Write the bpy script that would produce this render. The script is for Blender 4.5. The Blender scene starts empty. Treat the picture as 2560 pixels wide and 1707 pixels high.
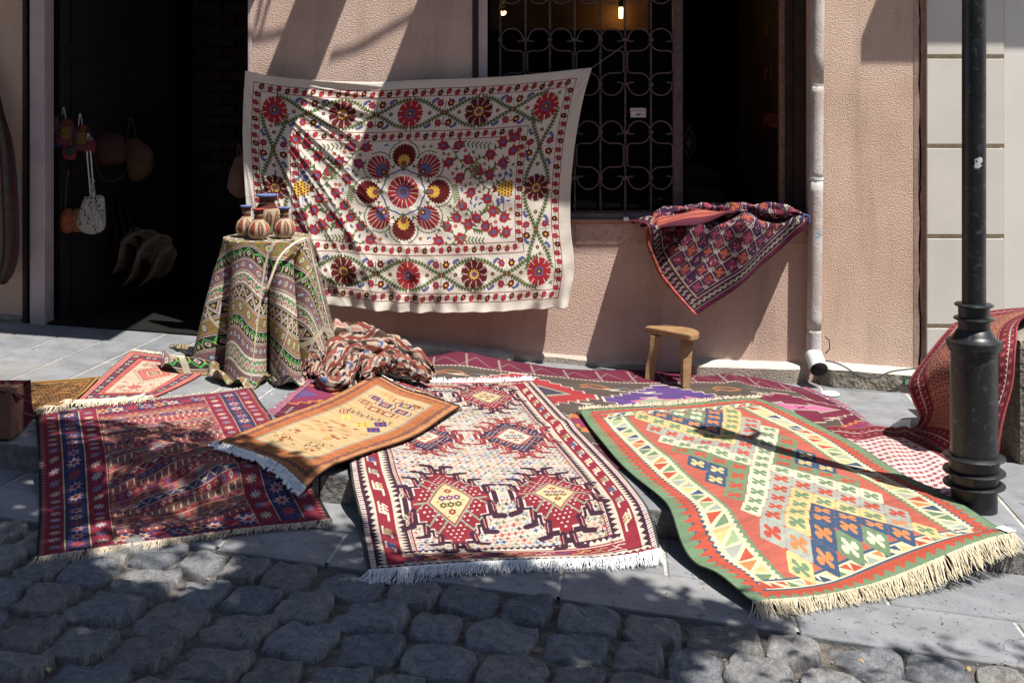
import bpy, bmesh, math, random
import numpy as np
from mathutils import Vector, Matrix, noise as mnoise
R = math.radians
scene = bpy.context.scene
C = scene.collection

# ------------------------------------------------------------------ camera
CAMZ = 1.5
cam_d = bpy.data.cameras.new('camera'); cam = bpy.data.objects.new('camera', cam_d); C.objects.link(cam)
cam.location = (0, 0, CAMZ); cam.rotation_euler = (R(90), 0, 0)
cam_d.sensor_width = 36; cam_d.lens = 36 * 2900 / 2560; cam_d.shift_y = -(853.5 - 240) / 2560
cam_d.clip_start = 0.05; cam_d.clip_end = 500
scene.camera = cam

# ------------------------------------------------------------------ light
EL, AZX, AZY = R(64), 0.80, 0.60           # height of the sun, and where its light travels: to -x and +y
LD = Vector((-AZX * math.cos(EL), AZY * math.cos(EL), -math.sin(EL))).normalized()
w = bpy.data.worlds.new('World'); scene.world = w; w.use_nodes = True
nt = w.node_tree; bg = nt.nodes['Background']
sky = nt.nodes.new('ShaderNodeTexSky'); sky.sky_type = 'NISHITA'; sky.sun_disc = False
sky.sun_elevation = EL; sky.sun_rotation = math.atan2(-LD.x, -LD.y)
sky.altitude = 500; sky.dust_density = 1.0
nt.links.new(sky.outputs[0], bg.inputs[0]); bg.inputs[1].default_value = 0.08
sd = bpy.data.lights.new('sun', 'SUN'); sd.energy = 5.0; sd.angle = R(0.53); sd.color = (1.0, 0.955, 0.88)
sun = bpy.data.objects.new('sun', sd); C.objects.link(sun)
sun.rotation_euler = LD.to_track_quat('-Z', 'Y').to_euler(); sun.location = (3, -3, 8)
vs = scene.view_settings
vs.view_transform = 'Standard'; vs.look = 'None'; vs.gamma = 1; vs.use_curve_mapping = False; vs.exposure = 0.72
try:
    scene.cycles.max_bounces = 6; scene.cycles.diffuse_bounces = 4; scene.cycles.sample_clamp_indirect = 4
    scene.cycles.use_denoising = True
except Exception: pass

# ------------------------------------------------------------------ helpers
KP = 1.08844 / 2900
def at(x, y, Y):                             # a point seen at (x, y) of the photograph at distance Y
    return Vector(((x - 1176) * KP * Y, Y, CAMZ - (y - 220.5) * KP * Y))
WY = 6.6                                     # the shop front
SL = -0.075                                  # the street falls to the right
def kerb_y(x): return 4.36 - 0.08 * x
def street_y(x): return 3.745 - 0.168 * x
STEP = 0.10
def ground(x, y):
    z = SL * x
    if y < kerb_y(x): z -= STEP
    if y < street_y(x): z -= 0.015
    return z
def sm(t): t = min(1, max(0, t)); return t * t * (3 - 2 * t)
def drape(x, y, run=0.30): return SL * x - STEP * sm((kerb_y(x) - y) / run)
def hit(px, py, hf):
    dx = (px - 1176) * KP; dz = -(py - 220.5) * KP
    g = lambda Y: CAMZ + dz * Y - hf(dx * Y, Y)
    a, b = 2.0, 2.0
    while b < 12:
        b += 0.05
        if g(b) < 0: break
        a = b
    for _ in range(30):
        m = (a + b) / 2
        if g(m) > 0: a = m
        else: b = m
    return Vector((dx * a, a, CAMZ + dz * a))
def onground(px, py): return hit(px, py, ground)

def mesh_obj(name, verts, faces, mat, parent=None, smooth=False, uvs=None):
    me = bpy.data.meshes.new(name); me.from_pydata([tuple(v) for v in verts], [], faces)
    if mat: me.materials.append(mat)
    if uvs is not None:
        ul = me.uv_layers.new(name='UVMap')
        li = np.empty(len(me.loops), dtype=np.int32); me.loops.foreach_get('vertex_index', li)
        ul.data.foreach_set('uv', np.asarray(uvs, dtype=np.float32)[li].ravel())
    if smooth: me.polygons.foreach_set('use_smooth', [True] * len(me.polygons))
    me.update()
    o = bpy.data.objects.new(name, me); C.objects.link(o)
    if parent: o.parent = parent
    return o
def bm_obj(name, bm, mat, parent=None, smooth=False, recalc=True):
    if recalc: bmesh.ops.recalc_face_normals(bm, faces=bm.faces)
    me = bpy.data.meshes.new(name); bm.to_mesh(me); bm.free()
    if mat: me.materials.append(mat)
    if smooth: me.polygons.foreach_set('use_smooth', [True] * len(me.polygons))
    o = bpy.data.objects.new(name, me); C.objects.link(o)
    if parent: o.parent = parent
    return o
def tag(o, label=None, cat=None, group=None, kind=None):
    if label: o['label'] = label
    if cat: o['category'] = cat
    if group: o['group'] = group
    if kind: o['kind'] = kind
    return o
def empty(name, loc=(0, 0, 0)):
    o = bpy.data.objects.new(name, None); o.empty_display_size = 0.05; C.objects.link(o)
    return o                                  # kept at the origin so children use world coordinates
def add_box(bm, x0, x1, y0, y1, z0, z1, bev=0.0):
    r = bmesh.ops.create_cube(bm, size=1.0)
    for v in r['verts']:
        v.co = Vector((x0 + (v.co.x + .5) * (x1 - x0), y0 + (v.co.y + .5) * (y1 - y0), z0 + (v.co.z + .5) * (z1 - z0)))
    if bev:
        es = list({e for v in r['verts'] for e in v.link_edges})
        bmesh.ops.bevel(bm, geom=es, offset=bev, segments=2, affect='EDGES', profile=0.6)
def box(name, x0, x1, y0, y1, z0, z1, mat, parent=None, bev=0.0):
    bm = bmesh.new(); add_box(bm, x0, x1, y0, y1, z0, z1, bev); return bm_obj(name, bm, mat, parent)
def tube(name, pts, rad, mat, parent=None, n=8, caps=True):
    pts = [Vector(p) for p in pts]; V = []; Fc = []
    N = len(pts); up = Vector((0.13, 0.97, 0.21))
    prev = None
    for i, p in enumerate(pts):
        t = (pts[min(i + 1, N - 1)] - pts[max(i - 1, 0)]).normalized()
        if prev is None:
            a = t.cross(up).normalized()
        else:
            a = (prev - t * prev.dot(t)).normalized()
        prev = a; b = t.cross(a)
        r = rad[i] if hasattr(rad, '__len__') else rad
        for k in range(n):
            th = 2 * math.pi * k / n
            V.append(p + a * math.cos(th) * r + b * math.sin(th) * r)
    for i in range(N - 1):
        for k in range(n):
            Fc.append((i * n + k, i * n + (k + 1) % n, (i + 1) * n + (k + 1) % n, (i + 1) * n + k))
    if caps:
        Fc.append(tuple(range(n))[::-1]); Fc.append(tuple((N - 1) * n + k for k in range(n)))
    return mesh_obj(name, V, Fc, mat, parent, smooth=True)
def lathe(name, prof, center, mat, parent=None, n=32, smooth=True, auto=True):
    V = []; Fc = []
    for r, z in prof:
        for k in range(n):
            th = 2 * math.pi * k / n
            V.append((center[0] + r * math.cos(th), center[1] + r * math.sin(th), z))
    for i in range(len(prof) - 1):
        for k in range(n):
            Fc.append((i * n + k, i * n + (k + 1) % n, (i + 1) * n + (k + 1) % n, (i + 1) * n + k))
    Fc.append(tuple(range(n))[::-1]); Fc.append(tuple((len(prof) - 1) * n + k for k in range(n)))
    o = mesh_obj(name, V, Fc, mat, parent, smooth=smooth)
    if auto:
        try: o.data.set_sharp_from_angle(angle=R(40))
        except Exception: pass
    return o
def lerp_poly(pts, n):
    P = np.array([list(p) for p in pts], float)
    d = np.r_[0, np.cumsum(np.linalg.norm(np.diff(P, axis=0), axis=1))]
    t = np.linspace(0, d[-1], n)
    return np.stack([np.interp(t, d, P[:, k]) for k in range(P.shape[1])], 1)
def smooth_poly(pts, n):
    """Catmull-Rom through the points, resampled to n."""
    P = [np.array(list(p), float) for p in pts]
    if len(P) < 3: return lerp_poly(pts, n)
    out = []
    Q = [2 * P[0] - P[1]] + P + [2 * P[-1] - P[-2]]
    for i in range(1, len(Q) - 2):
        for t in np.linspace(0, 1, 12, endpoint=False):
            p0, p1, p2, p3 = Q[i - 1], Q[i], Q[i + 1], Q[i + 2]
            out.append(.5 * ((2 * p1) + (-p0 + p2) * t + (2 * p0 - 5 * p1 + 4 * p2 - p3) * t * t + (-p0 + 3 * p1 - 3 * p2 + p3) * t ** 3))
    out.append(P[-1])
    return lerp_poly(out, n)
def coons(top, right, bottom, left, nu, nv, line=smooth_poly):
    """top L>R, right T>B, bottom L>R, left T>B; returns (nv, nu, 3)."""
    T = line(top, nu); B = line(bottom, nu); Lf = line(left, nv); Rt = line(right, nv)
    u = np.linspace(0, 1, nu)[None, :, None]; v = np.linspace(0, 1, nv)[:, None, None]
    return ((1 - v) * T[None] + v * B[None] + (1 - u) * Lf[:, None] + u * Rt[:, None]
            - (1 - u) * (1 - v) * T[0] - u * (1 - v) * T[-1] - (1 - u) * v * B[0] - u * v * B[-1])
def grid_obj(name, P, mat, parent=None, uv=None, thick=0.0, keep=None, flip=False, tmat=None):
    nv, nu = P.shape[:2]
    V = P.reshape(-1, 3)
    if uv is None:
        U, W = np.meshgrid(np.linspace(0, 1, nu), np.linspace(1, 0, nv)); uv = np.stack([U, W], -1)
    idx = np.arange(nu * nv).reshape(nv, nu)
    q = np.stack([idx[:-1, :-1], idx[1:, :-1], idx[1:, 1:], idx[:-1, 1:]], -1).reshape(-1, 4)
    if keep is not None: q = q[keep[:-1, :-1].ravel()]
    if flip: q = q[:, ::-1]
    used = np.unique(q); re = -np.ones(nu * nv, int); re[used] = np.arange(len(used))
    q = re[q]; V = V[used]; UVs = uv.reshape(-1, 2)[used]
    me = bpy.data.meshes.new(name)
    me.vertices.add(len(V)); me.vertices.foreach_set('co', V.astype(np.float32).ravel())
    me.loops.add(q.size); me.loops.foreach_set('vertex_index', q.astype(np.int32).ravel())
    me.polygons.add(len(q)); me.polygons.foreach_set('loop_start', np.arange(0, q.size, 4, dtype=np.int32))
    me.polygons.foreach_set('loop_total', np.full(len(q), 4, dtype=np.int32))
    ul = me.uv_layers.new(name='UVMap'); ul.data.foreach_set('uv', UVs.astype(np.float32)[q.ravel()].ravel())
    me.polygons.foreach_set('use_smooth', np.ones(len(q), dtype=bool))
    me.materials.append(mat); me.update(calc_edges=True); me.validate()
    o = bpy.data.objects.new(name, me); C.objects.link(o)
    if parent: o.parent = parent
    if thick:
        m = o.modifiers.new('thickness', 'SOLIDIFY'); m.thickness = thick; m.offset = -1 if not flip else 1
    return o

# ------------------------------------------------------------------ materials
def s2l(c): return tuple(((x / 12.92) if x <= 0.04045 else ((x + 0.055) / 1.055) ** 2.4) for x in c)
def hx(h): return tuple(int(h[i:i + 2], 16) / 255 for i in (0, 2, 4))
class NT:
    def __init__(s, name):
        s.m = bpy.data.materials.new(name); s.m.use_nodes = True; s.n = s.m.node_tree.nodes; s.l = s.m.node_tree.links
        s.b = s.n['Principled BSDF']
        s.tc = s.n.new('ShaderNodeTexCoord')
    def node(s, t, **kw):
        x = s.n.new(t)
        for k, v in kw.items():
            if k.startswith('i_'): x.inputs[k[2:].replace('_', ' ')].default_value = v
            else: setattr(x, k, v)
        return x
    def noise(s, scale, detail=4, rough=.55, vec=None, dist=0.0):
        x = s.node('ShaderNodeTexNoise'); x.inputs['Scale'].default_value = scale; x.inputs['Detail'].default_value = detail
        x.inputs['Roughness'].default_value = rough; x.inputs['Distortion'].default_value = dist
        s.l.new(vec or s.tc.outputs['Object'], x.inputs['Vector']); return x.outputs['Fac']
    def ramp(s, fac, stops):
        x = s.node('ShaderNodeValToRGB'); e = x.color_ramp.elements
        while len(e) < len(stops): e.new(0.5)
        for i, (p, c) in enumerate(stops): e[i].position = p; e[i].color = (*c, 1) if len(c) == 3 else c
        s.l.new(fac, x.inputs[0]); return x.outputs[0]
    def mix(s, fac, a, b, mode='MIX'):
        x = s.node('ShaderNodeMix', data_type='RGBA', blend_type=mode)
        for k, v in ((0, fac), (6, a), (7, b)):
            if isinstance(v, (int, float)): x.inputs[k].default_value = v
            elif isinstance(v, tuple): x.inputs[k].default_value = (*v, 1)
            else: s.l.new(v, x.inputs[k])
        return x.outputs[2]
    def math(s, op, a, b=0.0):
        x = s.node('ShaderNodeMath', operation=op)
        for k, v in ((0, a), (1, b)):
            if isinstance(v, (int, float)): x.inputs[k].default_value = v
            else: s.l.new(v, x.inputs[k])
        return x.outputs[0]
    def bump(s, h, dist, strength=1.0, chain=None):
        x = s.node('ShaderNodeBump'); x.inputs['Distance'].default_value = dist; x.inputs['Strength'].default_value = strength
        s.l.new(h, x.inputs['Height'])
        if chain: s.l.new(chain, x.inputs['Normal'])
        return x.outputs[0]
    def done(s, col=None, rough=0.8, normal=None, metal=0.0, spec=0.3):
        if col is not None:
            if isinstance(col, tuple): s.b.inputs['Base Color'].default_value = (*col, 1)
            else: s.l.new(col, s.b.inputs['Base Color'])
        if isinstance(rough, (int, float)): s.b.inputs['Roughness'].default_value = rough
        else: s.l.new(rough, s.b.inputs['Roughness'])
        s.b.inputs['Metallic'].default_value = metal; s.b.inputs['Specular IOR Level'].default_value = spec
        if normal: s.l.new(normal, s.b.inputs['Normal'])
        return s.m
def simple(name, c, rough=.7, var=.25, scale=8, bump=0.0, bscale=60, metal=0, spec=.3):
    t = NT(name)
    a = tuple(x * (1 - var) for x in c); b = tuple(min(1, x * (1 + var)) for x in c)
    col = t.ramp(t.noise(scale, 6), [(.3, a), (.7, b)])
    nrm = t.bump(t.noise(bscale, 4), bump) if bump else None
    return t.done(col, rough, nrm, metal, spec)

def stucco(name, c1, c2, amp=0.006, sc=75):
    t = NT(name)
    col = t.mix(t.ramp(t.noise(2.2, 5), [(.35, (0, 0, 0)), (.65, (1, 1, 1))]), c1, c2)
    n1 = t.noise(sc, 2, .5); fine = t.noise(sc * 2.3, 2)
    col = t.mix(t.ramp(n1, [(.25, (.0, .0, .0)), (.6, (1, 1, 1))]), tuple(x * .8 for x in c1), col)
    stain = t.ramp(t.noise(1.6, 8, .75), [(.50, (0, 0, 0)), (.75, (.5, .5, .5))])
    col = t.mix(stain, col, tuple(x * .55 for x in c1))
    mp = t.node('ShaderNodeMapping'); mp.inputs['Scale'].default_value = (3.0, 3.0, .35)
    t.l.new(t.tc.outputs['Object'], mp.inputs['Vector'])
    run = t.ramp(t.noise(2.5, 5, .6, vec=mp.outputs[0]), [(.52, (0, 0, 0)), (.72, (.4, .4, .4))])
    col = t.mix(run, col, (c1[0] * .5, c1[1] * .5, c1[2] * .5))
    h = t.math('ADD', n1, t.math('MULTIPLY', fine, .5))
    return t.done(col, .92, t.bump(h, amp), spec=.1)
M = {}
M['stucco'] = stucco('pink_stucco', (.61, .435, .355), (.69, .53, .455), .0085, 120)
M['stucco_warm'] = stucco('orange_pink_stucco', (.65, .455, .35), (.72, .55, .45), .0085, 120)
M['smooth_plaster'] = stucco('smooth_pink_plaster', (.48, .33, .26), (.54, .39, .32), .0012, 40)
M['plinth'] = stucco('grey_plinth_render', (.42, .36, .30), (.52, .46, .40), .010, 100)
M['plinth_top'] = simple('pale_plinth_ledge', (.48, .44, .40), .9, .2, 12, .004, 90)
M['old_stone'] = stucco('mossy_old_stone', (.20, .18, .15), (.32, .29, .24), .02, 26)
M['cream_wall'] = simple('cream_rusticated_render', (.62, .585, .53), .85, .06, 3, .0008, 120)
M['cream_light'] = simple('pale_cream_render', (.68, .65, .60), .85, .05, 3, .0008, 120)
M['groove'] = simple('ochre_groove', (.56, .47, .34), .9, .2, 20)
def slab_mat(name, c, speck=.5):
    t = NT(name)
    oi = t.node('ShaderNodeObjectInfo')
    n = t.noise(6, 8, .65)
    col = t.ramp(n, [(.3, tuple(x * .70 for x in c)), (.7, tuple(x * 1.2 for x in c))])
    col = t.mix(1.0, col, t.ramp(oi.outputs['Random'], [(0, (.82, .84, .86)), (.5, (1, 1, 1)), (1, (1.0, .97, .94))]), 'MULTIPLY')
    sp = t.ramp(t.noise(70, 2, .5), [(.66, (0, 0, 0)), (.74, (speck, speck, speck))])
    col = t.mix(sp, col, tuple(x * .35 for x in c))
    gum = t.ramp(t.noise(19, 2, .4), [(.69, (0, 0, 0)), (.72, (.65, .65, .65))]); col = t.mix(gum, col, tuple(x * .45 for x in c))
    col = t.mix(t.ramp(t.noise(2.3, 7, .7, dist=.5), [(.52, (0, 0, 0)), (.72, (.45, .45, .45))]), col, (c[0] * 1.25, c[1] * 1.15, c[2] * .95))
    vo = t.node('ShaderNodeTexVoronoi', feature='DISTANCE_TO_EDGE'); vo.inputs['Scale'].default_value = 1.6
    mp = t.node('ShaderNodeMix', data_type='VECTOR'); 
    wn = t.node('ShaderNodeTexNoise'); wn.inputs['Scale'].default_value = 5; wn.inputs['Detail'].default_value = 5
    t.l.new(t.tc.outputs['Object'], wn.inputs['Vector'])
    mp.inputs[0].default_value = .22; t.l.new(t.tc.outputs['Object'], mp.inputs[4]); t.l.new(wn.outputs['Color'], mp.inputs[5])
    t.l.new(mp.outputs[1], vo.inputs['Vector'])
    ck = t.ramp(vo.outputs['Distance'], [(.0, (.8, .8, .8)), (.004, (0, 0, 0))])
    gate = t.ramp(t.noise(.9, 2), [(.52, (0, 0, 0)), (.56, (1, 1, 1))])
    ck = t.mix(1.0, ck, gate, 'MULTIPLY')
    col = t.mix(ck, col, tuple(x * .25 for x in c))
    nr = t.bump(t.noise(90, 4), .0012); nr = t.bump(t.noise(4, 5), .006, 1, nr)
    return t.done(col, .72, nr, spec=.35)
M['slab'] = slab_mat('grey_basalt_slab', (.205, .212, .225))
M['slab_low'] = slab_mat('grey_kerb_slab', (.215, .22, .232), .8)
M['mortar'] = simple('pale_mortar', (.40, .38, .35), .95, .3, 30, .004, 60)
M['riser'] = simple('rough_kerb_stone', (.19, .18, .17), .9, .35, 25, .012, 55)
def cobble_mat():
    t = NT('blue_grey_cobble'); oi = t.node('ShaderNodeObjectInfo')
    base = t.ramp(oi.outputs['Random'], [(0, (.24, .255, .285)), (.3, (.36, .37, .39)), (.55, (.30, .285, .275)), (.8, (.47, .455, .43)), (1, (.29, .295, .32))])
    col = t.mix(1.0, base, t.ramp(t.noise(5, 9, .78), [(.32, (.42, .45, .5)), (.68, (1.5, 1.46, 1.4))]), 'MULTIPLY')
    col = t.mix(t.ramp(t.noise(24, 3), [(.56, (0, 0, 0)), (.70, (.55, .55, .55))]), col, (.55, .55, .54))
    col = t.mix(t.ramp(t.noise(19, 4), [(.55, (0, 0, 0)), (.70, (.7, .7, .7))]), col, (.10, .105, .12))
    nr = t.bump(t.noise(6.5, 10, .78), .036); nr = t.bump(t.noise(22, 5, .7), .010, 1, nr)
    return t.done(col, .8, nr, spec=.35)
M['cobble'] = cobble_mat()
M['dirt'] = simple('joint_dirt', (.12, .105, .09), .98, .55, 22, .02, 70)
M['black_iron'] = None
def iron():
    t = NT('worn_black_paint')
    scr = t.ramp(t.noise(26, 9, .8, dist=.8), [(.55, (0, 0, 0)), (.68, (1, 1, 1))])
    col = t.mix(t.math('MULTIPLY', scr, .6), (.010, .011, .013), (.16, .17, .18))
    col = t.mix(t.ramp(t.noise(5, 5), [(.4, (0, 0, 0)), (.8, (.5, .5, .5))]), col, (.022, .026, .032))
    return t.done(col, t.ramp(t.noise(9, 5), [(.3, (.26,) * 3), (.8, (.5,) * 3)]), t.bump(t.noise(30, 4), .001), spec=.5)
M['black_iron'] = iron()
M['paint_chip'] = simple('pale_paint_chip', (.5, .52, .55), .7, .2)
M['grille'] = simple('mauve_painted_iron', (.085, .055, .055), .55, .45, 40, .0015, 120, spec=.4)
def pipe_mat():
    t = NT('peeling_painted_pipe')
    col = t.mix(t.ramp(t.noise(7, 8, .7), [(.46, (0, 0, 0)), (.54, (1, 1, 1))]), (.44, .38, .34), (.52, .49, .46))
    col = t.mix(t.ramp(t.noise(4.2, 6, .7, dist=.4), [(.63, (0, 0, 0)), (.66, (1, 1, 1))]), col, (.25, .33, .42))
    return t.done(col, .7, t.bump(t.noise(85, 4, .7), .006), spec=.3)
M['pipe'] = pipe_mat()
M['pipe_end'] = simple('white_painted_metal', (.62, .65, .66), .6, .12, 14, .001)
M['jamb'] = simple('old_mauve_white_paint', (.46, .37, .37), .75, .14, 6, .003, 60)
M['jamb_warm'] = simple('rusty_orange_brown_paint', (.30, .17, .12), .7, .4, 30, .003, 60)
M['dark_wood'] = simple('dark_brown_wood', (.035, .022, .018), .7, .4, 15, .002)
M['black_gap'] = simple('dark_gap', (.012, .01, .009), .9, .2)
M['door_dark'] = simple('dark_plum_door', (.012, .009, .011), .6, .3, 12, .001)
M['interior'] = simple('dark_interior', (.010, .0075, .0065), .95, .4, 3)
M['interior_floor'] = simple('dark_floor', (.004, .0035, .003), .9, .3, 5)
M['valance'] = simple('brown_plaster_lintel', (.085, .05, .032), .9, .3, 6, .002)
M['sill_wood'] = simple('orange_brown_sill', (.36, .19, .13), .8, .2, 12, .003, 60)
M['sill_metal'] = simple('grey_purple_sill', (.10, .095, .11), .5, .3, 20, .001)
def wood():
    t = NT('worn_honey_wood')
    mp = t.node('ShaderNodeMapping'); mp.inputs['Scale'].default_value = (6, 60, 60); t.l.new(t.tc.outputs['Object'], mp.inputs['Vector'])
    g = t.noise(1.2, 6, .6, vec=mp.outputs[0], dist=.8)
    col = t.ramp(g, [(.3, (.22, .125, .06)), (.6, (.35, .215, .105)), (.8, (.42, .27, .14))])
    col = t.mix(t.ramp(t.noise(9, 5), [(.5, (0, 0, 0)), (.75, (.6, .6, .6))]), col, (.17, .10, .05))
    return t.done(col, .42, t.bump(g, .0006), spec=.4)
M['wood'] = wood()
M['fringe_cream'] = simple('cream_fringe', (.66, .58, .42), .95, .2, 60)
M['fringe_white'] = simple('white_fringe', (.80, .80, .80), .95, .08, 60)
M['fringe_tan'] = simple('tan_fringe', (.50, .42, .32), .95, .2, 60)
M['paper'] = simple('white_paper', (.8, .8, .78), .8, .03)
M['cable'] = simple('dark_cable', (.06, .06, .065), .5, .2)
M['string'] = simple('string', (.25, .2, .16), .9, .1)
M['leather'] = simple('brown_leather', (.10, .045, .03), .6, .4, 12, .002)
M['leather_dark'] = simple('dark_red_leather', (.05, .014, .012), .6, .4, 12, .002)
M['white_cloth'] = simple('white_canvas', (.55, .53, .50), .9, .1, 12, .001)
M['leaf'] = simple('tree_leaf', (.07, .12, .03), .6, .4, 2)
M['dry_leaf'] = simple('dry_leaf', (.45, .30, .12), .8, .35, 30)
M['bark'] = simple('bark', (.09, .07, .05), .95, .4, 12, .01)
def emis(name, c, s):
    m = bpy.data.materials.new(name); m.use_nodes = True; b = m.node_tree.nodes['Principled BSDF']
    b.inputs['Base Color'].default_value = (*c, 1); b.inputs['Emission Color'].default_value = (*c, 1); b.inputs['Emission Strength'].default_value = s
    return m
M['bulb'] = emis('glowing_tube_bulb', (1, .62, .25), 9); M['filament'] = emis('glowing_filament', (1, .62, .3), 14)
def glass(name, alpha_tint=(1, 1, 1)):
    m = bpy.data.materials.new(name); m.use_nodes = True; n = m.node_tree.nodes; l = m.node_tree.links
    for x in list(n):
        if x.type != 'OUTPUT_MATERIAL': n.remove(x)
    out = [x for x in n if x.type == 'OUTPUT_MATERIAL'][0]
    tr = n.new('ShaderNodeBsdfTransparent'); gl = n.new('ShaderNodeBsdfGlossy'); gl.inputs['Roughness'].default_value = .02
    fr = n.new('ShaderNodeFresnel'); fr.inputs[0].default_value = 1.22; mx = n.new('ShaderNodeMixShader')
    tr.inputs[0].default_value = (*alpha_tint, 1)
    l.new(fr.outputs[0], mx.inputs[0]); l.new(tr.outputs[0], mx.inputs[1]); l.new(gl.outputs[0], mx.inputs[2]); l.new(mx.outputs[0], out.inputs[0])
    return m
M['glass'] = glass('window_glass', (.8, .82, .8)); M['bulb_glass'] = glass('bulb_glass')

# ------------------------------------------------------------------ woven patterns, drawn knot by knot into a numpy canvas (cm, y down)
def rgb(*a): return np.array(a, np.float32) / 255
class Cv:
    def __init__(s, W, H, res, bg):
        s.W, s.H, s.r = W, H, res; s.w, s.h = int(W * res), int(H * res)
        s.a = np.empty((s.h, s.w, 3), np.float32); s.a[:] = rgb(*bg) if max(bg) > 1 else np.array(bg, np.float32)
    def _bb(s, x0, y0, x1, y1):
        return max(0, int(x0 * s.r)), max(0, int(y0 * s.r)), min(s.w, int(x1 * s.r) + 2), min(s.h, int(y1 * s.r) + 2)
    def rect(s, x0, y0, x1, y1, c):
        s.a[max(0, round(y0 * s.r)):max(0, round(y1 * s.r)), max(0, round(x0 * s.r)):max(0, round(x1 * s.r))] = rgb(*c)
    def poly(s, pts, c):
        P = np.asarray(pts, float); a, b, x1, y1 = s._bb(P[:, 0].min(), P[:, 1].min(), P[:, 0].max(), P[:, 1].max())
        if a >= x1 or b >= y1: return
        X = (np.arange(a, x1) + .5) / s.r; Y = (np.arange(b, y1) + .5)[:, None] / s.r
        ins = np.zeros((y1 - b, x1 - a), bool); n = len(P)
        for i in range(n):
            xa, ya = P[i]; xb, yb = P[(i + 1) % n]
            if ya == yb: continue
            ins ^= ((ya > Y) != (yb > Y)) & (X < (xb - xa) * (Y - ya) / (yb - ya) + xa)
        s.a[b:y1, a:x1][ins] = rgb(*c)
    def line(s, p, q, wd, c):
        (ax, ay), (bx, by) = p, q; h = wd / 2
        a, b, x1, y1 = s._bb(min(ax, bx) - h, min(ay, by) - h, max(ax, bx) + h, max(ay, by) + h)
        if a >= x1 or b >= y1: return
        X = (np.arange(a, x1) + .5) / s.r; Y = (np.arange(b, y1) + .5)[:, None] / s.r
        dx, dy = bx - ax, by - ay; L = dx * dx + dy * dy + 1e-9
        t = np.clip(((X - ax) * dx + (Y - ay) * dy) / L, 0, 1)
        m = (X - ax - t * dx) ** 2 + (Y - ay - t * dy) ** 2 <= h * h
        s.a[b:y1, a:x1][m] = rgb(*c)
    def path(s, pts, wd, c):
        for i in range(len(pts) - 1): s.line(pts[i], pts[i + 1], wd, c)
    def disc(s, x, y, r, c): s.line((x, y), (x, y), 2 * r, c)
    def frame(s, x0, y0, x1, y1, wd, c):
        s.path([(x0, y0), (x1, y0), (x1, y1), (x0, y1), (x0, y0)], wd, c)
def tf(pts, x, y, sc=1, rot=0, fx=1):
    cr, sr = math.cos(rot), math.sin(rot)
    return [(x + sc * (fx * px * cr - py * sr), y + sc * (fx * px * sr + py * cr)) for px, py in pts]
SAT = .76; FADE = .09
def image(name, cv, seed=0, abrash=.05, grain=.05):
    rng = np.random.default_rng(seed); a = cv.a
    rows = np.repeat(rng.normal(0, 1, cv.h // 3 + 1), 3)[:cv.h]
    k = np.ones(9) / 9; rows = np.convolve(rows, k, 'same')
    a = a * (1 + abrash * rows[:, None, None])
    a = a * (1 + rng.normal(0, grain, (cv.h, cv.w, 1)))
    g = a @ np.array([.3, .59, .11], np.float32); a = g[..., None] + (a - g[..., None]) * SAT
    a = a * (1 - FADE) + FADE * np.array([.62, .58, .52], np.float32)
    a = np.clip(a, 0.01, 1).astype(np.float32)
    im = bpy.data.images.new(name, cv.w, cv.h)
    px = np.ones((cv.h, cv.w, 4), np.float32); px[..., :3] = a[::-1]
    im.pixels.foreach_set(px.ravel()); im.update(); im.pack()
    return im
def fabric(name, cv, seed=0, weave=(260, 400), bump=.0012, gain=1.0, fuzz=.0, relief=0.0, abrash=.05, grain=.05, dirt=.12):
    im = image(name + '_pattern', cv, seed, abrash, grain)
    t = NT(name); tx = t.node('ShaderNodeTexImage', image=im, interpolation='Linear', extension='EXTEND')
    t.l.new(t.tc.outputs['UV'], tx.inputs[0])
    col = tx.outputs[0]
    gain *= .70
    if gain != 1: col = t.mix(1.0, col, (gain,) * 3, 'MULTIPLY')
    col = t.mix(1.0, col, t.ramp(t.noise(5, 6, .6), [(.25, (1 - dirt * 1.6,) * 3), (.7, (1.04, 1.03, 1.02))]), 'MULTIPLY')
    mp = t.node('ShaderNodeMapping'); mp.inputs['Scale'].default_value = (weave[0] * .5, weave[1] * .5, 1)
    t.l.new(t.tc.outputs['UV'], mp.inputs['Vector'])
    n = t.noise(1.0, 2, .5, vec=mp.outputs[0])
    nr = t.bump(n, bump)
    if relief:
        bw = t.node('ShaderNodeRGBToBW'); t.l.new(tx.outputs[0], bw.inputs[0])
        nr = t.bump(t.math('MULTIPLY', bw.outputs[0], -1.0), relief, 1, nr)
    nr = t.bump(t.noise(28, 5, .6), .004, .6, nr)
    return t.done(col, .95, nr, spec=.08)

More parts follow.
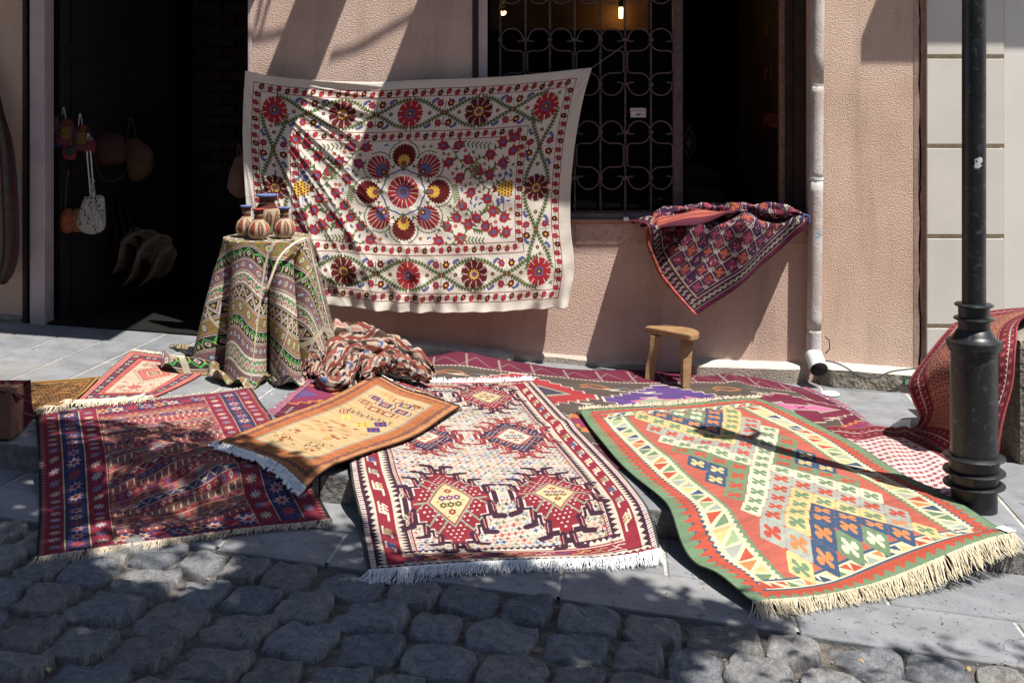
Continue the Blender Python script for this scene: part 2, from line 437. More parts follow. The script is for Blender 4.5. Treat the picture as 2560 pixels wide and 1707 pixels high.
RED, DRED, BLUE, GRN, YEL = (190, 28, 36), (104, 20, 24), (84, 92, 158), (86, 100, 52), (226, 170, 40)
def scallop(cv, x, y, r, n, amp, c, sx=1.0, sy=1.0, rot=0):
    P = []
    for k in range(n * 6):
        th = 2 * math.pi * k / (n * 6) + rot
        rr = r * (1 + amp * abs(math.sin(n * (th - rot) / 2)) - amp)
        P.append((x + sx * rr * math.cos(th), y + sy * rr * math.sin(th)))
    cv.poly(P, c)
def suz_rosette(cv, x, y, r, kind):
    bg = (226, 216, 202)
    if kind == 0:
        scallop(cv, x, y, r, 30, .12, RED, .95, 1.05)
        for k in range(10):
            th = k * math.pi / 5 + .3
            cv.line((x + r * .62 * math.cos(th), y + r * .62 * math.sin(th)), (x + r * .95 * math.cos(th), y + r * .98 * math.sin(th)), .45, bg)
        scallop(cv, x, y, r * .40, 9, .35, BLUE); cv.disc(x, y, r * .2, DRED); cv.disc(x, y, r * .1, YEL)
    else:
        for k in range(10):
            th = k * math.pi / 5
            p = [(0, 0)] + [(r * 1.0 * math.cos(th + a), r * 1.06 * math.sin(th + a)) for a in (.02, .12, .25, .38, .50)]
            cv.poly([(x + a, y + b) for a, b in p], DRED)
            scallop(cv, x + r * .72 * math.cos(th + .3), y + r * .76 * math.sin(th + .3), r * .30, 7, .25, DRED)
        cv.disc(x, y, r * .62, DRED)
        for k in range(10):
            th = k * math.pi / 5
            cv.line((x + r * .5 * math.cos(th), y + r * .5 * math.sin(th)), (x + r * .95 * math.cos(th + .1), y + r * math.sin(th + .1)), .4, bg)
        scallop(cv, x, y, r * .40, 10, .25, YEL); cv.disc(x, y, r * .2, BLUE); cv.disc(x, y, r * .11, RED)
TUL = [(-.25, 1), (-.9, .35), (-.75, -.35), (-1.1, -1), (-.45, -.7), (0, -1.25), (.45, -.7), (1.1, -1), (.75, -.35), (.9, .35), (.25, 1)]
def tulip(cv, x, y, s, rot, c=RED, cc=BLUE):
    cv.poly(tf(TUL, x, y, s, rot), c); q = tf([(0, 0)], x, y, s, rot)[0]; cv.disc(q[0], q[1], s * .36, cc)
def bud(cv, x, y, s, rot, c):
    cv.poly(tf([(-.9, .2), (-.5, -.7), (.1, -.8), (.35, -1.5), (.75, -.6), (.8, .3), (.2, .85), (-.5, .8)], x, y, s, rot), c)
def sprig(cv, pts, wd, c, leaf=1.6, step=1.5, seed=0):
    P = smooth_poly(pts, max(4, int(sum(math.dist(pts[i], pts[i + 1]) for i in range(len(pts) - 1)) / (step / 2))))
    cv.path([tuple(p) for p in P], wd, c)
    for i in range(1, len(P) - 1, 2):
        d = P[i + 1] - P[i - 1]; d = d / (np.linalg.norm(d) + 1e-6)
        for sg in (-1, 1):
            if (i // 2) % 2 == (sg > 0) or True:
                n = np.array([-d[1], d[0]]) * sg
                q = P[i] + (d * .8 + n * .75) * leaf
                m = P[i] + (d * .15 + n * .55) * leaf * .8
                cv.poly([tuple(P[i]), tuple(m), tuple(q), tuple(P[i] + d * leaf * .55)], c)
def suz_cross(cv, x, y, dx, dy, span, half):
    """the leafy crossing between two rosettes; (dx, dy) runs along the border"""
    nx, ny = -dy, dx
    L = lambda a, b: (x + dx * a + nx * b, y + dy * a + ny * b)
    for sa in (-1, 1):
        for sb in (-1, 1):
            sprig(cv, [L(0, 0), L(sa * span * .30, sb * half * .35), L(sa * span * .62, sb * half * .78), L(sa * span * .98, sb * half * 1.0)], .8, GRN, 2.1, 1.7)
            a = math.atan2(ny * sb, nx * sb) + math.pi / 2
            tulip(cv, *L(sa * 2.9, sb * 5.6), 2.1, a + sa * .45, (RED, DRED)[sa > 0], (BLUE, YEL)[sa > 0])
            q = L(sa * 7.2, sb * half * .93); cv.poly(tf([(0, 0), (1.6, -.8), (2.6, .1), (1.1, .5), (.3, 1.7), (-.5, .8)], *q, 1.5, a), BLUE)
        q = L(sa * span * .45, 0); scallop(cv, q[0], q[1], 1.15, 6, .25, DRED); cv.disc(q[0], q[1], .4, YEL)
    cv.path([L(0, -7), L(0, 7)], .35, GRN)
    scallop(cv, x, y, 1.35, 6, .25, DRED); cv.disc(x, y, .45, YEL)
def vine(cv, x0, y0, x1, y1):
    L = math.hypot(x1 - x0, y1 - y0); n = max(2, int(L / 4.6)); dx, dy = (x1 - x0) / L, (y1 - y0) / L
    pts = []
    for i in range(n * 8 + 1):
        a = L * i / (n * 8); b = 1.05 * math.sin(math.pi * i / 8)
        pts.append((x0 + dx * a - dy * b, y0 + dy * a + dx * b))
    cv.path(pts, .32, (110, 112, 62))
    for i in range(n):
        a = L * (i + .5) / n; sg = -1 if i % 2 == 0 else 1; b = -.55 * sg * -1
        b = -0.5 if i % 2 == 0 else .5
        px, py = x0 + dx * a - dy * b, y0 + dy * a + dx * b
        bud(cv, px, py, 1.8, math.atan2(dy, dx) + (0 if i % 2 else math.pi), DRED if i % 3 == 0 else RED)
        cv.disc(px, py, .42, YEL if i % 3 == 0 else BLUE)
def suzani():
    cv = Cv(188, 130, 5.2, (226, 216, 202))
    lc = (158, 40, 46)
    cv.frame(5, 5.2, 181, 124.5, .35, lc); cv.frame(9, 9.6, 177, 119.5, .35, lc)
    cv.frame(26.5, 29.5, 159.5, 98.5, .35, lc); cv.frame(31, 34.5, 155.5, 92.5, .35, lc)
    for a, b in (((5, 179), (7.4, 7.4)), ((7, 179), (122, 122))): vine(cv, a[0] + 2, b[0], a[1], b[1])
    vine(cv, 7, 9.5, 7, 121); vine(cv, 179, 9.5, 179, 121)
    vine(cv, 28.5, 32, 157, 32); vine(cv, 28.5, 95.5, 157, 95.5); vine(cv, 28.8, 34, 28.8, 94); vine(cv, 157.5, 34, 157.5, 94)
    xs = [17.2, 54.5, 92, 130, 167.5]; ys = [19.3, 64, 109.3]
    for r_, y in ((0, ys[0]), (1, ys[2])):
        for i in range(4): suz_cross(cv, (xs[i] + xs[i + 1]) / 2, y, 1, 0, 18.2, 8.3)
    for x in (xs[0], xs[-1]):
        for i in range(2): suz_cross(cv, x, (ys[i] + ys[i + 1]) / 2, 0, 1, 21, 7.0)
    for y in (ys[0], ys[2]):
        for i, x in enumerate(xs): suz_rosette(cv, x, y, 7.6, i % 2)
    suz_rosette(cv, xs[0], 64, 7, 1); suz_rosette(cv, xs[-1], 64, 7, 1)
    cx, cy = 91, 63.3
    T = [(1215, 535), (1305, 535), (1255, 635), (1370, 625), (1325, 730), (1435, 690), (1500, 600), (1580, 655), (1635, 585), (1635, 505), (1568, 530), (1505, 720),
         (1395, 820), (1495, 860), (1530, 935), (1345, 895), (1600, 975), (1430, 970), (1310, 965), (1380, 1005), (1250, 1015), (1485, 1020), (1535, 1055), (1610, 1060), (1330, 1085), (1195, 1095)]
    stems = [[(118, 40), (124, 48), (133, 57), (141, 63), (149, 57)], [(117, 93), (127, 86), (136, 77), (142, 66)], [(126, 52), (134, 46), (144, 40), (150, 36)],
             [(130, 84), (140, 86), (150, 88)], [(133, 57), (141, 52), (149, 46)], [(136, 77), (145, 73), (149, 80)]]
    rs = random.Random(4)
    for fx in (1, -1):
        X = lambda x: cx + fx * (x - cx)
        dense = []
        for st in stems:
            P = smooth_poly(st, 30); dense += [tuple(p) for p in P]
            cv.path([(X(p[0]), p[1]) for p in P], .45, GRN)
            for i in range(1, 29, 2):
                d = P[i + 1] - P[i]; d /= np.linalg.norm(d); sg = rs.choice((-1, 1))
                q = P[i] + d * 2.0 + np.array([-d[1], d[0]]) * sg * 3.0
                m = P[i] + d * 2.0 + np.array([-d[1], d[0]]) * sg * .4
                cv.poly([(X(P[i][0]), P[i][1]), (X(q[0]), q[1]), (X(m[0]), m[1])], GRN)
        for k, (a, b) in enumerate(T):
            x, y = (a - 30) * .0951, (b - 130) * .0936
            q = min(dense, key=lambda p: (p[0] - x) ** 2 + (p[1] - y) ** 2)
            sprig(cv, [(X(q[0]), q[1]), (X((q[0] + x) / 2 + .8), (q[1] + y) / 2), (X(x), y)], .5, GRN, 1.5, 2.4)
            ang = math.atan2(y - q[1], x - q[0]) + math.pi / 2
            tulip(cv, X(x), y, 3.1, ang * fx, (182, 34, 44), BLUE)
        for (a, b), (c, d) in (((124, 37), (138, 39)), ((133, 48), (131, 56)), ((114, 84), (124, 70)), ((124, 90), (136, 91)), ((120, 60), (122, 68))):
            n = 7
            for i in range(n):
                px, py = a + (c - a) * i / (n - 1), b + (d - b) * i / (n - 1)
                for sg in (-1, 1):
                    th = math.atan2(d - b, c - a) + sg * 1.0
                    cv.line((X(px), py), (X(px + 2.0 * math.cos(th)), py + 2.0 * math.sin(th)), .75, (98, 118, 62))
        # artichoke flower at the side
        ax, ay = X(149), 63.3
        for k in range(14):
            th = rs.uniform(0, 6.28); rr = rs.uniform(5, 9.5); q = (ax + rr * .45 * math.cos(th), ay + rr * 1.25 * math.sin(th))
            scallop(cv, q[0], q[1], 1.35, 5, .45, BLUE)
        cv.path([(ax, ay - 12), (ax, ay + 12)], .3, BLUE)
        cv.poly(tf([(-5, 0), (-3, -2.6), (0, -4.2), (4, -4.4), (5.4, 0), (4, 4.4), (0, 4.2), (-3, 2.6)], ax, ay, 1, 0, fx), YEL)
        for i in range(5):
            for j in range(-2, 3): cv.disc(ax + fx * (-3 + i * 1.8), ay + j * 1.7 + (.8 if i % 2 else 0), .5, DRED)
        cv.poly(tf([(-7.4, -2), (-4.2, -1.2), (-4.2, 1.2), (-7.4, 2), (-6, 0)], ax, ay, 1, 0, fx), DRED)
    # centre medallion
    P = []
    for k in range(96):
        th = 2 * math.pi * k / 96; P.append((cx + (11.6 + .9 * abs(math.cos(4 * th))) * math.cos(th), cy + (11.8 + .9 * abs(math.cos(4 * th))) * math.sin(th)))
    cv.path(P + [P[0]], .8, BLUE)
    for k in range(8):
        th = k * math.pi / 4; r0 = 20.2; x, y = cx + r0 * 1.0 * math.cos(th), cy + r0 * math.sin(th); odd = k % 2
        out = th
        fan = [(x - 6.3 * math.cos(th) * .55, y - 6.3 * math.sin(th) * .55)]
        scallop(cv, x, y, 6.9, 22, .14, (168, 32, 38) if odd else DRED)
        if odd:
            for j in range(-3, 4):
                a = th + j * .42; o = (x - 3.2 * math.cos(th), y - 3.2 * math.sin(th))
                cv.line((o[0] + 4 * math.cos(a), o[1] + 4 * math.sin(a)), (x + 6.7 * math.cos(a), y + 6.7 * math.sin(a)), .4, (226, 216, 202))
        q = (x - 2.6 * math.cos(th), y - 2.6 * math.sin(th))
        scallop(cv, q[0], q[1], 3.7, 11, .25, BLUE if odd else YEL)
        q = (x - 4.2 * math.cos(th), y - 4.2 * math.sin(th)); cv.disc(q[0], q[1], 1.6, DRED if odd else (160, 40, 50)); cv.disc(q[0], q[1], .7, YEL if odd else BLUE)
        q = (x - 6.8 * math.cos(th), y - 6.8 * math.sin(th))
        cv.poly(tf([(0, 2.4), (-2.4, -1.4), (-.6, -.2), (0, -2.2), (.6, -.2), (2.4, -1.4)], *q, .95, th + math.pi / 2), GRN)
        # white heart beside each flower foot
        a2 = th + math.pi / 8; q = (cx + 15.5 * math.cos(a2), cy + 15.5 * math.sin(a2))
        cv.poly(tf([(0, 1.5), (-1.6, -1.2), (0, -.4), (1.6, -1.2)], *q, 1, a2 + math.pi / 2), GRN)
        for s2 in (-1, 1):
            pts = [(x + 8.4 * math.cos(th + s2 * a), y + 8.4 * math.sin(th + s2 * a)) for a in (.25, .8, 1.3, 1.8)]
            sprig(cv, pts, .35, GRN, .9, 1.4)
    scallop(cv, cx, cy, 9.2, 34, .08, (176, 30, 38))
    for k in range(16):
        th = k * math.pi / 8 + .1; cv.line((cx + 4.4 * math.cos(th), cy + 4.4 * math.sin(th)), (cx + 8.9 * math.cos(th), cy + 8.9 * math.sin(th)), .42, (226, 216, 202))
    scallop(cv, cx, cy, 3.9, 12, .22, BLUE); cv.disc(cx, cy, 1.9, (70, 76, 120)); cv.disc(cx, cy, 1.0, DRED); cv.disc(cx, cy, .4, YEL)
    bg = rgb(226, 216, 202)
    for zone in ((33, 37, 153.5, 90.5), (10.5, 11, 175.5, 27.5), (10.5, 100.5, 175.5, 117.5), (10.5, 28, 24.5, 100), (161.5, 28, 175.5, 100)):
        for _ in range(int((zone[2] - zone[0]) * (zone[3] - zone[1]) / 1.6)):
            x, y = rs.uniform(zone[0], zone[2]), rs.uniform(zone[1], zone[3]); r = 1.35
            a, b, c, d = cv._bb(x - r, y - r, x + r, y + r)
            if np.abs(cv.a[b:d, a:c] - bg).max() > .02 or math.hypot(x - cx, y - cy) < 17: continue
            t = rs.random(); th = rs.uniform(0, 6.28)
            if t < .45:
                cv.poly(tf([(0, 1.5), (-.9, 0), (0, -1.5), (.5, 0)], x, y, 1, th), GRN); cv.line((x, y), (x + 1.6 * math.cos(th), y + 1.6 * math.sin(th)), .4, GRN)
            elif t < .75: cv.poly(tf([(0, 0), (1.6, -.8), (2.0, .1), (1.0, .5), (.3, 1.6), (-.5, .8)], x, y, .95, th), BLUE)
            else: scallop(cv, x, y, 1.1, 5, .35, RED); cv.disc(x, y, .4, YEL)
    return cv

def saw(cv, x0, y0, x1, y1, n, h, c, side=1, step=False):
    """a row of n teeth from (x0,y0) to (x1,y1), pointing to the side"""
    dx, dy = (x1 - x0) / n, (y1 - y0) / n; L = math.hypot(dx, dy); nx, ny = -dy / L * h * side, dx / L * h * side
    for i in range(n):
        a = (x0 + dx * i, y0 + dy * i); b = (a[0] + dx, a[1] + dy); m = (a[0] + dx / 2 + nx, a[1] + dy / 2 + ny)
        if step:
            p = [a]
            for k in range(1, 4): p += [(a[0] + dx * (k - 1) / 6 + nx * k / 3, a[1] + dy * (k - 1) / 6 + ny * k / 3), (a[0] + dx * k / 6 + nx * k / 3, a[1] + dy * k / 6 + ny * k / 3)]
            for k in range(3, 0, -1): p += [(b[0] - dx * k / 6 + nx * k / 3, b[1] - dy * k / 6 + ny * k / 3), (b[0] - dx * (k - 1) / 6 + nx * k / 3, b[1] - dy * (k - 1) / 6 + ny * k / 3)]
            cv.poly(p + [b], c)
        else: cv.poly([a, m, b], c)
def green_kilim():
    W, H = 122, 212
    gr, rd, bl, cr, ye, gy, org, fld = (102, 138, 98), (206, 70, 46), (54, 82, 122), (222, 208, 162), (222, 188, 112), (160, 170, 158), (226, 124, 60), (200, 86, 68)
    wh = (220, 212, 176)
    cv = Cv(W, H, 4.6, gr); rs = random.Random(3)
    bx, by = 24, 15.5
    # side borders
    for sx in (0, 1):
        X = (lambda a: a) if sx == 0 else (lambda a: W - a)
        sd = -1 if sx == 0 else 1
        cv.rect(min(X(6), X(12)), 4, max(X(6), X(12)), H - 4, bl)
        cv.poly([(X(7.5), 5), (X(9.6), 7), (X(9.6), H - 7), (X(7.5), H - 5)], rd)
        saw(cv, X(7.6), 6, X(7.6), H - 6, 44, 4.4, rd, -sd)
        cv.rect(min(X(7.4), X(9.4)), 6, max(X(7.4), X(9.4)), H - 6, rd)
        saw(cv, X(9.3), 6, X(9.3), H - 6, 60, 1.4, rd, sd)
        cv.rect(min(X(11.4), X(21.4)), 9, max(X(11.4), X(21.4)), H - 9, cr)
        saw(cv, X(11.5), 8, X(11.5), H - 8, 70, 1.3, cr, -sd)
        saw(cv, X(21.3), 8, X(21.3), H - 8, 70, 1.3, cr, sd)
        cv.rect(min(X(22.5), X(24)), 8, max(X(22.5), X(24)), H - 8, gr)
        saw(cv, X(22.7), 8, X(22.7), H - 8, 70, 1.1, cr, sd) if 0 else None
        n = 38; pal = [bl, gr, ye, org, gy, gr, rd, ye, bl, rd, (170, 176, 150), (150, 175, 120)]
        for i in range(n):
            y0 = 10 + (H - 20) * i / n; y1 = 10 + (H - 20) * (i + 1) / n; c = pal[(i * 5 + sx * 3 + rs.randrange(2)) % len(pal)]
            if i % 2 == 0: p = [(X(13), y0 + .6), (X(20), y0 + .6 + (y1 - y0) * .15), (X(13), y1 + (y1 - y0) * .55)]
            else: p = [(X(20), y0 - (y1 - y0) * .4 + .6), (X(20), y1 - .4), (X(13.4), y1 - .2)]
            cv.poly(p, c)
    # ends
    for sy in (0, 1):
        Y = (lambda a: a) if sy == 0 else (lambda a: H - a)
        sd = 1 if sy == 0 else -1
        e = lambda a, b, x0, x1, c: cv.rect(x0, min(Y(a), Y(b)), x1, max(Y(a), Y(b)), c)
        e(4.5, 7.2, 7, W - 7, rd); saw(cv, 5, Y(5), W - 5, Y(5), 24, 3.2, rd, -sd); saw(cv, 8, Y(7), W - 8, Y(7), 24, 0.8, rd, sd)
        e(7.4, 8.4, 9, W - 9, bl); e(8.4, 14.2, 11.4, W - 11.4, cr); e(14.2, 15.2, 14, W - 14, bl)
        pal = [org, gr, rd, ye, bl, gy, rd, gr, bl]
        n = 26
        for i in range(n):
            x0 = 14 + (W - 28) * i / n; x1 = 14 + (W - 28) * (i + 1) / n; c = pal[(i * 4 + sy * 2) % len(pal)]
            p = [(x0 + .3, Y(9.2)), (x1 + 1.0, Y(9.2)), (x0 + 1.2, Y(13.4))] if i % 2 == 0 else [(x0 - .2, Y(13.4)), (x1 - .3, Y(13.4)), (x1 + .2, Y(9.6))]
            cv.poly(p, c)
        for k in (12, W - 12): cv.poly([(k - 3, Y(9)), (k + 3, Y(9)), (k, Y(15))], rd)
    cv.rect(bx, by, W - bx, H - by, fld)
    for sx in (0, 1):
        x = bx if sx == 0 else W - bx
        cv.rect(min(x, x + (-1.4 if sx == 0 else 1.4)), by, max(x, x + (-1.4 if sx == 0 else 1.4)), H - by, gr)
        saw(cv, x, by, x, H - by, 64, 1.0, fld, 1 if sx == 0 else -1)
    a, b = 5.7, 9.7; cx, cy = W / 2, H / 2
    pal = [(bl, org), (gr, wh), (ye, gr), (gy, (208, 66, 46)), (wh, gr), (gr, (208, 66, 46)), (bl, ye), (ye, gr), (gy, rd), (wh, gr)]
    NJ = int((H / 2 - by - 2) / b); NI = int((W / 2 - bx - 1) / a)
    X1 = [(-.66, -.16), (-.40, -.26), (-.14, -.08), (-.30, -.44), (-.12, -.62), (.06, -.50), (.14, -.08), (.40, -.26), (.66, -.16), (.66, .16), (.40, .26), (.14, .08), (.30, .44), (.12, .62), (-.06, .50), (-.14, .08), (-.40, .26), (-.66, .16)]
    for j in range(-NJ, NJ + 1):
        for i in range(-NI, NI + 1):
            if (i + j) % 2: continue
            if abs(i) * a + a > W / 2 - bx + .3: continue
            x, y = cx + i * a, cy + j * b
            k = (abs(j) - abs(i)) // 2; c, m = {-3: (bl, ye), -2: (bl, ye), -1: (gr, (208, 66, 46)), 0: (wh, gr), 1: (gy, (208, 66, 46)), 2: (ye, gr), 3: (bl, org), 4: (gr, wh), 5: (ye, gr), 6: (bl, org)}.get(k, (gr, wh))
            if j > 7 and i % 4 == 0: c, m = (gy, org) if i else (bl, org)
            s = .93
            cv.poly([(x - a * s, y), (x - a * s * .12, y - b * s), (x + a * s * .12, y - b * s), (x + a * s, y), (x + a * s * .12, y + b * s), (x - a * s * .12, y + b * s)], c)
            cv.poly([(x + px * a * .84, y + py * b * .9) for px, py in X1], m)
    cv.rect(0, 0, .5, H, (50, 70, 50)); cv.rect(W - .5, 0, W, H, (50, 70, 50))
    return cv

def white_soumak():
    W, H = 98, 206; cv = Cv(W, H, 5.0, (202, 190, 174)); rs = random.Random(11)
    dk, rd, cr, nv = (62, 30, 52), (154, 30, 48), (208, 192, 170), (40, 44, 62)
    cols = [(60, 82, 150), (186, 70, 56), (140, 120, 80), (150, 165, 180), (70, 60, 70), (205, 150, 110), (90, 110, 160), (190, 175, 150), (120, 130, 110), (200, 120, 100)]
    bx, by = 16.5, 13
    # birds
    y = by
    r = 0
    while y < H - by:
        x = bx + (1.3 if r % 2 else 0)
        while x < W - bx:
            c = rs.choice(cols); f = 1 if (r // 1) % 2 else -1; s = rs.uniform(.8, 1.15)
            if True:
                cv.poly([(x + f * a * s, y + b * s) for a, b in ((-1.35, -.6), (-.4, -.25), (.2, -1.2), (.5, -.15), (1.35, .1), (.4, .6), (.1, 1.15), (-.3, .4))], c)
            x += 2.3
        y += 1.95; r += 1
    for _ in range(26):
        x, y = rs.uniform(bx, W - bx), rs.uniform(by, H - by); cv.line((x, y), (x + 1.6, y - 4), .35, (60, 55, 55))
    # borders
    cv.rect(0, 0, bx, H, cr); cv.rect(W - bx, 0, W, H, cr); cv.rect(0, 0, W, by, cr); cv.rect(0, H - by, W, H, cr)
    for sx in (0, 1):
        X = (lambda a: a) if sx == 0 else (lambda a: W - a); sd = -1 if sx == 0 else 1
        RC = lambda a, b, c: cv.rect(min(X(a), X(b)), 0, max(X(a), X(b)), H, c)
        RC(0, .9, (56, 66, 64)); RC(.9, 2.6, (232, 215, 205))
        for i in range(int(H / 1.1)): cv.line((X(1.0), i * 1.1), (X(2.5), i * 1.1 + .6), .4, dk if i % 2 else (186, 70, 70))
        RC(2.6, 3.6, dk); saw(cv, X(3.5), 3, X(3.5), H - 3, 72, 1.7, dk, sd)
        RC(5.9, 11.4, rd); saw(cv, X(11.5), 4, X(11.5), H - 4, 90, .0001, rd, sd)
        saw(cv, X(14.6), by - 2, X(14.6), H - by + 2, 78, 2.2, dk, -sd); RC(14.4, 15.4, dk) if 0 else cv.rect(min(X(14.5), X(15.3)), by - 2, max(X(14.5), X(15.3)), H - by + 2, dk)
        for i in range(int(H / 1.1)): cv.line((X(15.5), i * 1.1), (X(16.5), i * 1.1 + .6), .4, (186, 70, 70) if i % 2 else nv)
        RC(16.4, 16.8, rd) if 0 else cv.rect(min(X(16.3), X(16.7)), by, max(X(16.3), X(16.7)), H - by, rd)
        n = 16
        for i in range(n):
            yy = 12 + (H - 24) * (i + .5) / n; c = [(60, 90, 150), (215, 200, 150), (150, 140, 90), (150, 165, 150), (215, 200, 170)][(i * 3 + sx) % 5]
            cv.path([(X(7.2), yy - 4.5), (X(7.2), yy), (X(9.8), yy + 2.2), (X(9.8), yy + 5)], .75, (190, 200, 180))
            for q in (-1.4, 0, 1.4): cv.path([(X(7.4), yy + q - 1.5), (X(8.6), yy + q), (X(8.4), yy + q - 1.6), (X(10), yy + q + .6)], .5, c)
    for sy in (0, 1):
        Y = (lambda a: a) if sy == 0 else (lambda a: H - a); sd = 1 if sy == 0 else -1
        RC = lambda a, b, c, m=0: cv.rect(m, min(Y(a), Y(b)), W - m, max(Y(a), Y(b)), c)
        RC(1.0, 1.6, rd, 1); RC(1.6, 3, cr, 3); saw(cv, 3, Y(1.6), W - 3, Y(1.6), 36, 1.2, dk, sd); RC(3.6, 4.0, dk, 3)
        RC(4.4, 8.6, rd, 5.9)
        for i in range(12):
            xx = 12 + (W - 24) * (i + .5) / 12; c = [(60, 90, 150), (205, 170, 90), (150, 140, 90), (190, 190, 170)][i % 4]
            cv.path([(xx - 3, Y(5.5)), (xx, Y(6)), (xx + 1, Y(7.6)), (xx + 3.4, Y(7.2))], .55, c); cv.path([(xx - 1, Y(7.8)), (xx + 2, Y(5.2))], .4, c)
        RC(9.2, 9.8, rd, 12); saw(cv, 12, Y(12.6), W - 12, Y(12.6), 34, 1.8, dk, -sd); RC(12.4, 13.0, dk, 14)
    # medallions
    sage, beige = (140, 150, 128), (220, 190, 130)
    for r, (my, pal) in enumerate(((26, 0), (94, 1), (166, 0))):
        for mx in (31.5, 68):
            sx, sy = 15.5, 25.5
            out, body = (dk, (150, 30, 44)) if pal == 0 else ((150, 44, 50), (66, 40, 66))
            # stepped body
            n = 6; P = []
            for q in ((1, -1), (1, 1), (-1, 1), (-1, -1)):
                pts = []
                for k in range(n):
                    a0, a1 = k / n, (k + 1) / n
                    pts += [(a0, 1 - a0), (a1, 1 - a0)]
                pts = [(a * q[0] * sx, b * q[1] * sy) for a, b in pts]
                if q[0] * q[1] > 0: pts = pts[::-1]
                P += pts
            for grow, c in ((1.10, cr), (1.05, out), (.94, (226, 200, 190)), (.89, body)):
                cv.poly([(mx + a * grow, my + b * grow) for a, b in P], c)
            # white dots on the body
            for i in range(-7, 8):
                for j in range(-11, 12):
                    x, y = i * 1.9 + (.95 if j % 2 else 0), j * 1.9
                    if abs(x) / sx + abs(y) / sy < .78: cv.rect(mx + x - .38, my + y - .38, mx + x + .38, my + y + .38, (232, 205, 205) if pal == 0 else (205, 200, 220))
            # hooks
            for k in range(4):
                t = (k + .5) / 4
                for q in ((1, -1), (1, 1), (-1, 1), (-1, -1)):
                    x, y = mx + q[0] * sx * t * 1.02, my + q[1] * sy * (1 - t) * 1.02
                    e = (x + q[0] * 2.2, y + q[1] * 3.6)
                    cv.path([(x - q[0] * .6, y - q[1] * .5), (x + q[0] * .2, y + q[1] * 6.2), (x + q[0] * 3.2, y + q[1] * 6.8)], 2.2, out)
                    cv.line((x - q[0] * .1, y), (x + q[0] * .2, y + q[1] * 4.0), .4, (206, 120, 110))
                    cv.line((x + q[0] * .9, y + q[1] * 0), (x + q[0] * 1.1, y + q[1] * 2.5), .35, (200, 80, 70))
                    cv.rect(*(sorted((x + q[0] * 1.6, x + q[0] * 2.8)) and (min(x + q[0] * 1.6, x + q[0] * 3), min(y + q[1] * .4, y + q[1] * 2.4), max(x + q[0] * 1.6, x + q[0] * 3), max(y + q[1] * .4, y + q[1] * 2.4))), cr)
                    cv.path([(x + q[0] * 1.9, y + q[1] * .7), (x + q[0] * 2.6, y + q[1] * 1.4), (x + q[0] * 1.9, y + q[1] * 2.1)], .35, (60, 70, 70))
            # arms and kite
            arm = sage if pal == 0 else (196, 100, 80)
            for q in ((1, -1), (1, 1), (-1, 1), (-1, -1)):
                for t0 in (.25, .62):
                    x, y = mx + q[0] * 7 * t0, my + q[1] * 10.5 * (1 - t0)
                    cv.path([(x, y), (x + q[0] * 4.2, y + q[1] * 6.2), (x + q[0] * 5.2, y + q[1] * 5)], .75, arm)
            for q in (-1, 1): cv.path([(mx + q * 6, my), (mx + q * 12.5, my)], .8, arm); cv.path([(mx + q * 9, my), (mx + q * 12, my + 3)], .7, arm)
            for g, c in ((8.4, arm), (7.6, (170, 60, 50)), (7.0, beige if pal == 0 else (210, 205, 180))):
                cv.poly([(mx, my - g * 1.45), (mx + g, my), (mx, my + g * 1.45), (mx - g, my)], c)
            for (a, b, k) in ((0, -5, 0), (-2.6, -1.4, 1), (0, -1.4, 1), (2.6, -1.4, 1), (-2.6, 1.8, 2), (0, 1.8, 2), (2.6, 1.8, 2), (0, 5, 0)):
                cc = [(150, 40, 45), (110, 50, 120), (90, 80, 50)][k] if pal == 0 else [(180, 80, 60), (100, 110, 140), (150, 60, 60)][k]
                scallop(cv, mx + a, my + b, 1.35, 6, .3, cc); cv.disc(mx + a, my + b, .42, (235, 200, 120))
            for a, b in ((-1.6, -6.8), (1.6, -6.8), (-1.6, 7), (1.6, 7), (-4.4, .2), (4.4, .2)): cv.rect(mx + a - .4, my + b - .25, mx + a + .4, my + b + .25, (120, 90, 70))
    return cv

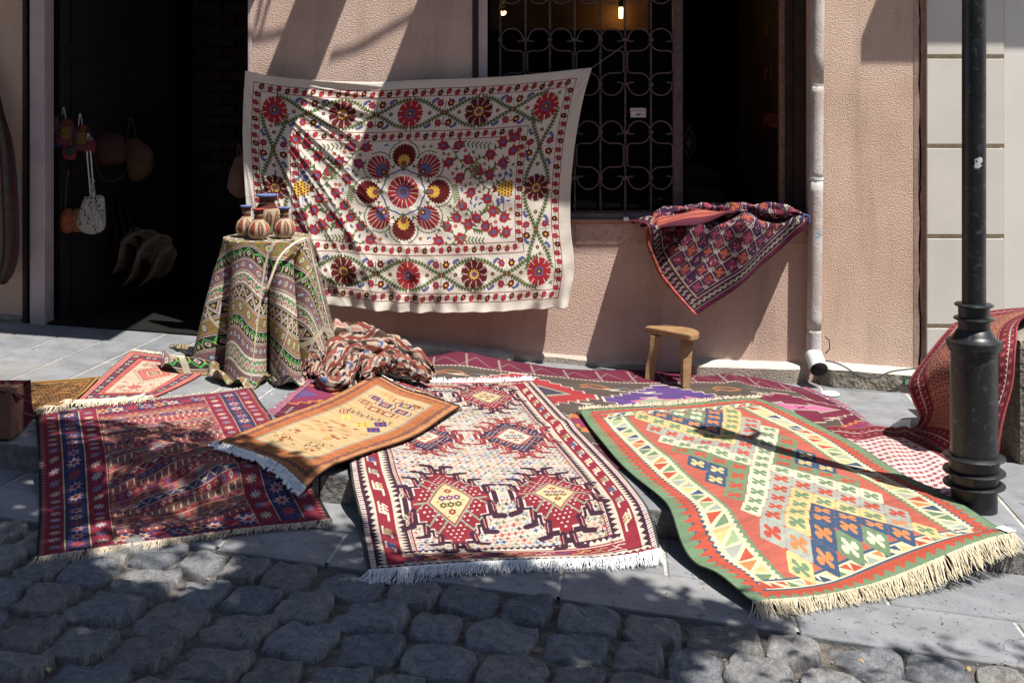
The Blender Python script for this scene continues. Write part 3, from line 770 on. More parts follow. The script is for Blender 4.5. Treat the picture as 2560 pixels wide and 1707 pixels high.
def star(cv, x, y, s, c, cc):
    P = []
    for k in range(16):
        th = k * math.pi / 8; r = s * (1.0 if k % 2 == 0 else .5); P.append((x + r * math.cos(th) * 1.1, y + r * math.sin(th) * .95))
    cv.poly(P, c); cv.poly([(x - s * .4, y), (x, y - s * .35), (x + s * .4, y), (x, y + s * .35)], cc)
def flower8(cv, x, y, s, c):
    for k in range(8):
        th = k * math.pi / 4 + .2; cv.line((x + s * .3 * math.cos(th), y + s * .25 * math.sin(th)), (x + s * math.cos(th), y + s * .8 * math.sin(th)), s * .32, c)
def purple_rug():
    W, H = 108, 132; cv = Cv(W, H, 5.2, (128, 26, 48)); rs = random.Random(8)
    rd, nv, st, pk, ln = (132, 28, 48), (46, 40, 84), (186, 146, 132), (196, 90, 90), (176, 150, 104)
    cv.rect(0, 0, 1.2, H, (34, 38, 48)); cv.rect(W - 1.2, 0, W, H, (34, 38, 48))
    for i in range(int(H / 1.5)):
        for x in (1.2, W - 2.8): cv.line((x, i * 1.5), (x + 1.4, i * 1.5 + .5), .45, (170, 110, 80))
    # end bands
    for y0 in (2, H - 12):
        cv.rect(3, y0, W - 3, y0 + 10, nv)
        for i in range(14):
            x = 6 + (W - 12) * (i + .5) / 14
            star(cv, x, y0 + 5, 3.9, [(200, 160, 140), (176, 40, 50), (150, 120, 130), (190, 130, 80)][i % 4], rd)
            flower8(cv, x + 3.4, y0 + (1.5 if i % 2 else 8.5), 1.2, st)
        cv.rect(3, y0 - .3, W - 3, y0 + .2, rd)
        saw(cv, 3, y0, W - 3, y0, 18, 2.0, rd, 1); saw(cv, 3, y0 + 10, W - 3, y0 + 10, 18, 2.0, rd, -1)
    for sx in (0, 1):
        X = (lambda a: a) if sx == 0 else (lambda a: W - a)
        RC = lambda a, b, c: cv.rect(min(X(a), X(b)), 3, max(X(a), X(b)), H - 3, c)
        RC(3, 9.5, rd); RC(9.5, 10, ln); RC(10, 18.5, nv); RC(18.5, 19, ln); RC(19, 27, (134, 28, 50)); RC(27, 27.4, ln)
        n = 20
        for i in range(n):
            y = 4 + (H - 8) * (i + .5) / n
            c = [st, (200, 160, 80), (186, 84, 90)][i % 3]
            flower8(cv, X(6.2), y, 1.9, [(170, 150, 160), (120, 110, 140), (190, 160, 130)][i % 3]); flower8(cv, X(23), y, 2.0, [(180, 165, 165), (120, 110, 140), (190, 160, 130)][(i + 1) % 3])
            star(cv, X(14.2), y, 3.2, [(182, 140, 134), (140, 50, 66), (160, 116, 128)][i % 3], (140, 36, 50))
            cv.rect(X(14.2) - 3.6, y + 2.7, X(14.2) + 3.6, y + 3.1, (60, 70, 140))
    # striped field
    y = 14.0; x0, x1 = 27.6, W - 27.6; k = 0
    base = [(146, 32, 52), (150, 84, 60), (138, 30, 52), (104, 44, 74), (160, 66, 62), (146, 34, 56), (150, 70, 70), (66, 50, 92), (142, 36, 56), (128, 84, 62)]
    while y < H - 14:
        h = rs.choice((2.0, 3.0, 3.6, 2.4, 4.2)); c = base[k % len(base)]
        cv.rect(x0, y, x1, y + h, c); cv.rect(x0, y, x1, y + .3, (190, 150, 110)); m = k % 5
        if m in (0, 3):
            i = 0; x = x0 + 1.4
            while x < x1:
                cc = rs.choice([(176, 146, 126), (80, 90, 136), (176, 146, 126), (176, 104, 64)])
                cv.poly([(x - 1.1, y + h / 2), (x, y + .5), (x + 1.1, y + h / 2), (x, y + h - .4)], cc); cv.disc(x, y + h / 2, .35, c); x += 3.2
        elif m == 1:
            x = x0
            while x < x1:
                cv.rect(x, y + .5, x + 1.6, y + h - .2, rs.choice([(160, 84, 58), (146, 50, 60), (100, 96, 96), (166, 104, 76), (120, 56, 84)])); x += 2.0
        elif m == 2:
            P = []; x = x0; i = 0
            while x < x1: P.append((x, y + (.5 if i % 2 else h - .4))); x += 2.4; i += 1
            cv.path(P, .45, (180, 150, 130))
            for q in P[::4]: cv.rect(q[0] - .8, y + h / 2 - .4, q[0] + .8, y + h / 2 + .4, (216, 196, 160))
        elif m == 4:
            x = x0 + 1
            while x < x1:
                cv.rect(x, y + .6, x + .6, y + h - .3, (216, 196, 170)); cv.rect(x + 1.2, y + .6, x + 1.8, y + h - .3, (150, 60, 60)); x += 2.9
        y += h; k += 1
    return cv

def orange_rug():
    W, H = 62, 142; cv = Cv(W, H, 5.5, (196, 120, 66)); rs = random.Random(2)
    org, br, gy, bg, gn = (200, 96, 46), (132, 74, 58), (150, 142, 126), (204, 164, 106), (140, 110, 44)
    cv.rect(0, 0, .6, H, (90, 50, 30)); cv.rect(W - .6, 0, W, H, (90, 50, 30)); cv.rect(0, 0, W, 1, (70, 42, 34)); cv.rect(0, H - 1, W, H, (70, 42, 34))
    # jagged brown blotches round the border
    def blot(x, y):
        P = [(x + rs.uniform(.5, 1.6) * 1.4 * math.cos(a), y + rs.uniform(.5, 1.6) * 1.4 * math.sin(a)) for a in np.linspace(0, 6.28, 9)[:-1]]; cv.poly(P, br)
    m = 10.5
    cv.rect(5, 6, W - 5, H - 6, org)
    for i in range(60):
        y = 3 + (H - 6) * i / 60
        blot(4.6, y); blot(W - 4.6, y)
    for i in range(24):
        x = 4 + (W - 8) * i / 24; blot(x, 5.2); blot(x, H - 5.2)
    for _ in range(700):
        side = rs.randrange(4)
        if side == 0: x, y = rs.gauss(8.2, .9), rs.uniform(8, H - 8)
        elif side == 1: x, y = W - rs.gauss(8.2, .9), rs.uniform(8, H - 8)
        elif side == 2: x, y = rs.uniform(8, W - 8), rs.gauss(9.4, 1)
        else: x, y = rs.uniform(8, W - 8), H - rs.gauss(9.4, 1)
        cv.poly([(x, y), (x + 1, y - .6), (x + 1.5, y + .3), (x + .4, y + .9)], rs.choice([gn, (150, 84, 50), gn, (186, 80, 36)]))
    cv.rect(11.5, 13.5, W - 11.5, H - 13.5, gy)
    cv.rect(12.4, 14.5, W - 12.4, H - 14.5, bg)
    for side in (11.5, W - 11.5):
        for i in range(70): cv.rect(side - .7, 13.5 + i * (H - 27) / 70, side + .7, 13.5 + (i + .5) * (H - 27) / 70, gy)
    def mot(x, y, s, c, cc):
        s *= 1.3
        cv.rect(x - s, y - s, x + s, y + s, c); cv.rect(x - s * .6, y - s * .6, x + s * .6, y + s * .6, cc)
        cv.path([(x - s * .4, y), (x, y - s * .3), (x + s * .4, y + .2)], .5, c)
        for q in (-1, 1): cv.path([(x + q * s * 1.5, y - s * .9), (x + q * s * 1.8, y + s * .2), (x + q * s * 1.5, y + s * .9)], .55, c)
    bl, dr, yl = (50, 54, 134), (150, 62, 52), (222, 170, 70)
    mot(26, 20, 2.2, (206, 130, 66), bg); mot(34, 24, 2.2, (170, 96, 60), (222, 190, 130)); mot(22, 31, 2.2, bl, (190, 96, 70)); mot(31, 35, 2.6, bl, (210, 120, 80)); mot(40, 28, 2.4, bl, yl)
    mot(20, 41, 2.1, dr, bg); mot(29, 45, 2.4, dr, (230, 190, 120)); mot(38, 46, 2.4, dr, (240, 200, 140)); mot(42, 38, 2.4, bl, (220, 140, 70)); mot(45, 24, 1.7, (90, 50, 50), (200, 110, 60))
    for i in range(9):
        x, y = 19 + i * 3.2, 56 + (i % 2) * 1.4
        cv.path([(x - 1.2, y - 1.5), (x, y), (x + 1.3, y - .6)], .6, (70, 44, 34)); cv.path([(x, y), (x - .4, y + 1.6), (x + 1, y + 2.4)], .6, (70, 44, 34)); cv.disc(x, y, .6, (150, 70, 50))
    def dia(x, y, s, c, cc):
        cv.poly([(x - s, y), (x, y - s * 1.3), (x + s, y), (x, y + s * 1.3)], c)
        for a, b in ((0, -.6), (-.4, 0), (.4, 0), (0, .6)): scallop(cv, x + a * s, y + b * s, .95, 5, .3, cc)
    dia(24, 68, 5, yl, (240, 214, 150)); dia(36, 70, 5.2, yl, (190, 100, 40)); dia(42, 62, 4, bl, (170, 60, 60)); dia(44, 72, 4.2, bl, (170, 60, 60)); dia(18, 62, 3.4, dr, (230, 190, 140))
    for _ in range(34):
        x, y = rs.uniform(16, W - 16), rs.uniform(78, 106)
        cv.path([(x - 1.6, y + .8), (x, y), (x + 1.6, y - 1)], .45, (100, 70, 44)); scallop(cv, x, y, 1.4, 5, .4, rs.choice([(196, 104, 60), (170, 70, 50), (206, 140, 60)]))
    for qx in (22, 40):
        for _ in range(26):
            x, y = qx + rs.gauss(0, 3.6), 117 + rs.gauss(0, 3.5); cv.path([(x, y), (x + rs.uniform(-2, 2), y + rs.uniform(-2, 2))], .8, rs.choice([(140, 50, 40), (196, 80, 50), (90, 70, 40), (210, 140, 50), (80, 50, 40)]))
    for x in (17, 21, 45): cv.disc(x, 108, .7, (110, 60, 50))
    return cv

def stepped(cx, cy, sx, sy, n):
    P = []
    for q in ((1, -1), (1, 1), (-1, 1), (-1, -1)):
        pts = []
        for k in range(n): pts += [(k / n, 1 - k / n), ((k + 1) / n, 1 - k / n)]
        pts = [(cx + a * q[0] * sx, cy + b * q[1] * sy) for a, b in pts]
        if q[0] * q[1] > 0: pts = pts[::-1]
        P += pts
    return P
def long_kilim():
    W, H = 300, 125; cv = Cv(W, H, 3.4, (112, 28, 56)); rs = random.Random(9)
    bur, gy, bk, cr, pur, pk, sg, rd, org = (126, 30, 62), (150, 140, 124), (84, 72, 66), (206, 190, 170), (92, 60, 140), (216, 96, 156), (146, 164, 130), (186, 44, 52), (206, 110, 50)
    for y0 in (0, H - 22):
        for i in range(15):
            x = 20 * i; cv.path([(x, y0 + 15), (x + 10, y0 + 5), (x + 20, y0 + 15)], .9, (122, 84, 90)); cv.line((x + 4, y0 + 3), (x + 4, y0 + 15), 1.5, (140, 122, 112))
            pass
    cv.rect(14, 16, W - 14, H - 22, bk)
    for y, sd in ((16, 1), (H - 22, -1)): saw(cv, 14, y, W - 14, y, 110, 1.4, cr, sd)
    for x in (14, W - 14): saw(cv, x, 22, x, H - 22, 30, 1.4, cr, 1 if x > 50 else -1)
    meds = [(36, 46, (pur, sg, pk, rd)), (114, 42, (rd, (70, 56, 84), sg, cr)), (196, 44, (pur, sg, pk, bur)), (270, 50, (bur, pk, sg, cr))]
    for x, y, (a, b, c, d) in meds:
        cv.poly(stepped(x, y, 40, 25, 7), cr); cv.poly(stepped(x, y, 38.6, 23.6, 7), a)
        cv.poly([(x - 26, y), (x - 8, y - 9), (x - 8, y - 5), (x + 8, y - 5), (x + 8, y - 9), (x + 26, y), (x + 8, y + 9), (x + 8, y + 5), (x - 8, y + 5), (x - 8, y + 9)], c)
        cv.poly([(x - 23, y), (x - 9, y - 6.6), (x - 9, y - 3.4), (x + 9, y - 3.4), (x + 9, y - 6.6), (x + 23, y), (x + 9, y + 6.6), (x + 9, y + 3.4), (x - 9, y + 3.4), (x - 9, y + 6.6)], b)
        cv.path([(x - 3, y - 2), (x + 3, y + 2)], 1.2, (140, 30, 60)); cv.path([(x + 3, y - 2), (x - 3, y + 2)], 1.2, (140, 30, 60))
    for x, y in ((75, 78), (156, 78), (234, 80), (300, 92), (0, 80)):
        cv.poly(stepped(x, y, 26, 21, 5), org); cv.poly(stepped(x, y, 20.4, 18.6, 5), (150, 40, 84)); cv.poly(stepped(x, y, 9, 9, 3), (100, 66, 140))
    for x, y in ((75, 26), (156, 26), (236, 26)):
        cv.path([(x - 8, y), (x - 3, y - 3), (x + 5, y - 2), (x + 8, y + 2), (x, y + 3), (x - 4, y + 1), (x - 8, y + 3)], 1.1, org); cv.path([(x + 14, y), (x + 18, y - 1), (x + 20, y + 2), (x + 26, y)], .7, (120, 130, 140))
    for _ in range(30):
        x, y = rs.uniform(20, 280), rs.uniform(28, 96)
        if rs.random() < .4: cv.path([(x, y), (x + 9, y - 1.5), (x + 3, y + 1), (x + 12, y + 1)], .8, cr)
    return cv

def small_red():
    W, H = 72, 92; cv = Cv(W, H, 5.5, (190, 56, 52)); rs = random.Random(5)
    nv, cr, rd = (52, 52, 92), (206, 178, 148), (190, 56, 50)
    for m in (1.4, 4.2): cv.frame(m, m, W - m, H - m, .35, (232, 214, 190))
    for i in range(120):
        for (x, y) in ((2.8, i * H / 120), (W - 2.8, i * H / 120)): cv.rect(x - .3, y, x + .3, y + .4, cr)
    cv.rect(5.6, 5.6, W - 5.6, H - 5.6, nv); cv.rect(11.4, 11.4, W - 11.4, H - 11.4, rd)
    for i in range(15):
        t = (i + .5) / 15; c = [(214, 180, 110), (196, 60, 54), cr][i % 3]
        for x, y in ((8.5, 5.6 + (H - 11.2) * t), (W - 8.5, 5.6 + (H - 11.2) * t)): star(cv, x, y, 2.3, c, nv)
        if i < 12:
            t = (i + .5) / 12
            for x, y in ((5.6 + (W - 11.2) * t, 8.5), (5.6 + (W - 11.2) * t, H - 8.5)): star(cv, x, y, 2.3, c, nv)
    for i in range(70):
        for x in (13, 14.8, W - 13, W - 14.8): cv.rect(x - .5, 12 + i * (H - 24) / 70, x + .5, 12.4 + i * (H - 24) / 70, (226, 160, 140))
    cv.rect(16.5, 15, W - 16.5, H - 15, cr)
    cx = W / 2
    for g, c in ((17, (150, 140, 120)), (15.6, cr), (14, (206, 80, 66)), (7, cr), (5.5, (196, 70, 60)), (3.6, (160, 150, 130))):
        cv.poly(stepped(cx, 36, g, g * 1.15, 7), c)
    for i in range(-12, 13):
        for j in range(-14, 15):
            if (i + j) % 2 == 0 and abs(i) / 14 + abs(j) / 16 < .95 and abs(i) + abs(j) > 8: cv.rect(cx + i - .3, 36 + j - .25, cx + i + .3, 36 + j + .25, (232, 200, 180))
    for _ in range(170):
        x, y = rs.uniform(19, W - 19), rs.choice([rs.uniform(55, 75), rs.uniform(17, 24)])
        cv.path([(x, y), (x + 1.5, y), (x + 1.5, y + 1.3), (x + .4, y + 1.3)], .5, rs.choice([(190, 80, 70), (130, 130, 110), (180, 60, 60)]))
    cv.poly(stepped(cx, 66, 6, 4, 3), (200, 90, 76))
    return cv

def gold_rug():
    W, H = 130, 60; cv = Cv(W, H, 4.5, (150, 92, 34)); rs = random.Random(6)
    cv.frame(1, 1, W - 1, H - 1, 1.2, (206, 160, 80)); cv.frame(4, 4, W - 4, H - 4, .8, (60, 40, 26)); cv.frame(7, 7, W - 7, H - 7, .8, (206, 160, 80))
    for r in range(14):
        for i in range(34):
            x, y = 12 + i * 3.3 + (1.6 if r % 2 else 0), 9 + r * 3.2
            c = rs.choice([(70, 46, 30), (40, 30, 26), (176, 110, 40), (120, 60, 40), (80, 76, 50), (44, 34, 30)])
            cv.poly([(x - 1.7, y), (x, y - 1.6), (x + 1.7, y), (x, y + 1.6)], c)
    return cv

def latch_hook():
    """purple window carpet: u runs along one edge, v along the other, with a lattice of hooked lozenges"""
    W, H = 120, 96; cv = Cv(W, H, 6.2, (62, 28, 60)); rs = random.Random(7)
    wh, org, pk, mg, rd = (190, 176, 166), (206, 92, 48), (186, 66, 96), (100, 24, 62), (150, 40, 60)
    cv.rect(0, 0, W, 3.4, (96, 22, 58))
    cv.rect(0, 0, 1.0, H, (176, 60, 66)); cv.rect(.9, 0, 1.8, H, (40, 40, 60))
    def hook(x, y, s, fx, fy, c): cv.path([(x - fx * s, y + fy * s), (x - fx * s, y - fy * s), (x + fx * s, y - fy * s), (x + fx * s, y + fy * .3 * s), (x, y + fy * .3 * s)], .55, c)
    for k in range(2):
        o = 3.6 if k == 0 else 1.8
    # narrow hooked borders
    for i in range(26):
        x = 4 + i * 4.7
        cv.rect(x - 2, 4, x + 2, 9, (54, 26, 40)); hook(x - .9, 6.4, .8, 1, 1, wh); hook(x + 1.1, 6.8, .8, -1, -1, (150, 170, 130)); cv.disc(x, 8.4, .5, rd)
    for j in range(20):
        y = 10 + j * 4.7
        cv.rect(2, y - 2, 9, y + 2, (58, 24, 44)); hook(4.2, y, .9, 1, 1, wh); hook(6.9, y + .3, .9, -1, -1, wh); cv.disc(5.6, y + 1.6, .5, org)
    cv.rect(0, 3.5, W, 3.9, wh); cv.rect(9.4, 9.6, W, 10.2, wh); cv.rect(9.4, 9.6, 10.0, H, (200, 170, 120))
    A = 9.4
    for i in range(-1, 14):
        for j in range(-1, 12):
            x, y = 15 + i * A, 17 + j * A
            if x < 12 or y < 12: continue
            if (i + j) % 2 == 0:
                cv.poly([(x - 3.9, y - 3.4), (x + 3.6, y - 3.9), (x + 3.9, y + 3.4), (x - 3.6, y + 3.9)], [(76, 34, 84), (116, 36, 66), (84, 30, 50)][(i + 2 * j) % 3])
                for a, b in ((-1.6, -1.6), (1.6, -1.2), (-1.2, 1.6), (1.7, 1.7), (0, 0)):
                    c = [org, pk, org][(i + j + 1) % 3]; cv.rect(x + a - 1, y + b - 1, x + a + 1, y + b + 1, c); cv.rect(x + a - .4, y + b - .4, x + a + .4, y + b + .4, mg)
            else:
                cv.rect(x - 3.2, y - 3.2, x + 3.2, y + 3.2, [(110, 30, 64), (64, 30, 76), (124, 40, 60)][(i * 2 + j) % 3])
                for q in range(6): cv.disc(x + rs.uniform(-2.4, 2.4), y + rs.uniform(-2.4, 2.4), .55, rs.choice([pk, org, (180, 130, 150)]))
            hook(x + 4.9, y - 2.8, 1.2, 1, 1, wh); (hook(x - 3.2, y + 4.8, 1.2, -1, 1, wh) if (i + 2 * j) % 3 else None)
            cv.path([(x - 4.7, y - 4.7), (x + 4.7, y - 4.7), (x + 4.7, y - 3)], .34, wh if (i + j) % 3 else (150, 120, 110)); cv.path([(x - 4.7, y - 4.7), (x - 4.7, y + (4.7 if (i * 3 + j) % 4 else 0))], .42, wh)
    return cv

def table_cloth():
    W, H = 170, 170; cv = Cv(W, H, 5.0, (150, 120, 80)); rs = random.Random(12)
    gn, wh, pk, ye, pu, bk, oc, pl = (44, 150, 76), (222, 214, 196), (176, 84, 110), (216, 196, 80), (96, 90, 160), (56, 48, 44), (170, 118, 56), (146, 98, 98)
    y = 0.0; k = 0
    while y < H:
        m = k % 5; h = (6.6, 7.4, 7.2, 6.2, 6.4)[m]
        cv.rect(0, y, W, y + h, (wh, bk, oc, bk, pl)[m])
        if m == 0:
            for i in range(29):
                x = i * 6; cv.rect(x - .35, y + .8, x + .35, y + h - .8, (196, 90, 80))
                cv.path([(x + .9, y + 1.5), (x + 3, y + 3.4), (x + 5.1, y + 1.5)], 1.1, gn); cv.path([(x + 1.2, y + 4), (x + 3, y + 5.6), (x + 4.8, y + 4)], 1.0, (176, 96, 90)); cv.disc(x + 3, y + 1.6, .7, (190, 70, 80))
        elif m == 1:
            P = [(i * 3.6, y + (1.3 if i % 2 else h - 1.3)) for i in range(49)]
            cv.path([(a, b - .8) for a, b in P], .8, wh); cv.path(P, .7, pk); cv.path([(a, b + .8) for a, b in P], .8, wh)
            for i in range(48):
                x = i * 3.6; yy = y + (h - 1.9 if i % 2 else 1.9); cv.poly([(x - 1.2, yy), (x, yy - 1.2), (x + 1.2, yy), (x, yy + 1.2)], ye); cv.disc(x, yy, .4, oc)
        elif m == 2:
            for i in range(22):
                x = i * 8
                cv.poly([(x - 2.3, y + h / 2), (x - 1, y + 1), (x + 1, y + 1), (x + 2.3, y + h / 2), (x + 1, y + h - 1), (x - 1, y + h - 1)], pu)
                cv.poly([(x - 1.7, y + h / 2), (x - .7, y + 1.7), (x + .7, y + 1.7), (x + 1.7, y + h / 2), (x + .7, y + h - 1.7), (x - .7, y + h - 1.7)], (214, 206, 120)); cv.disc(x, y + h / 2, .6, gn)
                for b in (2, h - 2): cv.poly([(x + 4 - 1.1, y + b), (x + 4, y + b - 1), (x + 5.1, y + b), (x + 4, y + b + 1)], (60, 160, 60)); cv.disc(x + 4, y + b, .3, (190, 60, 60))
        elif m == 3:
            for i in range(30):
                x = i * 5.8
                cv.path([(x, y + .8), (x + 2.9, y + 3.6), (x + 5.8, y + .8)], .8, (60, 190, 70)); cv.path([(x + 2.9, y + 3.4), (x + 2.9, y + h - .4)], .7, (200, 210, 60))
                cv.poly([(x - 1.4, y + 3.8), (x, y + 2.2), (x + 1.4, y + 3.8), (x, y + 5.6)], wh); cv.poly([(x - .8, y + 3.8), (x, y + 2.9), (x + .8, y + 3.8), (x, y + 4.8)], pk)
        else:
            for i in range(34):
                x = i * 5.2; s = 2.3 if i % 2 else 1.7
                cv.poly([(x - s, y + h / 2), (x, y + h / 2 - s), (x + s, y + h / 2), (x, y + h / 2 + s)], pu if i % 2 else wh); cv.poly([(x - s * .6, y + h / 2), (x, y + h / 2 - s * .6), (x + s * .6, y + h / 2), (x, y + h / 2 + s * .6)], wh if i % 2 else pl)
                cv.disc(x, y + h / 2, .5, (80, 150, 140))
        y += h
        cv.rect(0, y, W, y + 1.5, wh); cv.rect(0, y + .35, W, y + .6, bk); cv.rect(0, y + .95, W, y + 1.15, (150, 50, 50))
        for i in range(int(W / .9)): cv.rect(i * .9, y + .4, i * .9 + .4, y + 1.1, (90, 50, 44))
        y += 1.5; k += 1
    for x in (38, 96, 131): cv.rect(x, 0, x + 1.1, H, (206, 196, 170))
    for e in (0, W - 1.5): cv.rect(e, 0, e + 1.5, H, (200, 186, 160))
    return cv

def zig_kilim():
    W, H = 150, 110; cv = Cv(W, H, 4.6, (150, 60, 52)); rs = random.Random(13)
    br, cr, rd, nv, bl = (92, 66, 54), (214, 184, 162), (156, 62, 52), (52, 50, 66), (84, 100, 160)
    y = 0; k = 0
    while y < H:
        h = (9, 4, 7, 5)[k % 4]
        if k % 4 == 0:
            cv.rect(0, y, W, y + h, br)
            P = [(i * 7, y + (1.6 if i % 2 else h - 1.6)) for i in range(23)]; cv.path(P, 2.6, cr); cv.path(P, .9, (206, 130, 120))
            for i in range(11): cv.poly([(i * 14 + 5, y + 2.4), (i * 14 + 7, y + 1.2), (i * 14 + 9, y + 2.4), (i * 14 + 7, y + 3.6)], (220, 214, 200))
        elif k % 4 == 1: cv.rect(0, y, W, y + h, rd); saw(cv, 0, y, W, y, 40, 1.2, cr, 1)
        elif k % 4 == 2:
            cv.rect(0, y, W, y + h, cr)
            for i in range(22): cv.path([(i * 7, y + 1), (i * 7 + 3.5, y + 3.5), (i * 7, y + 6)], 1.7, nv if i % 3 else bl)
        else: cv.rect(0, y, W, y + h, (170, 80, 66)); saw(cv, 0, y + h, W, y + h, 30, 2.2, (206, 150, 130), -1)
        y += h; k += 1
    return cv

def red_carpet():
    W, H = 100, 200; cv = Cv(W, H, 4.4, (132, 30, 44)); rs = random.Random(14)
    dk, rs_, cr, org = (56, 24, 40), (186, 84, 80), (222, 196, 190), (196, 110, 76)
    for m, c, t in ((1, (196, 80, 84), 1), (3, dk, .6), (9, cr, .5), (10, dk, .8), (17, dk, .8), (18.4, org, .5)): cv.frame(m, m, W - m, H - m, t, c)
    for i in range(60):
        t = i / 60 * H
        for x in (6, 14, W - 14, W - 6): flower8(cv, x, t, 1.5, (184, 90, 80) if i % 2 else (90, 30, 46)); 
        for x in (10, W - 10): cv.poly([(x - .7, t), (x + .7, t + 1), (x + .7, t + 2), (x - .7, t + 1)], cr)
    for i in range(29):
        t = i / 29 * W
        for y in (6, 14, H - 14, H - 6): flower8(cv, t, y, 1.5, (184, 90, 80) if i % 2 else (90, 30, 46))
    cv.rect(19.5, 19.5, W - 19.5, H - 19.5, (166, 96, 74))
    for i in range(12):
        for j in range(30):
            x, y = 22 + i * 5.2 + (2.6 if j % 2 else 0), 22 + j * 5.3
            if x < W - 21:
                flower8(cv, x, y, 2.3, (122, 26, 40) if (i + j) % 3 else (84, 30, 50)); cv.disc(x, y, .8, (206, 150, 110))
    return cv
def pink_field():
    cv = red_carpet(); W, H = cv.W, cv.H
    cv.rect(19.5, 19.5, W - 19.5, H - 19.5, (226, 200, 198))
    for i in range(12):
        for j in range(30):
            x, y = 22 + i * 5.2 + (2.6 if j % 2 else 0), 22 + j * 5.3
            if x < W - 21: flower8(cv, x, y, 2.2, (162, 50, 58) if (i + j) % 3 else (180, 96, 90)); cv.disc(x, y, .7, (120, 60, 80))
    return cv
def striped_textile():
    W, H = 60, 110; cv = Cv(W, H, 4.5, (44, 40, 42)); rs = random.Random(15); x = 0
    pal = [(70, 30, 36), (40, 50, 50), (96, 56, 44), (50, 26, 40), (74, 70, 70), (96, 92, 88), (70, 66, 66), (36, 40, 54), (84, 80, 76)]
    while x < W:
        h = rs.choice((.8, 1.4, 2.6, 4, .6)); cv.rect(x, 0, x + h, H, rs.choice(pal)); x += h
    for x in (30,):
        cv.rect(x, 0, x + 6, H, (96, 26, 40))
        for i in range(26): cv.path([(x + .6, i * 4.2), (x + 3, i * 4.2 + 2.1), (x + 5.4, i * 4.2)], .8, (196, 180, 170) if i % 3 else (50, 70, 60))
    return cv
def embroidered_white():
    W, H = 40, 40; cv = Cv(W, H, 7, (206, 200, 190)); rs = random.Random(16)
    for _ in range(34):
        x, y = rs.uniform(2, 38), rs.uniform(2, 38); sprig(cv, [(x, y), (x + rs.uniform(-4, 4), y + rs.uniform(-4, 4))], .4, (80, 90, 60), .9, 1.2)
        scallop(cv, x, y, rs.uniform(1, 1.9), 5, .3, rs.choice([(170, 40, 44), (120, 40, 40), (60, 60, 70)]))
    return cv

# ------------------------------------------------------------------ ground, pavement, kerb, road
rnd = random.Random(21)
def slab(name, quad, zf, mat, parent, th=.06, b=.004, jitter=.0):
    """quad: four (x, y) corners, counter-clockwise seen from above"""
    c = Vector((sum(p[0] for p in quad) / 4, sum(p[1] for p in quad) / 4)); dz = rnd.uniform(-jitter, jitter)
    V = []
    for lvl, ins, z in ((0, b * 1.3, 0), (1, 0, -b), (2, 0, -th)):
        for p in quad:
            q = Vector(p); d = c - q; d = d / max(d.length, 1e-6) * ins; q = q + d
            V.append((q.x, q.y, zf(q.x, q.y) + z + dz))
    F_ = [(0, 1, 2, 3)] + [(l * 4 + k, (l + 1) * 4 + k, (l + 1) * 4 + (k + 1) % 4, l * 4 + (k + 1) % 4) for l in (0, 1) for k in range(4)]
    return mesh_obj(name, V, F_, mat, parent)
def sheet(name, x0, x1, y0f, y1f, dz, mat, n=40):
    xs = np.linspace(x0, x1, n); V = []; F_ = []
    for x in xs: V += [(x, y0f(x), SL * x + dz), (x, y1f(x), SL * x + dz)]
    for i in range(n - 1): F_.append((i * 2, i * 2 + 2, i * 2 + 3, i * 2 + 1))
    return mesh_obj(name, V, F_, mat)
road = tag(sheet('road', -60, 60, lambda x: -60, lambda x: 5.4, -.118, M['dirt'], 61), kind='structure')
pave = tag(sheet('pavement', -40, 40, lambda x: kerb_y(x) + .10, lambda x: 9, -.0045, M['mortar'], 41), kind='structure')
strip = tag(sheet('gutter', -40, 40, lambda x: street_y(x) + .03, lambda x: kerb_y(x) + .02, -.106, M['mortar'], 41), kind='structure')
up = lambda x, y: SL * x
lo = lambda x, y: SL * x - STEP
lean = lambda x0, y: x0 + .12 * (y - 5.5)
x = -4.2
while x < 4.2:
    wd = .235 if x < -.9 else (.47 if x > .6 else .34)
    wd *= rnd.uniform(.97, 1.03); g = .007
    y1 = 6.612
    a = x; bq = x + wd
    while True:
        y0 = y1 - rnd.uniform(.55, .95)
        ky = kerb_y((a + bq) / 2) + .185
        last = y0 < ky + .25
        ya, yb = (kerb_y(a) + .172, kerb_y(bq) + .172) if last else (y0, y0)
        slab('paving_slab', [(lean(a, ya) + g, ya + g), (lean(bq, yb) - g, yb + g), (lean(bq, y1) - g, y1 - g), (lean(a, y1) + g, y1 - g)], up, M['slab'], pave, jitter=.0015)
        y1 = y0
        if last: break
    x += wd
x = -4.3
while x < 4.3:
    L = rnd.uniform(.6, .8); a, b = x + .004, x + L - .004
    o = slab('kerb_stone', [(a, kerb_y(a)), (b, kerb_y(b)), (b, kerb_y(b) + .165), (a, kerb_y(a) + .165)], up, M['slab'], pave, th=.13, b=.006, jitter=.001)
    o.data.materials.append(M['riser'])
    for p in o.data.polygons:
        if abs(p.normal.z) < .3: p.material_index = 1
    x += L
div_y = lambda x: 4.05 - .145 * x
x = -4.4
xs_lo = [-4.4, -3.66, -2.95, -2.2, -1.55, -1.0, -.62, .147, .89, 1.62, 2.3, 3.0, 3.7, 4.4]
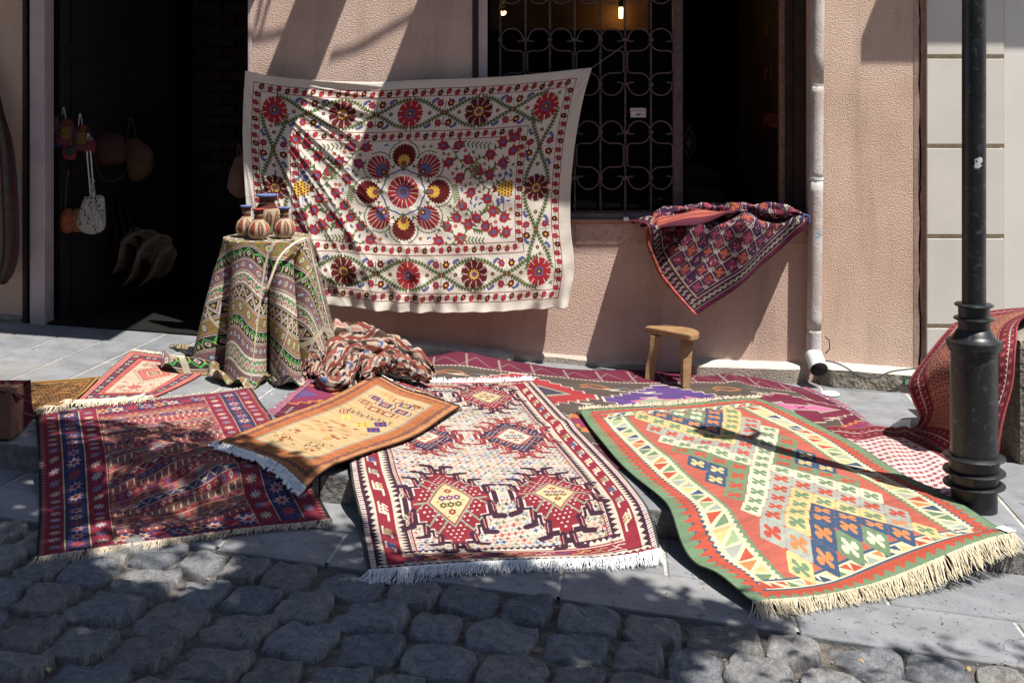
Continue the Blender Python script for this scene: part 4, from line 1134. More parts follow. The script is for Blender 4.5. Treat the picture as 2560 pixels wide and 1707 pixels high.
for i in range(len(xs_lo) - 1):
    a, b = xs_lo[i] + .006, xs_lo[i + 1] - .006
    slab('gutter_slab', [(a, street_y(a)), (b, street_y(b)), (b + .03, div_y(b) - .006), (a + .03, div_y(a) - .006)], lo, M['slab_low'], strip, th=.07, jitter=.0015)
    a2, b2 = a - .36, b - .36
    slab('gutter_slab', [(a2, div_y(a2) + .006), (b2, div_y(b2) + .006), (b2 + .03, kerb_y(b2) - .003), (a2 + .03, kerb_y(a2) - .003)], lo, M['slab_low'], strip, th=.07, jitter=.0015)
# cobbles: a dozen shapes, laid in rows along the gutter
cob_meshes = []
for k in range(14):
    rs = random.Random(100 + k); n = 18; V = []; F_ = []
    sq = rs.uniform(5.0, 9.0); ph = rs.uniform(0, 6); sk = rs.uniform(-.09, .09); cut = [rs.uniform(.94, 1.04) for _ in range(n)]
    rings = [(.0, 0), (.3, 0), (.55, 0), (.78, 0), (.92, -.001), (.965, -.005), (.99, -.013), (1.0, -.04), (1.0, -.09)]
    for t, z in rings:
        for j in range(n if t else 1):
            th = 2 * math.pi * j / n + .17
            r = .5 / ((abs(math.cos(th)) ** sq + abs(math.sin(th)) ** sq) ** (1 / sq)) * cut[j] * t
            x_, y_ = r * math.cos(th) * 1.0, r * math.sin(th)
            x_ += sk * y_
            nz = mnoise.noise(Vector((x_ * 2.6 + k * 7, y_ * 2.6, k * 3.3))) * .017 + mnoise.noise(Vector((x_ * 8 + k * 5, y_ * 8, k))) * .012
            V.append((x_, y_, z + nz * (1 if t < .99 else .6)))
    for j in range(n): F_.append((0, 1 + j, 1 + (j + 1) % n))
    for q in range(1, len(rings) - 1):
        o0 = 1 + (q - 1) * n; o1 = o0 + n
        for j in range(n): F_.append((o0 + j, o1 + j, o1 + (j + 1) % n, o0 + (j + 1) % n))
    me = bpy.data.meshes.new('cobblestone'); me.from_pydata(V, [], F_); me.materials.append(M['cobble'])
    me.polygons.foreach_set('use_smooth', [True] * len(me.polygons)); me.update(); cob_meshes.append(me)
row = 0; t = .012
while t < 1.45:
    d = rnd.uniform(.155, .20)
    u = -3.0 + rnd.uniform(0, .12)
    while u < 2.9:
        wd = rnd.uniform(.135, .225)
        xc, dd = u + wd / 2, t + d / 2
        yc = street_y(xc) - dd + rnd.uniform(-.012, .012); xc += -.20 * dd + .05 * xc * -dd * .4
        o = bpy.data.objects.new('cobblestone', cob_meshes[rnd.randrange(14)]); C.objects.link(o); o.parent = road
        o.location = (xc, yc, SL * xc - .100 + rnd.uniform(-.007, .006))
        o.rotation_euler = (rnd.uniform(-.04, .04), -math.atan(SL) + rnd.uniform(-.04, .04), -.165 + rnd.uniform(-.09, .09) + (math.pi if rnd.random() < .5 else 0))
        o.scale = (wd * rnd.uniform(.98, 1.03), d * rnd.uniform(.98, 1.05), 1)
        u += wd + rnd.uniform(.002, .02)
    t += d + .006; row += 1

# ------------------------------------------------------------------ shop building
shop = tag(empty('shop_building', (0, 6.6, 0)), 'pink rough-rendered shop front with dark doorway and barred window', 'building')
WX = lambda xd: (xd - 1176) * KP * WY
WZ = lambda yd: CAMZ - (yd - 220.5) * KP * WY
B1 = WY + .32
zb = -.6; zt = 3.6; DT = 2.75
box('wall', -8, WX(52), WY, B1, zb, zt, M['stucco_warm'], shop)
box('wall', WX(52), WX(578), WY, B1, DT, zt, M['stucco'], shop)
box('wall', WX(580), WX(1085), WY, B1, zb, zt, M['stucco'], shop)
box('wall', WX(1085), WX(1858), WY, B1, zb, WZ(515), M['stucco'], shop)
box('wall', WX(1085), WX(1858), WY, B1, DT, zt, M['stucco'], shop)
box('wall', WX(1858), WX(2100), WY, B1, zb, zt, M['stucco_warm'], shop)
box('smooth_band', WX(1322), WX(1858), WY - .006, WY + .1, WZ(560), WZ(514.5), M['smooth_plaster'], shop)
# ragged plaster edge and crack at the right end of the shop
rs = random.Random(5); V = []; F_ = []
n = 60
for i in range(n + 1):
    z = zb + (zt - zb) * i / n
    V += [(WX(2100) - .004, WY - .002, z), (WX(2109 + rs.uniform(-2, 2)), WY - .010, z), (WX(2110 + rs.uniform(-2, 2)), WY + .05, z)]
for i in range(n): F_ += [(i * 3, i * 3 + 1, i * 3 + 4, i * 3 + 3), (i * 3 + 1, i * 3 + 2, i * 3 + 5, i * 3 + 4)]
mesh_obj('plaster_edge', V, F_, M['smooth_plaster'], shop)
tube('crack', [(WX(2114 + 5 * mnoise.noise(Vector((z * 3.1, 0, 0))) + 2 * mnoise.noise(Vector((z * 19, 5, 0)))), WY + .010, z) for z in np.linspace(-.3, 3, 120)], [.0045 + .004 * mnoise.noise(Vector((z * 2, 9, 0))) for z in np.linspace(-.3, 3, 120)], M['black_gap'], shop, 6)
box('corner_strip', WX(2100), WX(2135), WY + .012, B1, zb, zt, M['smooth_plaster'], shop)
# plinth pieces
def plinth(x0, x1, zt0, zt1, y0, mat, top, y1=WY - .001, name='plinth', seed=0):
    n = 40; V = []; F_ = []; rs = random.Random(seed)
    for i in range(n + 1):
        x = x0 + (x1 - x0) * i / n; z = zt0 + (zt1 - zt0) * i / n; j = .006 * mnoise.noise(Vector((x * 6, seed, 0))); e = min(1, 6 * min(i, n - i) / n + .5)
        yy = y1 + (y0 + j - y1) * e
        V += [(x, yy + .006, SL * x - .03), (x, yy, z - .012 + j), (x, yy + .014, z + j * .4), (x, y1 + .01, z + .016)]
    for i in range(n):
        for k in range(3): F_.append((i * 4 + k, i * 4 + 4 + k, i * 4 + 5 + k, i * 4 + 1 + k))
    F_ += [(0, 1, 2, 3), (n * 4 + 3, n * 4 + 2, n * 4 + 1, n * 4)]
    o = mesh_obj(name, V, F_, mat, shop); o.data.materials.append(top)
    for p in o.data.polygons:
        if p.normal.z > .3: p.material_index = 1
    return o
plinth(WX(745), WX(1180), .165, .035, WY - .07, M['plinth'], M['plinth_top'], seed=1)
plinth(WX(1120), WX(1500), .062, -.02, WY - .02, M['plinth'], M['stucco'], seed=2)
plinth(WX(1575), WX(1842), -.005, -.028, WY - .09, M['plinth'], M['plinth_top'], seed=3)
plinth(WX(1880), WX(2118), -.02, -.065, WY - .09, M['old_stone'], M['plinth_top'], seed=4)
box('mossy_patch', WX(2065), WX(2112), WY - .101, WY - .06, -.115, -.085, simple('green_paint_stain', (.16, .28, .18), .9, .3, 40), shop)
plinth(-6, WX(52), WX(0) * 0 + .50, .245, WY - .03, M['old_stone'], M['old_stone'], seed=6)

# door frame, door leaf, room behind
box('door_frame', WX(52), WX(62), WY - .005, WY + .10, zb, DT, M['dark_wood'], shop, .003)
box('door_frame', WX(62.5), WX(70), WY + .02, WY + .12, zb, DT, M['dark_wood'], shop, .003)
box('door_frame', WX(70.4), WX(105), WY - .015, WY + .12, .08, DT, M['jamb'], shop, .006)
box('door_frame', WX(570), WX(579.5), WY - .01, WY + .2, 0.05, DT, M['jamb'], shop, .004)
# interior shell
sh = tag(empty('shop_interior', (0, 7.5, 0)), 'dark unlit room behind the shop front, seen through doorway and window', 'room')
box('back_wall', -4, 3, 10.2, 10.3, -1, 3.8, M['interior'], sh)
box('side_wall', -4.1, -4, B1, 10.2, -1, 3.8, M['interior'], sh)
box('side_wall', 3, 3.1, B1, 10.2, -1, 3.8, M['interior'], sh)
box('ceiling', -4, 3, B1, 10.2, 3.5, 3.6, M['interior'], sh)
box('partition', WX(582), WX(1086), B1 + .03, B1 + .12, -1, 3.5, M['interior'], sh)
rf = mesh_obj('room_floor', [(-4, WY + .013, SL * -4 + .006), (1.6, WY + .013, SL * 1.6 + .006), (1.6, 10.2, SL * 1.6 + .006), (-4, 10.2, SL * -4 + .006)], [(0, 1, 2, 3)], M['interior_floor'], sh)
def brickm():
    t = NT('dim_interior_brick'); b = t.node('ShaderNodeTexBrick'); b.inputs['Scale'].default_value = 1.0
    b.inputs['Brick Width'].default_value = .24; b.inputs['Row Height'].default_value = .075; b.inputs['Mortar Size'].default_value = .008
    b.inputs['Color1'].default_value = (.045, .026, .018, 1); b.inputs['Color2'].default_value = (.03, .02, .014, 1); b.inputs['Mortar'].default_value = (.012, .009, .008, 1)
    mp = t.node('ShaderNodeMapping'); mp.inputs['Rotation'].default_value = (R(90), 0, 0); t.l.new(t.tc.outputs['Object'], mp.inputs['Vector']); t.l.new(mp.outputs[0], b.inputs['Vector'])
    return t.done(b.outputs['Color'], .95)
MB = brickm()
# brick return inside the door: single bricks
def brick_panel(parent, x0, x1, y, z0, z1, bw=.24, bh=.075):
    me = bpy.data.meshes.new('brick'); bm = bmesh.new(); add_box(bm, 0, bw - .012, 0, .03, 0, bh - .012, .004); bm.to_mesh(me); bm.free()
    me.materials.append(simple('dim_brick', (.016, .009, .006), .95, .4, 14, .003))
    z = z0; r = 0
    while z < z1:
        x = x0 - (bw / 2 if r % 2 else 0)
        while x < x1:
            if x >= x0 - .001 and x + bw <= x1 + .02:
                o = bpy.data.objects.new('brick', me); C.objects.link(o); o.parent = parent; o.location = (x, y + rnd.uniform(-.004, .004), z)
            x += bw
        z += bh; r += 1
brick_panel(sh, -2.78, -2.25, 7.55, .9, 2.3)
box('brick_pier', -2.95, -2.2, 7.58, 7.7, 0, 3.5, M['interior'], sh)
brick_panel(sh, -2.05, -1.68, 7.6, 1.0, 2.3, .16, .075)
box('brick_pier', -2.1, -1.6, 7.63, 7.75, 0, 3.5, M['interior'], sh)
# door leaf swung inwards
H0 = Vector((WX(112), WY + .16, 0)); H1 = Vector((WX(112) + .42, WY + .95, 0)); dd = (H1 - H0).normalized(); nn = Vector((-dd.y, dd.x, 0))
def leaf(name, a0, a1, z0, z1, off0, off1, mat, parent):
    V = []
    for z in (z0, z1):
        for (s, o_) in ((a0, off0), (a1, off0), (a1, off1), (a0, off1)):
            p = H0 + dd * s + nn * o_; V.append((p.x, p.y, z))
    return mesh_obj(name, V, [(0, 1, 2, 3), (7, 6, 5, 4), (0, 4, 5, 1), (1, 5, 6, 2), (2, 6, 7, 3), (3, 7, 4, 0)], mat, parent)
door = leaf('door', 0, .9, .12, DT - .02, 0, .04, M['door_dark'], shop)
for z0, z1 in ((.2, .85), (.95, 1.7), (1.8, 2.5)):
    for s0, s1 in ((.08, .42), (.5, .84)): leaf('panel', s0, s1, z0, z1, -.012, -.001, M['door_dark'], door)

# window
win = box('window_sill', WX(1100), WX(1835), WY - .012, WY + .30, WZ(514.2), WZ(504), M['sill_wood'], shop, .003)
box('sill_flashing', WX(1098), WX(1845), WY + .01, WY + .22, WZ(503.5), WZ(491), M['sill_metal'], shop, .002)
box('window_reveal', WX(1085.5), WX(1098), WY - .004, WY + .05, WZ(514), DT, M['dark_wood'], shop)
box('window_frame', WX(1098.5), WX(1119), WY + .004, WY + .10, WZ(503), DT, M['jamb'], shop, .004)
box('window_frame', 1.625, 1.6895, WY + .06, B1 + .02, WZ(503), DT, M['dark_wood'], shop, .002)
box('window_frame', 1.590, 1.6245, WY + .10, WY + .16, WZ(503), DT, M['dark_wood'], shop, .002)
box('window_frame', 1.563, 1.6225, WY + .165, WY + .21, WZ(503), DT, M['jamb_warm'], shop, .004)
box('mullion', WX(1549), WX(1571), WY + .045, WY + .10, WZ(492), DT, M['grille'], shop, .003)
pane = box('window_pane', WX(1120), WX(1549), WY + .15, WY + .154, WZ(491), DT, M['glass'], shop)
# grille
grl = box('window_grille', WX(1119.5), WX(1548.5), WY + .05, WY + .066, WZ(491), WZ(487), M['grille'], shop)
GY = WY + .058; gpx = KP * GY
def gp(x, y, oy=0): return ((x - 1176) * gpx, GY + oy, CAMZ - (y - 220.5) * gpx)
for xb in (1149, 1207, 1263, 1320, 1379, 1436, 1495):
    n = 90; P = []; Rr = []
    V = []; F_ = []
    ztop = -190; zbot = 490
    for i in range(n + 1):
        y = ztop + (zbot - ztop) * i / n; c = gp(xb, y); th0 = i * .42
        for k in range(4):
            th = th0 + k * math.pi / 2; V.append((c[0] + .0068 * math.cos(th), c[1] + .0068 * math.sin(th), c[2]))
    for i in range(n):
        for k in range(4): F_.append((i * 4 + k, i * 4 + (k + 1) % 4, i * 4 + 4 + (k + 1) % 4, i * 4 + 4 + k))
    mesh_obj('grille_bar', V, F_, M['grille'], grl)
def flat_path(name, pts, wdt, dep, parent):
    """a flat iron bar bent along pts (in the grille's plane)"""
    V = []; F_ = []; n = len(pts)
    for i, p in enumerate(pts):
        a = Vector(pts[max(i - 1, 0)]); b = Vector(pts[min(i + 1, n - 1)]); t = (b - a).normalized(); nr = Vector((-t.z, 0, t.x)); p = Vector(p)
        for s, d in ((-1, -1), (1, -1), (1, 1), (-1, 1)): V.append(p + nr * s * wdt / 2 + Vector((0, d * dep / 2, 0)))
    for i in range(n - 1):
        for k in range(4): F_.append((i * 4 + k, i * 4 + (k + 1) % 4, i * 4 + 4 + (k + 1) % 4, i * 4 + 4 + k))
    F_ += [(0, 1, 2, 3), ((n - 1) * 4 + 3, (n - 1) * 4 + 2, (n - 1) * 4 + 1, (n - 1) * 4)]
    return mesh_obj(name, V, F_, M['grille'], parent)
for (c1, c2) in ((92, 194), (304, 409), (-118, -16)):
    for xs0, sg in ((1207, -1), (1207, 1), (1320, -1), (1320, 1), (1436, -1), (1436, 1), (1549, -1), (1094, 1)):
        pts = []; r = 25.5; cc = 31.5
        def A(c, a0, a1, k=16):
            for i in range(k + 1):
                a = a0 + (a1 - a0) * i / k; x = xs0 + sg * (cc + r * math.cos(a)); pts.append(gp(x, c - r * math.sin(a), -.012))
        pts.append(gp(xs0 + sg * 19, c1 + 4, -.012)); pts.append(gp(xs0 + sg * 11, c1 + 4, -.012))
        A(c1, math.pi * 1.02, 0); A(c1, 0, -math.pi / 2, 8)
        pts.append(gp(xs0 + sg * 14, c1 + r, -.012)); pts.append(gp(xs0 + sg * 6, c1 + r + 3, -.012)); pts.append(gp(xs0 + sg * 4.5, c1 + r + 8, -.012))
        pts.append(gp(xs0 + sg * 4.5, c2 - r - 8, -.012)); pts.append(gp(xs0 + sg * 6, c2 - r - 3, -.012)); pts.append(gp(xs0 + sg * 14, c2 - r, -.012))
        A(c2, math.pi / 2, 0, 8); A(c2, 0, -math.pi * 1.02)
        pts.append(gp(xs0 + sg * 11, c2 - 4, -.012)); pts.append(gp(xs0 + sg * 19, c2 - 4, -.012))
        if xs0 == 1094: pts = [p for p in pts if p[0] > WX(1120)]
        if sum(1 for _ in pts) > 3 and xs0 != 1094: flat_path('scroll', pts, .0075, .010, grl)
    for xb in (1149, 1207, 1263, 1320, 1379, 1436, 1495):
        for c in (c1, c2):
            p = gp(xb, c); box('collar', p[0] - .012, p[0] + .012, GY - .020, GY + .009, p[2] - .010, p[2] + .010, M['grille'], grl, .002)
# lintel behind the bulbs, open casement with red lettering
box('lintel_beam', WX(1118), WX(1552), 7.9, 8.0, CAMZ - (70 - 220.5) * KP * 7.9, 3.4, M['valance'], sh)
ol = box('open_casement', 1.585, 1.60, 6.93, 8.1, WZ(500), DT, simple('dark_casement', (.028, .017, .014), .6, .3), shop)
LET = simple('orange_red_lettering', (.26, .06, .022), .7, .1)
def text(name, s, size, loc, rot, mat, parent, depth=.0015, align='CENTER'):
    cu = bpy.data.curves.new(name, 'FONT'); cu.body = s; cu.size = size; cu.extrude = depth; cu.align_x = align; cu.align_y = 'CENTER'; cu.resolution_u = 3
    o = bpy.data.objects.new(name + '_curve', cu); C.objects.link(o)
    me = bpy.data.meshes.new_from_object(o.evaluated_get(bpy.context.evaluated_depsgraph_get())); bpy.data.objects.remove(o)
    me.materials.clear(); me.materials.append(mat); o = bpy.data.objects.new(name, me); C.objects.link(o)
    o.parent = parent; o.location = loc; o.rotation_euler = rot
    return o
for s, yd, Y in (('n', 62, 7.22), ('r t', 165, 7.16), ('pets', 272, 7.10)):
    text('lettering', s, .17, (1.582, Y, CAMZ - (yd - 220.5) * KP * 7.1), (R(90), 0, R(-90)), LET, ol).scale = (1.4, 1.0, 1)
# bulbs
def cord(parent, p, L): tube('flex', [p, p + Vector((0, 0, L))], .003, M['cable'], parent, 6)
b1 = tag(empty('light_bulb'), 'round clear bulb with glowing filament hanging behind the left of the barred window', 'light bulb')
p = at(1155, 27, 7.3)
lathe('bulb_glass', [(.006, p.z - .034), (.018, p.z - .03), (.028, p.z - .016), (.031, p.z), (.027, p.z + .016), (.018, p.z + .032), (.013, p.z + .045)], p, M['bulb_glass'], b1, 20)
tube('filament', [p + Vector((-.014, 0, .0)), p + Vector((-.012, 0, -.014)), p + Vector((0, 0, -.018)), p + Vector((.012, 0, -.014)), p + Vector((.014, 0, 0))], .007, M['filament'], b1, 6)
lathe('socket', [(.015, p.z + .045), (.017, p.z + .05), (.017, p.z + .09), (.006, p.z + .1)], p, M['dark_wood'], b1, 16); cord(b1, p + Vector((0, 0, .1)), 1.2)
b2 = tag(empty('light_bulb'), 'glowing orange tubular bulb hanging right of the grille middle', 'light bulb')
q = at(1426, 30, 7.7)
lathe('bulb_tube', [(.006, q.z - .038), (.013, q.z - .034), (.014, q.z + .03), (.012, q.z + .036)], q, M['bulb'], b2, 16)
lathe('socket', [(.016, q.z + .036), (.017, q.z + .04), (.017, q.z + .09), (.006, q.z + .1)], q, M['dark_wood'], b2, 16); cord(b2, q + Vector((0, 0, .1)), 1.2)
for pp, e, r in ((q + Vector((0, .10, 0)), .75, .03), (p + Vector((0, -.05, 0)), .25, .02)):
    ld = bpy.data.lights.new('bulb_light', 'POINT'); ld.energy = e; ld.color = (1, .5, .12); ld.shadow_soft_size = r
    lo_ = bpy.data.objects.new('bulb_light', ld); C.objects.link(lo_); lo_.location = pp

# ------------------------------------------------------------------ neighbouring building
nb = tag(empty('neighbouring_building', (2.6, 6.6, 0)), 'cream building with grooved pilaster blocks at the right edge', 'building')
NY = WY - .02
NX = lambda xd, Y=NY: (xd - 1176) * KP * Y
box('wall', NX(2130), 9, NY + .004, NY + .35, -1.2, 3.6, M['groove'], nb)
gz_ = [-.82, -.312, .196, .7035, 1.2147, 1.721, 2.23, 2.74, 3.25, 3.6]
for i in range(len(gz_) - 1):
    o = box('stone_block', NX(2128), NX(2304), NY - .012, NY + .003, gz_[i] + .012, gz_[i + 1] - .012, M['cream_wall'], nb, .003)
box('wall', NX(2306), 9, NY - .004, NY + .003, -1.2, 3.6, M['cream_light'], nb)

# ------------------------------------------------------------------ overhead pieces added to cast the shade on the front (out of the frame)
def slabtop(name, label, cat, x0, x1, y0, z0, z1, mat=M['stucco']):
    o = box(name, x0, x1, y0, WY - .001, z0, z1, mat); return tag(o, label, cat)
can = tag(empty('door_shade'), 'flat slab added unseen above the frame to shade the shop doorway', 'shade slab')  # unseen slab, added only to shade the doorway
box('door_shade_slab', -4.5, -1.11, WY - 1.09, WY - .001, 2.95, 3.01, M['dark_wood'], can)
sgn = tag(empty('band_shade'), 'unseen board on a bracket above the wall hanging', 'sign')  # unseen board and crosspiece, added to throw a leaning band of shade
box('band_shade_board', -.86, -.50, 5.89, 5.93, 3.0, 3.5, M['dark_wood'], sgn)
box('crosspiece', -.83, -.56, 5.93, WY, 3.02, 3.08, M['dark_wood'], sgn)
box('crosspiece', -.86, -.50, 6.00, 6.049, 2.9, 3.25, M['dark_wood'], sgn) if 0 else None
bal = tag(empty('overhang'), 'balcony slab added out of view to shade the shop window', 'overhang')  # added out of view; its depth sets the shade on window and cloth
box('overhang_slab', -.134, 2.05, 5.91, WY - .001, 2.98, 3.08, M['stucco'], bal)
cor = tag(box('ledge', 2.49, 6, 6.22, NY - .013, 2.98, 3.12, M['cream_wall']), 'cream cornice added out of view to shade the wall top at the right', 'ledge')  # added out of view for the shade patch at the wall top

opp = tag(empty('opposite_building', (0, -8, 0)), 'plain house across the street behind the camera', 'building')
box('wall', -30, 30, -9, -8, -2, 8.5, simple('brown_render', (.22, .17, .13), .9, .2), opp)
for i in range(12):
    for z in (.9, 4.4): box('window', -26 + i * 4.4, -24.8 + i * 4.4, -8.0, -7.97, z + .3, z + 2.3, M['black_gap'], opp)

cab = tag(empty('shadow_lines'), 'unseen thin tubes added to cast branch-like shadow lines on the upper wall', 'cable')  # added unseen, standing in for branches that draw thin shadows
for pts in ([(560, 95), (620, 84), (700, 62), (760, 40)], [(760, 130), (820, 112), (890, 70), (980, 20)], [(588, 60), (600, 0), (612, -40)], [(600, 70), (612, 20), (640, -60)]):
    tube('cable', [tuple(at(x_, y_, WY) - LD * 2.6) for x_, y_ in pts], .011, M['cable'], cab, 6)

# ------------------------------------------------------------------ drainpipe, cable, lamp post, block
dp = tag(empty('drainpipe', (1.7, 6.5, 0)), 'peeling painted drainpipe on the pink wall, ending in a white spout', 'drainpipe')
PY = WY - .055; px = lambda xd: (xd - 1176) * KP * PY; pz = lambda yd: CAMZ - (yd - 220.5) * KP * PY
def pxl(yd): return 1878.5 - 9.5 * yd / 830
def seg(y0, y1, r, name='pipe_section', mat=M['pipe']):
    pts = [Vector((px(pxl(y0 + (y1 - y0) * i / 12)), PY, pz(y0 + (y1 - y0) * i / 12))) for i in range(13)]
    return tube(name, pts, r, mat, dp, 24)
seg(-700, 196, .0375); seg(196, 412, .039); seg(412, 758, .0405); seg(758, 822, .042)
seg(408, 414, .0425, 'pipe_collar', M['pipe_end']); seg(194, 198, .0400, 'pipe_collar')
0 and box('pipe_clamp', px(1858), px(1900), PY + .03, WY - .001, pz(300), pz(290), M['dark_wood'], dp)
o0 = Vector((px(1868), PY, pz(812))); o1 = o0 + Vector((.002, -.115, -.062)); ax = (o1 - o0).normalized()
tube('spout', [o0 + Vector((0, .01, .01)), o0, o1], [.040, .047, .049], M['pipe_end'], dp, 28, caps=False)
tube('spout_inside', [o1 + ax * .0005, o0 + ax * .02], [.0475, .045], M['black_gap'], dp, 28)
cb = tag(tube('cable', [at(1895, 772, 6.56), at(1905, 782, 6.55), at(1906, 800, 6.55), at(1896, 812, 6.55)], .0035, M['cable'], None, 6), 'short loop of dark cable on the wall beside the drainpipe', 'cable')
P = smooth_poly([at(1893, 828, 6.5), at(1915, 832, 6.48), at(1940, 842, 6.47), at(1965, 858, 6.46), at(1990, 866, 6.455), at(2018, 864, 6.455), at(2048, 853, 6.46), at(2085, 848, 6.48), at(2125, 845, 6.5)], 50)
tag(tube('cable', [tuple(p) for p in P], .0045, M['cable'], None, 8), 'grey cable sagging along the mossy plinth right of the drainpipe', 'cable')
for q in ((1938, 835, 880), (2006, 864, 890)): pass
tag(tube('wall_hook', [at(1930, 832, 6.59), at(1930, 833, 6.55), at(1936, 826, 6.53)], .004, M['pipe_end'], None, 6), 'little white hook in the wall right of the drainpipe', 'hook') if 0 else None
tag(tube('wall_hook', [at(2086, 833, 6.60), at(2087, 833, 6.57), at(2090, 832, 6.55)], .006, M['pipe_end'], None, 6), 'small white peg low on the orange pink wall', 'peg') if 0 else None
tag(tube('wall_hook', [at(2088, 834, 6.6), at(2088, 834, 6.57)], .005, M['pipe_end'], None, 6), 'small white peg', 'peg') if 0 else None
tag(tube('wall_hook', [Vector((WX(2088) - .003, WY + .01, WZ(833))), Vector((WX(2088), WY - .02, WZ(833)))], .006, M['pipe_end'], None, 8), 'small white peg low on the orange pink wall near its corner', 'peg') if 0 else None
pk = at(1928, 833, 6.6)
tag(tube('wall_peg', [at(1929.5, 833, 6.62), at(1929, 834, 6.57)], [.006, .009], M['pipe_end'], None, 8), 'small white peg stuck in the wall right of the drainpipe', 'peg')
for o_ in [cb]: pass

LPX, LPY = 1.84, 4.62
lamp = tag(empty('lamp_post', (LPX, LPY, 0)), 'black street lamp post with ringed cast base in front of the red carpet', 'lamp post')
lz = lambda ysrc: CAMZ - (ysrc - 240) * LPY / 2900
k_ = LPY / 2900
lathe('shaft', [(28.7 * k_, lz(768)), (28.7 * k_, 2.00), (.02, 2.02)], (LPX, LPY), M['black_iron'], lamp, 48)
def ring(ys, hw, th, inner, name='ring'):
    z = lz(ys); t = th * k_ / 2; r = hw * k_; ri = inner * k_
    return lathe(name, [(ri, z - t * 1.5), (r * .93, z - t), (r, z - t * .4), (r, z + t * .4), (r * .95, z + t), (ri, z + t * 1.6)], (LPX, LPY), M['black_iron'], lamp, 64)
def cyl(y0, y1, hw, name): return lathe(name, [(hw * k_, lz(y1)), (hw * k_, lz(y0))], (LPX, LPY), M['black_iron'], lamp, 64)
ring(762, 46.7, 6, 28); cyl(762, 802, 37.5, 'neck'); ring(796, 49, 6, 37); cyl(796, 850, 38, 'neck')
lathe('shoulder', [(66 * k_, lz(866)), (67 * k_, lz(858)), (66 * k_, lz(850)), (60 * k_, lz(847)), (52 * k_, lz(843)), (47 * k_, lz(836)), (42 * k_, lz(826)), (38 * k_, lz(822))], (LPX, LPY), M['black_iron'], lamp, 64)
cyl(864, 874, 62.5, 'lip'); cyl(870, 1145, 56.5, 'column_base')
ring(1140, 74, 8, 56); cyl(1140, 1185, 60, 'neck'); ring(1176, 74.5, 8, 56); cyl(1176, 1210, 58, 'neck'); ring(1208, 74, 8, 56); cyl(1205, 1300, 55, 'footing')
for q in ((2237, 373, 9, 16), (2231, 380, 5, 8), (2243, 366, 5, 7)):
    c_ = at(q[0], q[1], LPY); a_ = (q[0] - 2228) / 26.4 * .9
    ang = math.asin(max(-.9, min(.9, (c_.x - LPX) / (28.7 * k_))))
    V = []; 
    rr_ = random.Random(q[0])
    for j in range(14):
        th = 2 * math.pi * j / 14; f = rr_.uniform(.55, 1.1); aa = ang + q[2] * f * math.cos(th) / 26.4; z_ = c_.z + q[3] * f * math.sin(th) * KP * LPY
        V.append((LPX + (28.9 * k_) * math.sin(aa), LPY - 28.9 * k_ * math.cos(aa), z_))
    V.append((LPX + 29 * k_ * math.sin(ang), LPY - 29 * k_ * math.cos(ang), c_.z))
    mesh_obj('paint_chip', V, [(j, (j + 1) % 14, 14) for j in range(14)], M['paint_chip'], lamp)
# the lantern above the frame
lathe('lantern_arm', [(.035, 1.98), (.05, 2.02), (.03, 2.08), (.02, 2.14)], (LPX, LPY), M['black_iron'], lamp, 24)
lathe('lantern', [(.04, 2.10), (.07, 2.13), (.095, 2.30), (.10, 2.31), (.04, 2.37), (.02, 2.41), (.012, 2.54)], (LPX, LPY), M['black_iron'], lamp, 6, smooth=False)
tube('side_arm', [(LPX, LPY, 1.95), (LPX + .10, LPY + .10, 2.02), (LPX + .14, LPY + .14, 2.2)], [.02, .018, .008], M['black_iron'], lamp, 8)
# paint marks on the lamp post and stone block
blk = box('stone_block', 2.30, 3.3, 5.26, 6.0, -.55, .395, M['old_stone'], None, .03); tag(blk, 'rough dark stone block under the hanging red carpet', 'stone block')
cor2 = slab('kerb_corner_stone', [(2.03, 4.06), (2.8, 4.0), (2.8, 4.3), (2.03, 4.33)], up, M['slab'], None, th=.14, b=.008) if 0 else None

# ------------------------------------------------------------------ rugs
def hf_off(off): return lambda x, y: drape(x, y) + off
def px3(pts, hf): return [hit(p[0], p[1], hf) for p in pts]
def rug(name, label, top, right, bottom, left, mat, off, nu=150, nv=150, wr=None, thick=.006, hf=None, cat='rug', line=smooth_poly):
    root = tag(empty(name), label, cat)
    hf = hf or hf_off(off)
    T, Rt, B, L = [px3(e, hf) for e in (top, right, bottom, left)]
    P = coons(T, Rt, B, L, nu, nv, line)
    U, V = np.meshgrid(np.linspace(0, 1, nu), np.linspace(0, 1, nv))
    kx = kerb_y(0) - .08 * P[..., 0]; tt = np.clip((kx - P[..., 1]) / .30, 0, 1)
    P[..., 2] = SL * P[..., 0] - STEP * tt * tt * (3 - 2 * tt) + off
    rng = np.random.default_rng(len(name) + int(off * 1e4))
    # small natural waviness
    for _ in range(7):
        k = rng.normal(0, 7, 2); P[..., 2] += .0004 * (1 + np.sin(k[0] * U + k[1] * V + rng.uniform(0, 6)))
    if wr is not None: P[..., 2] += wr(U, V)
    o = grid_obj('pile', P, mat, root, thick=thick, flip=False)
    return root, P
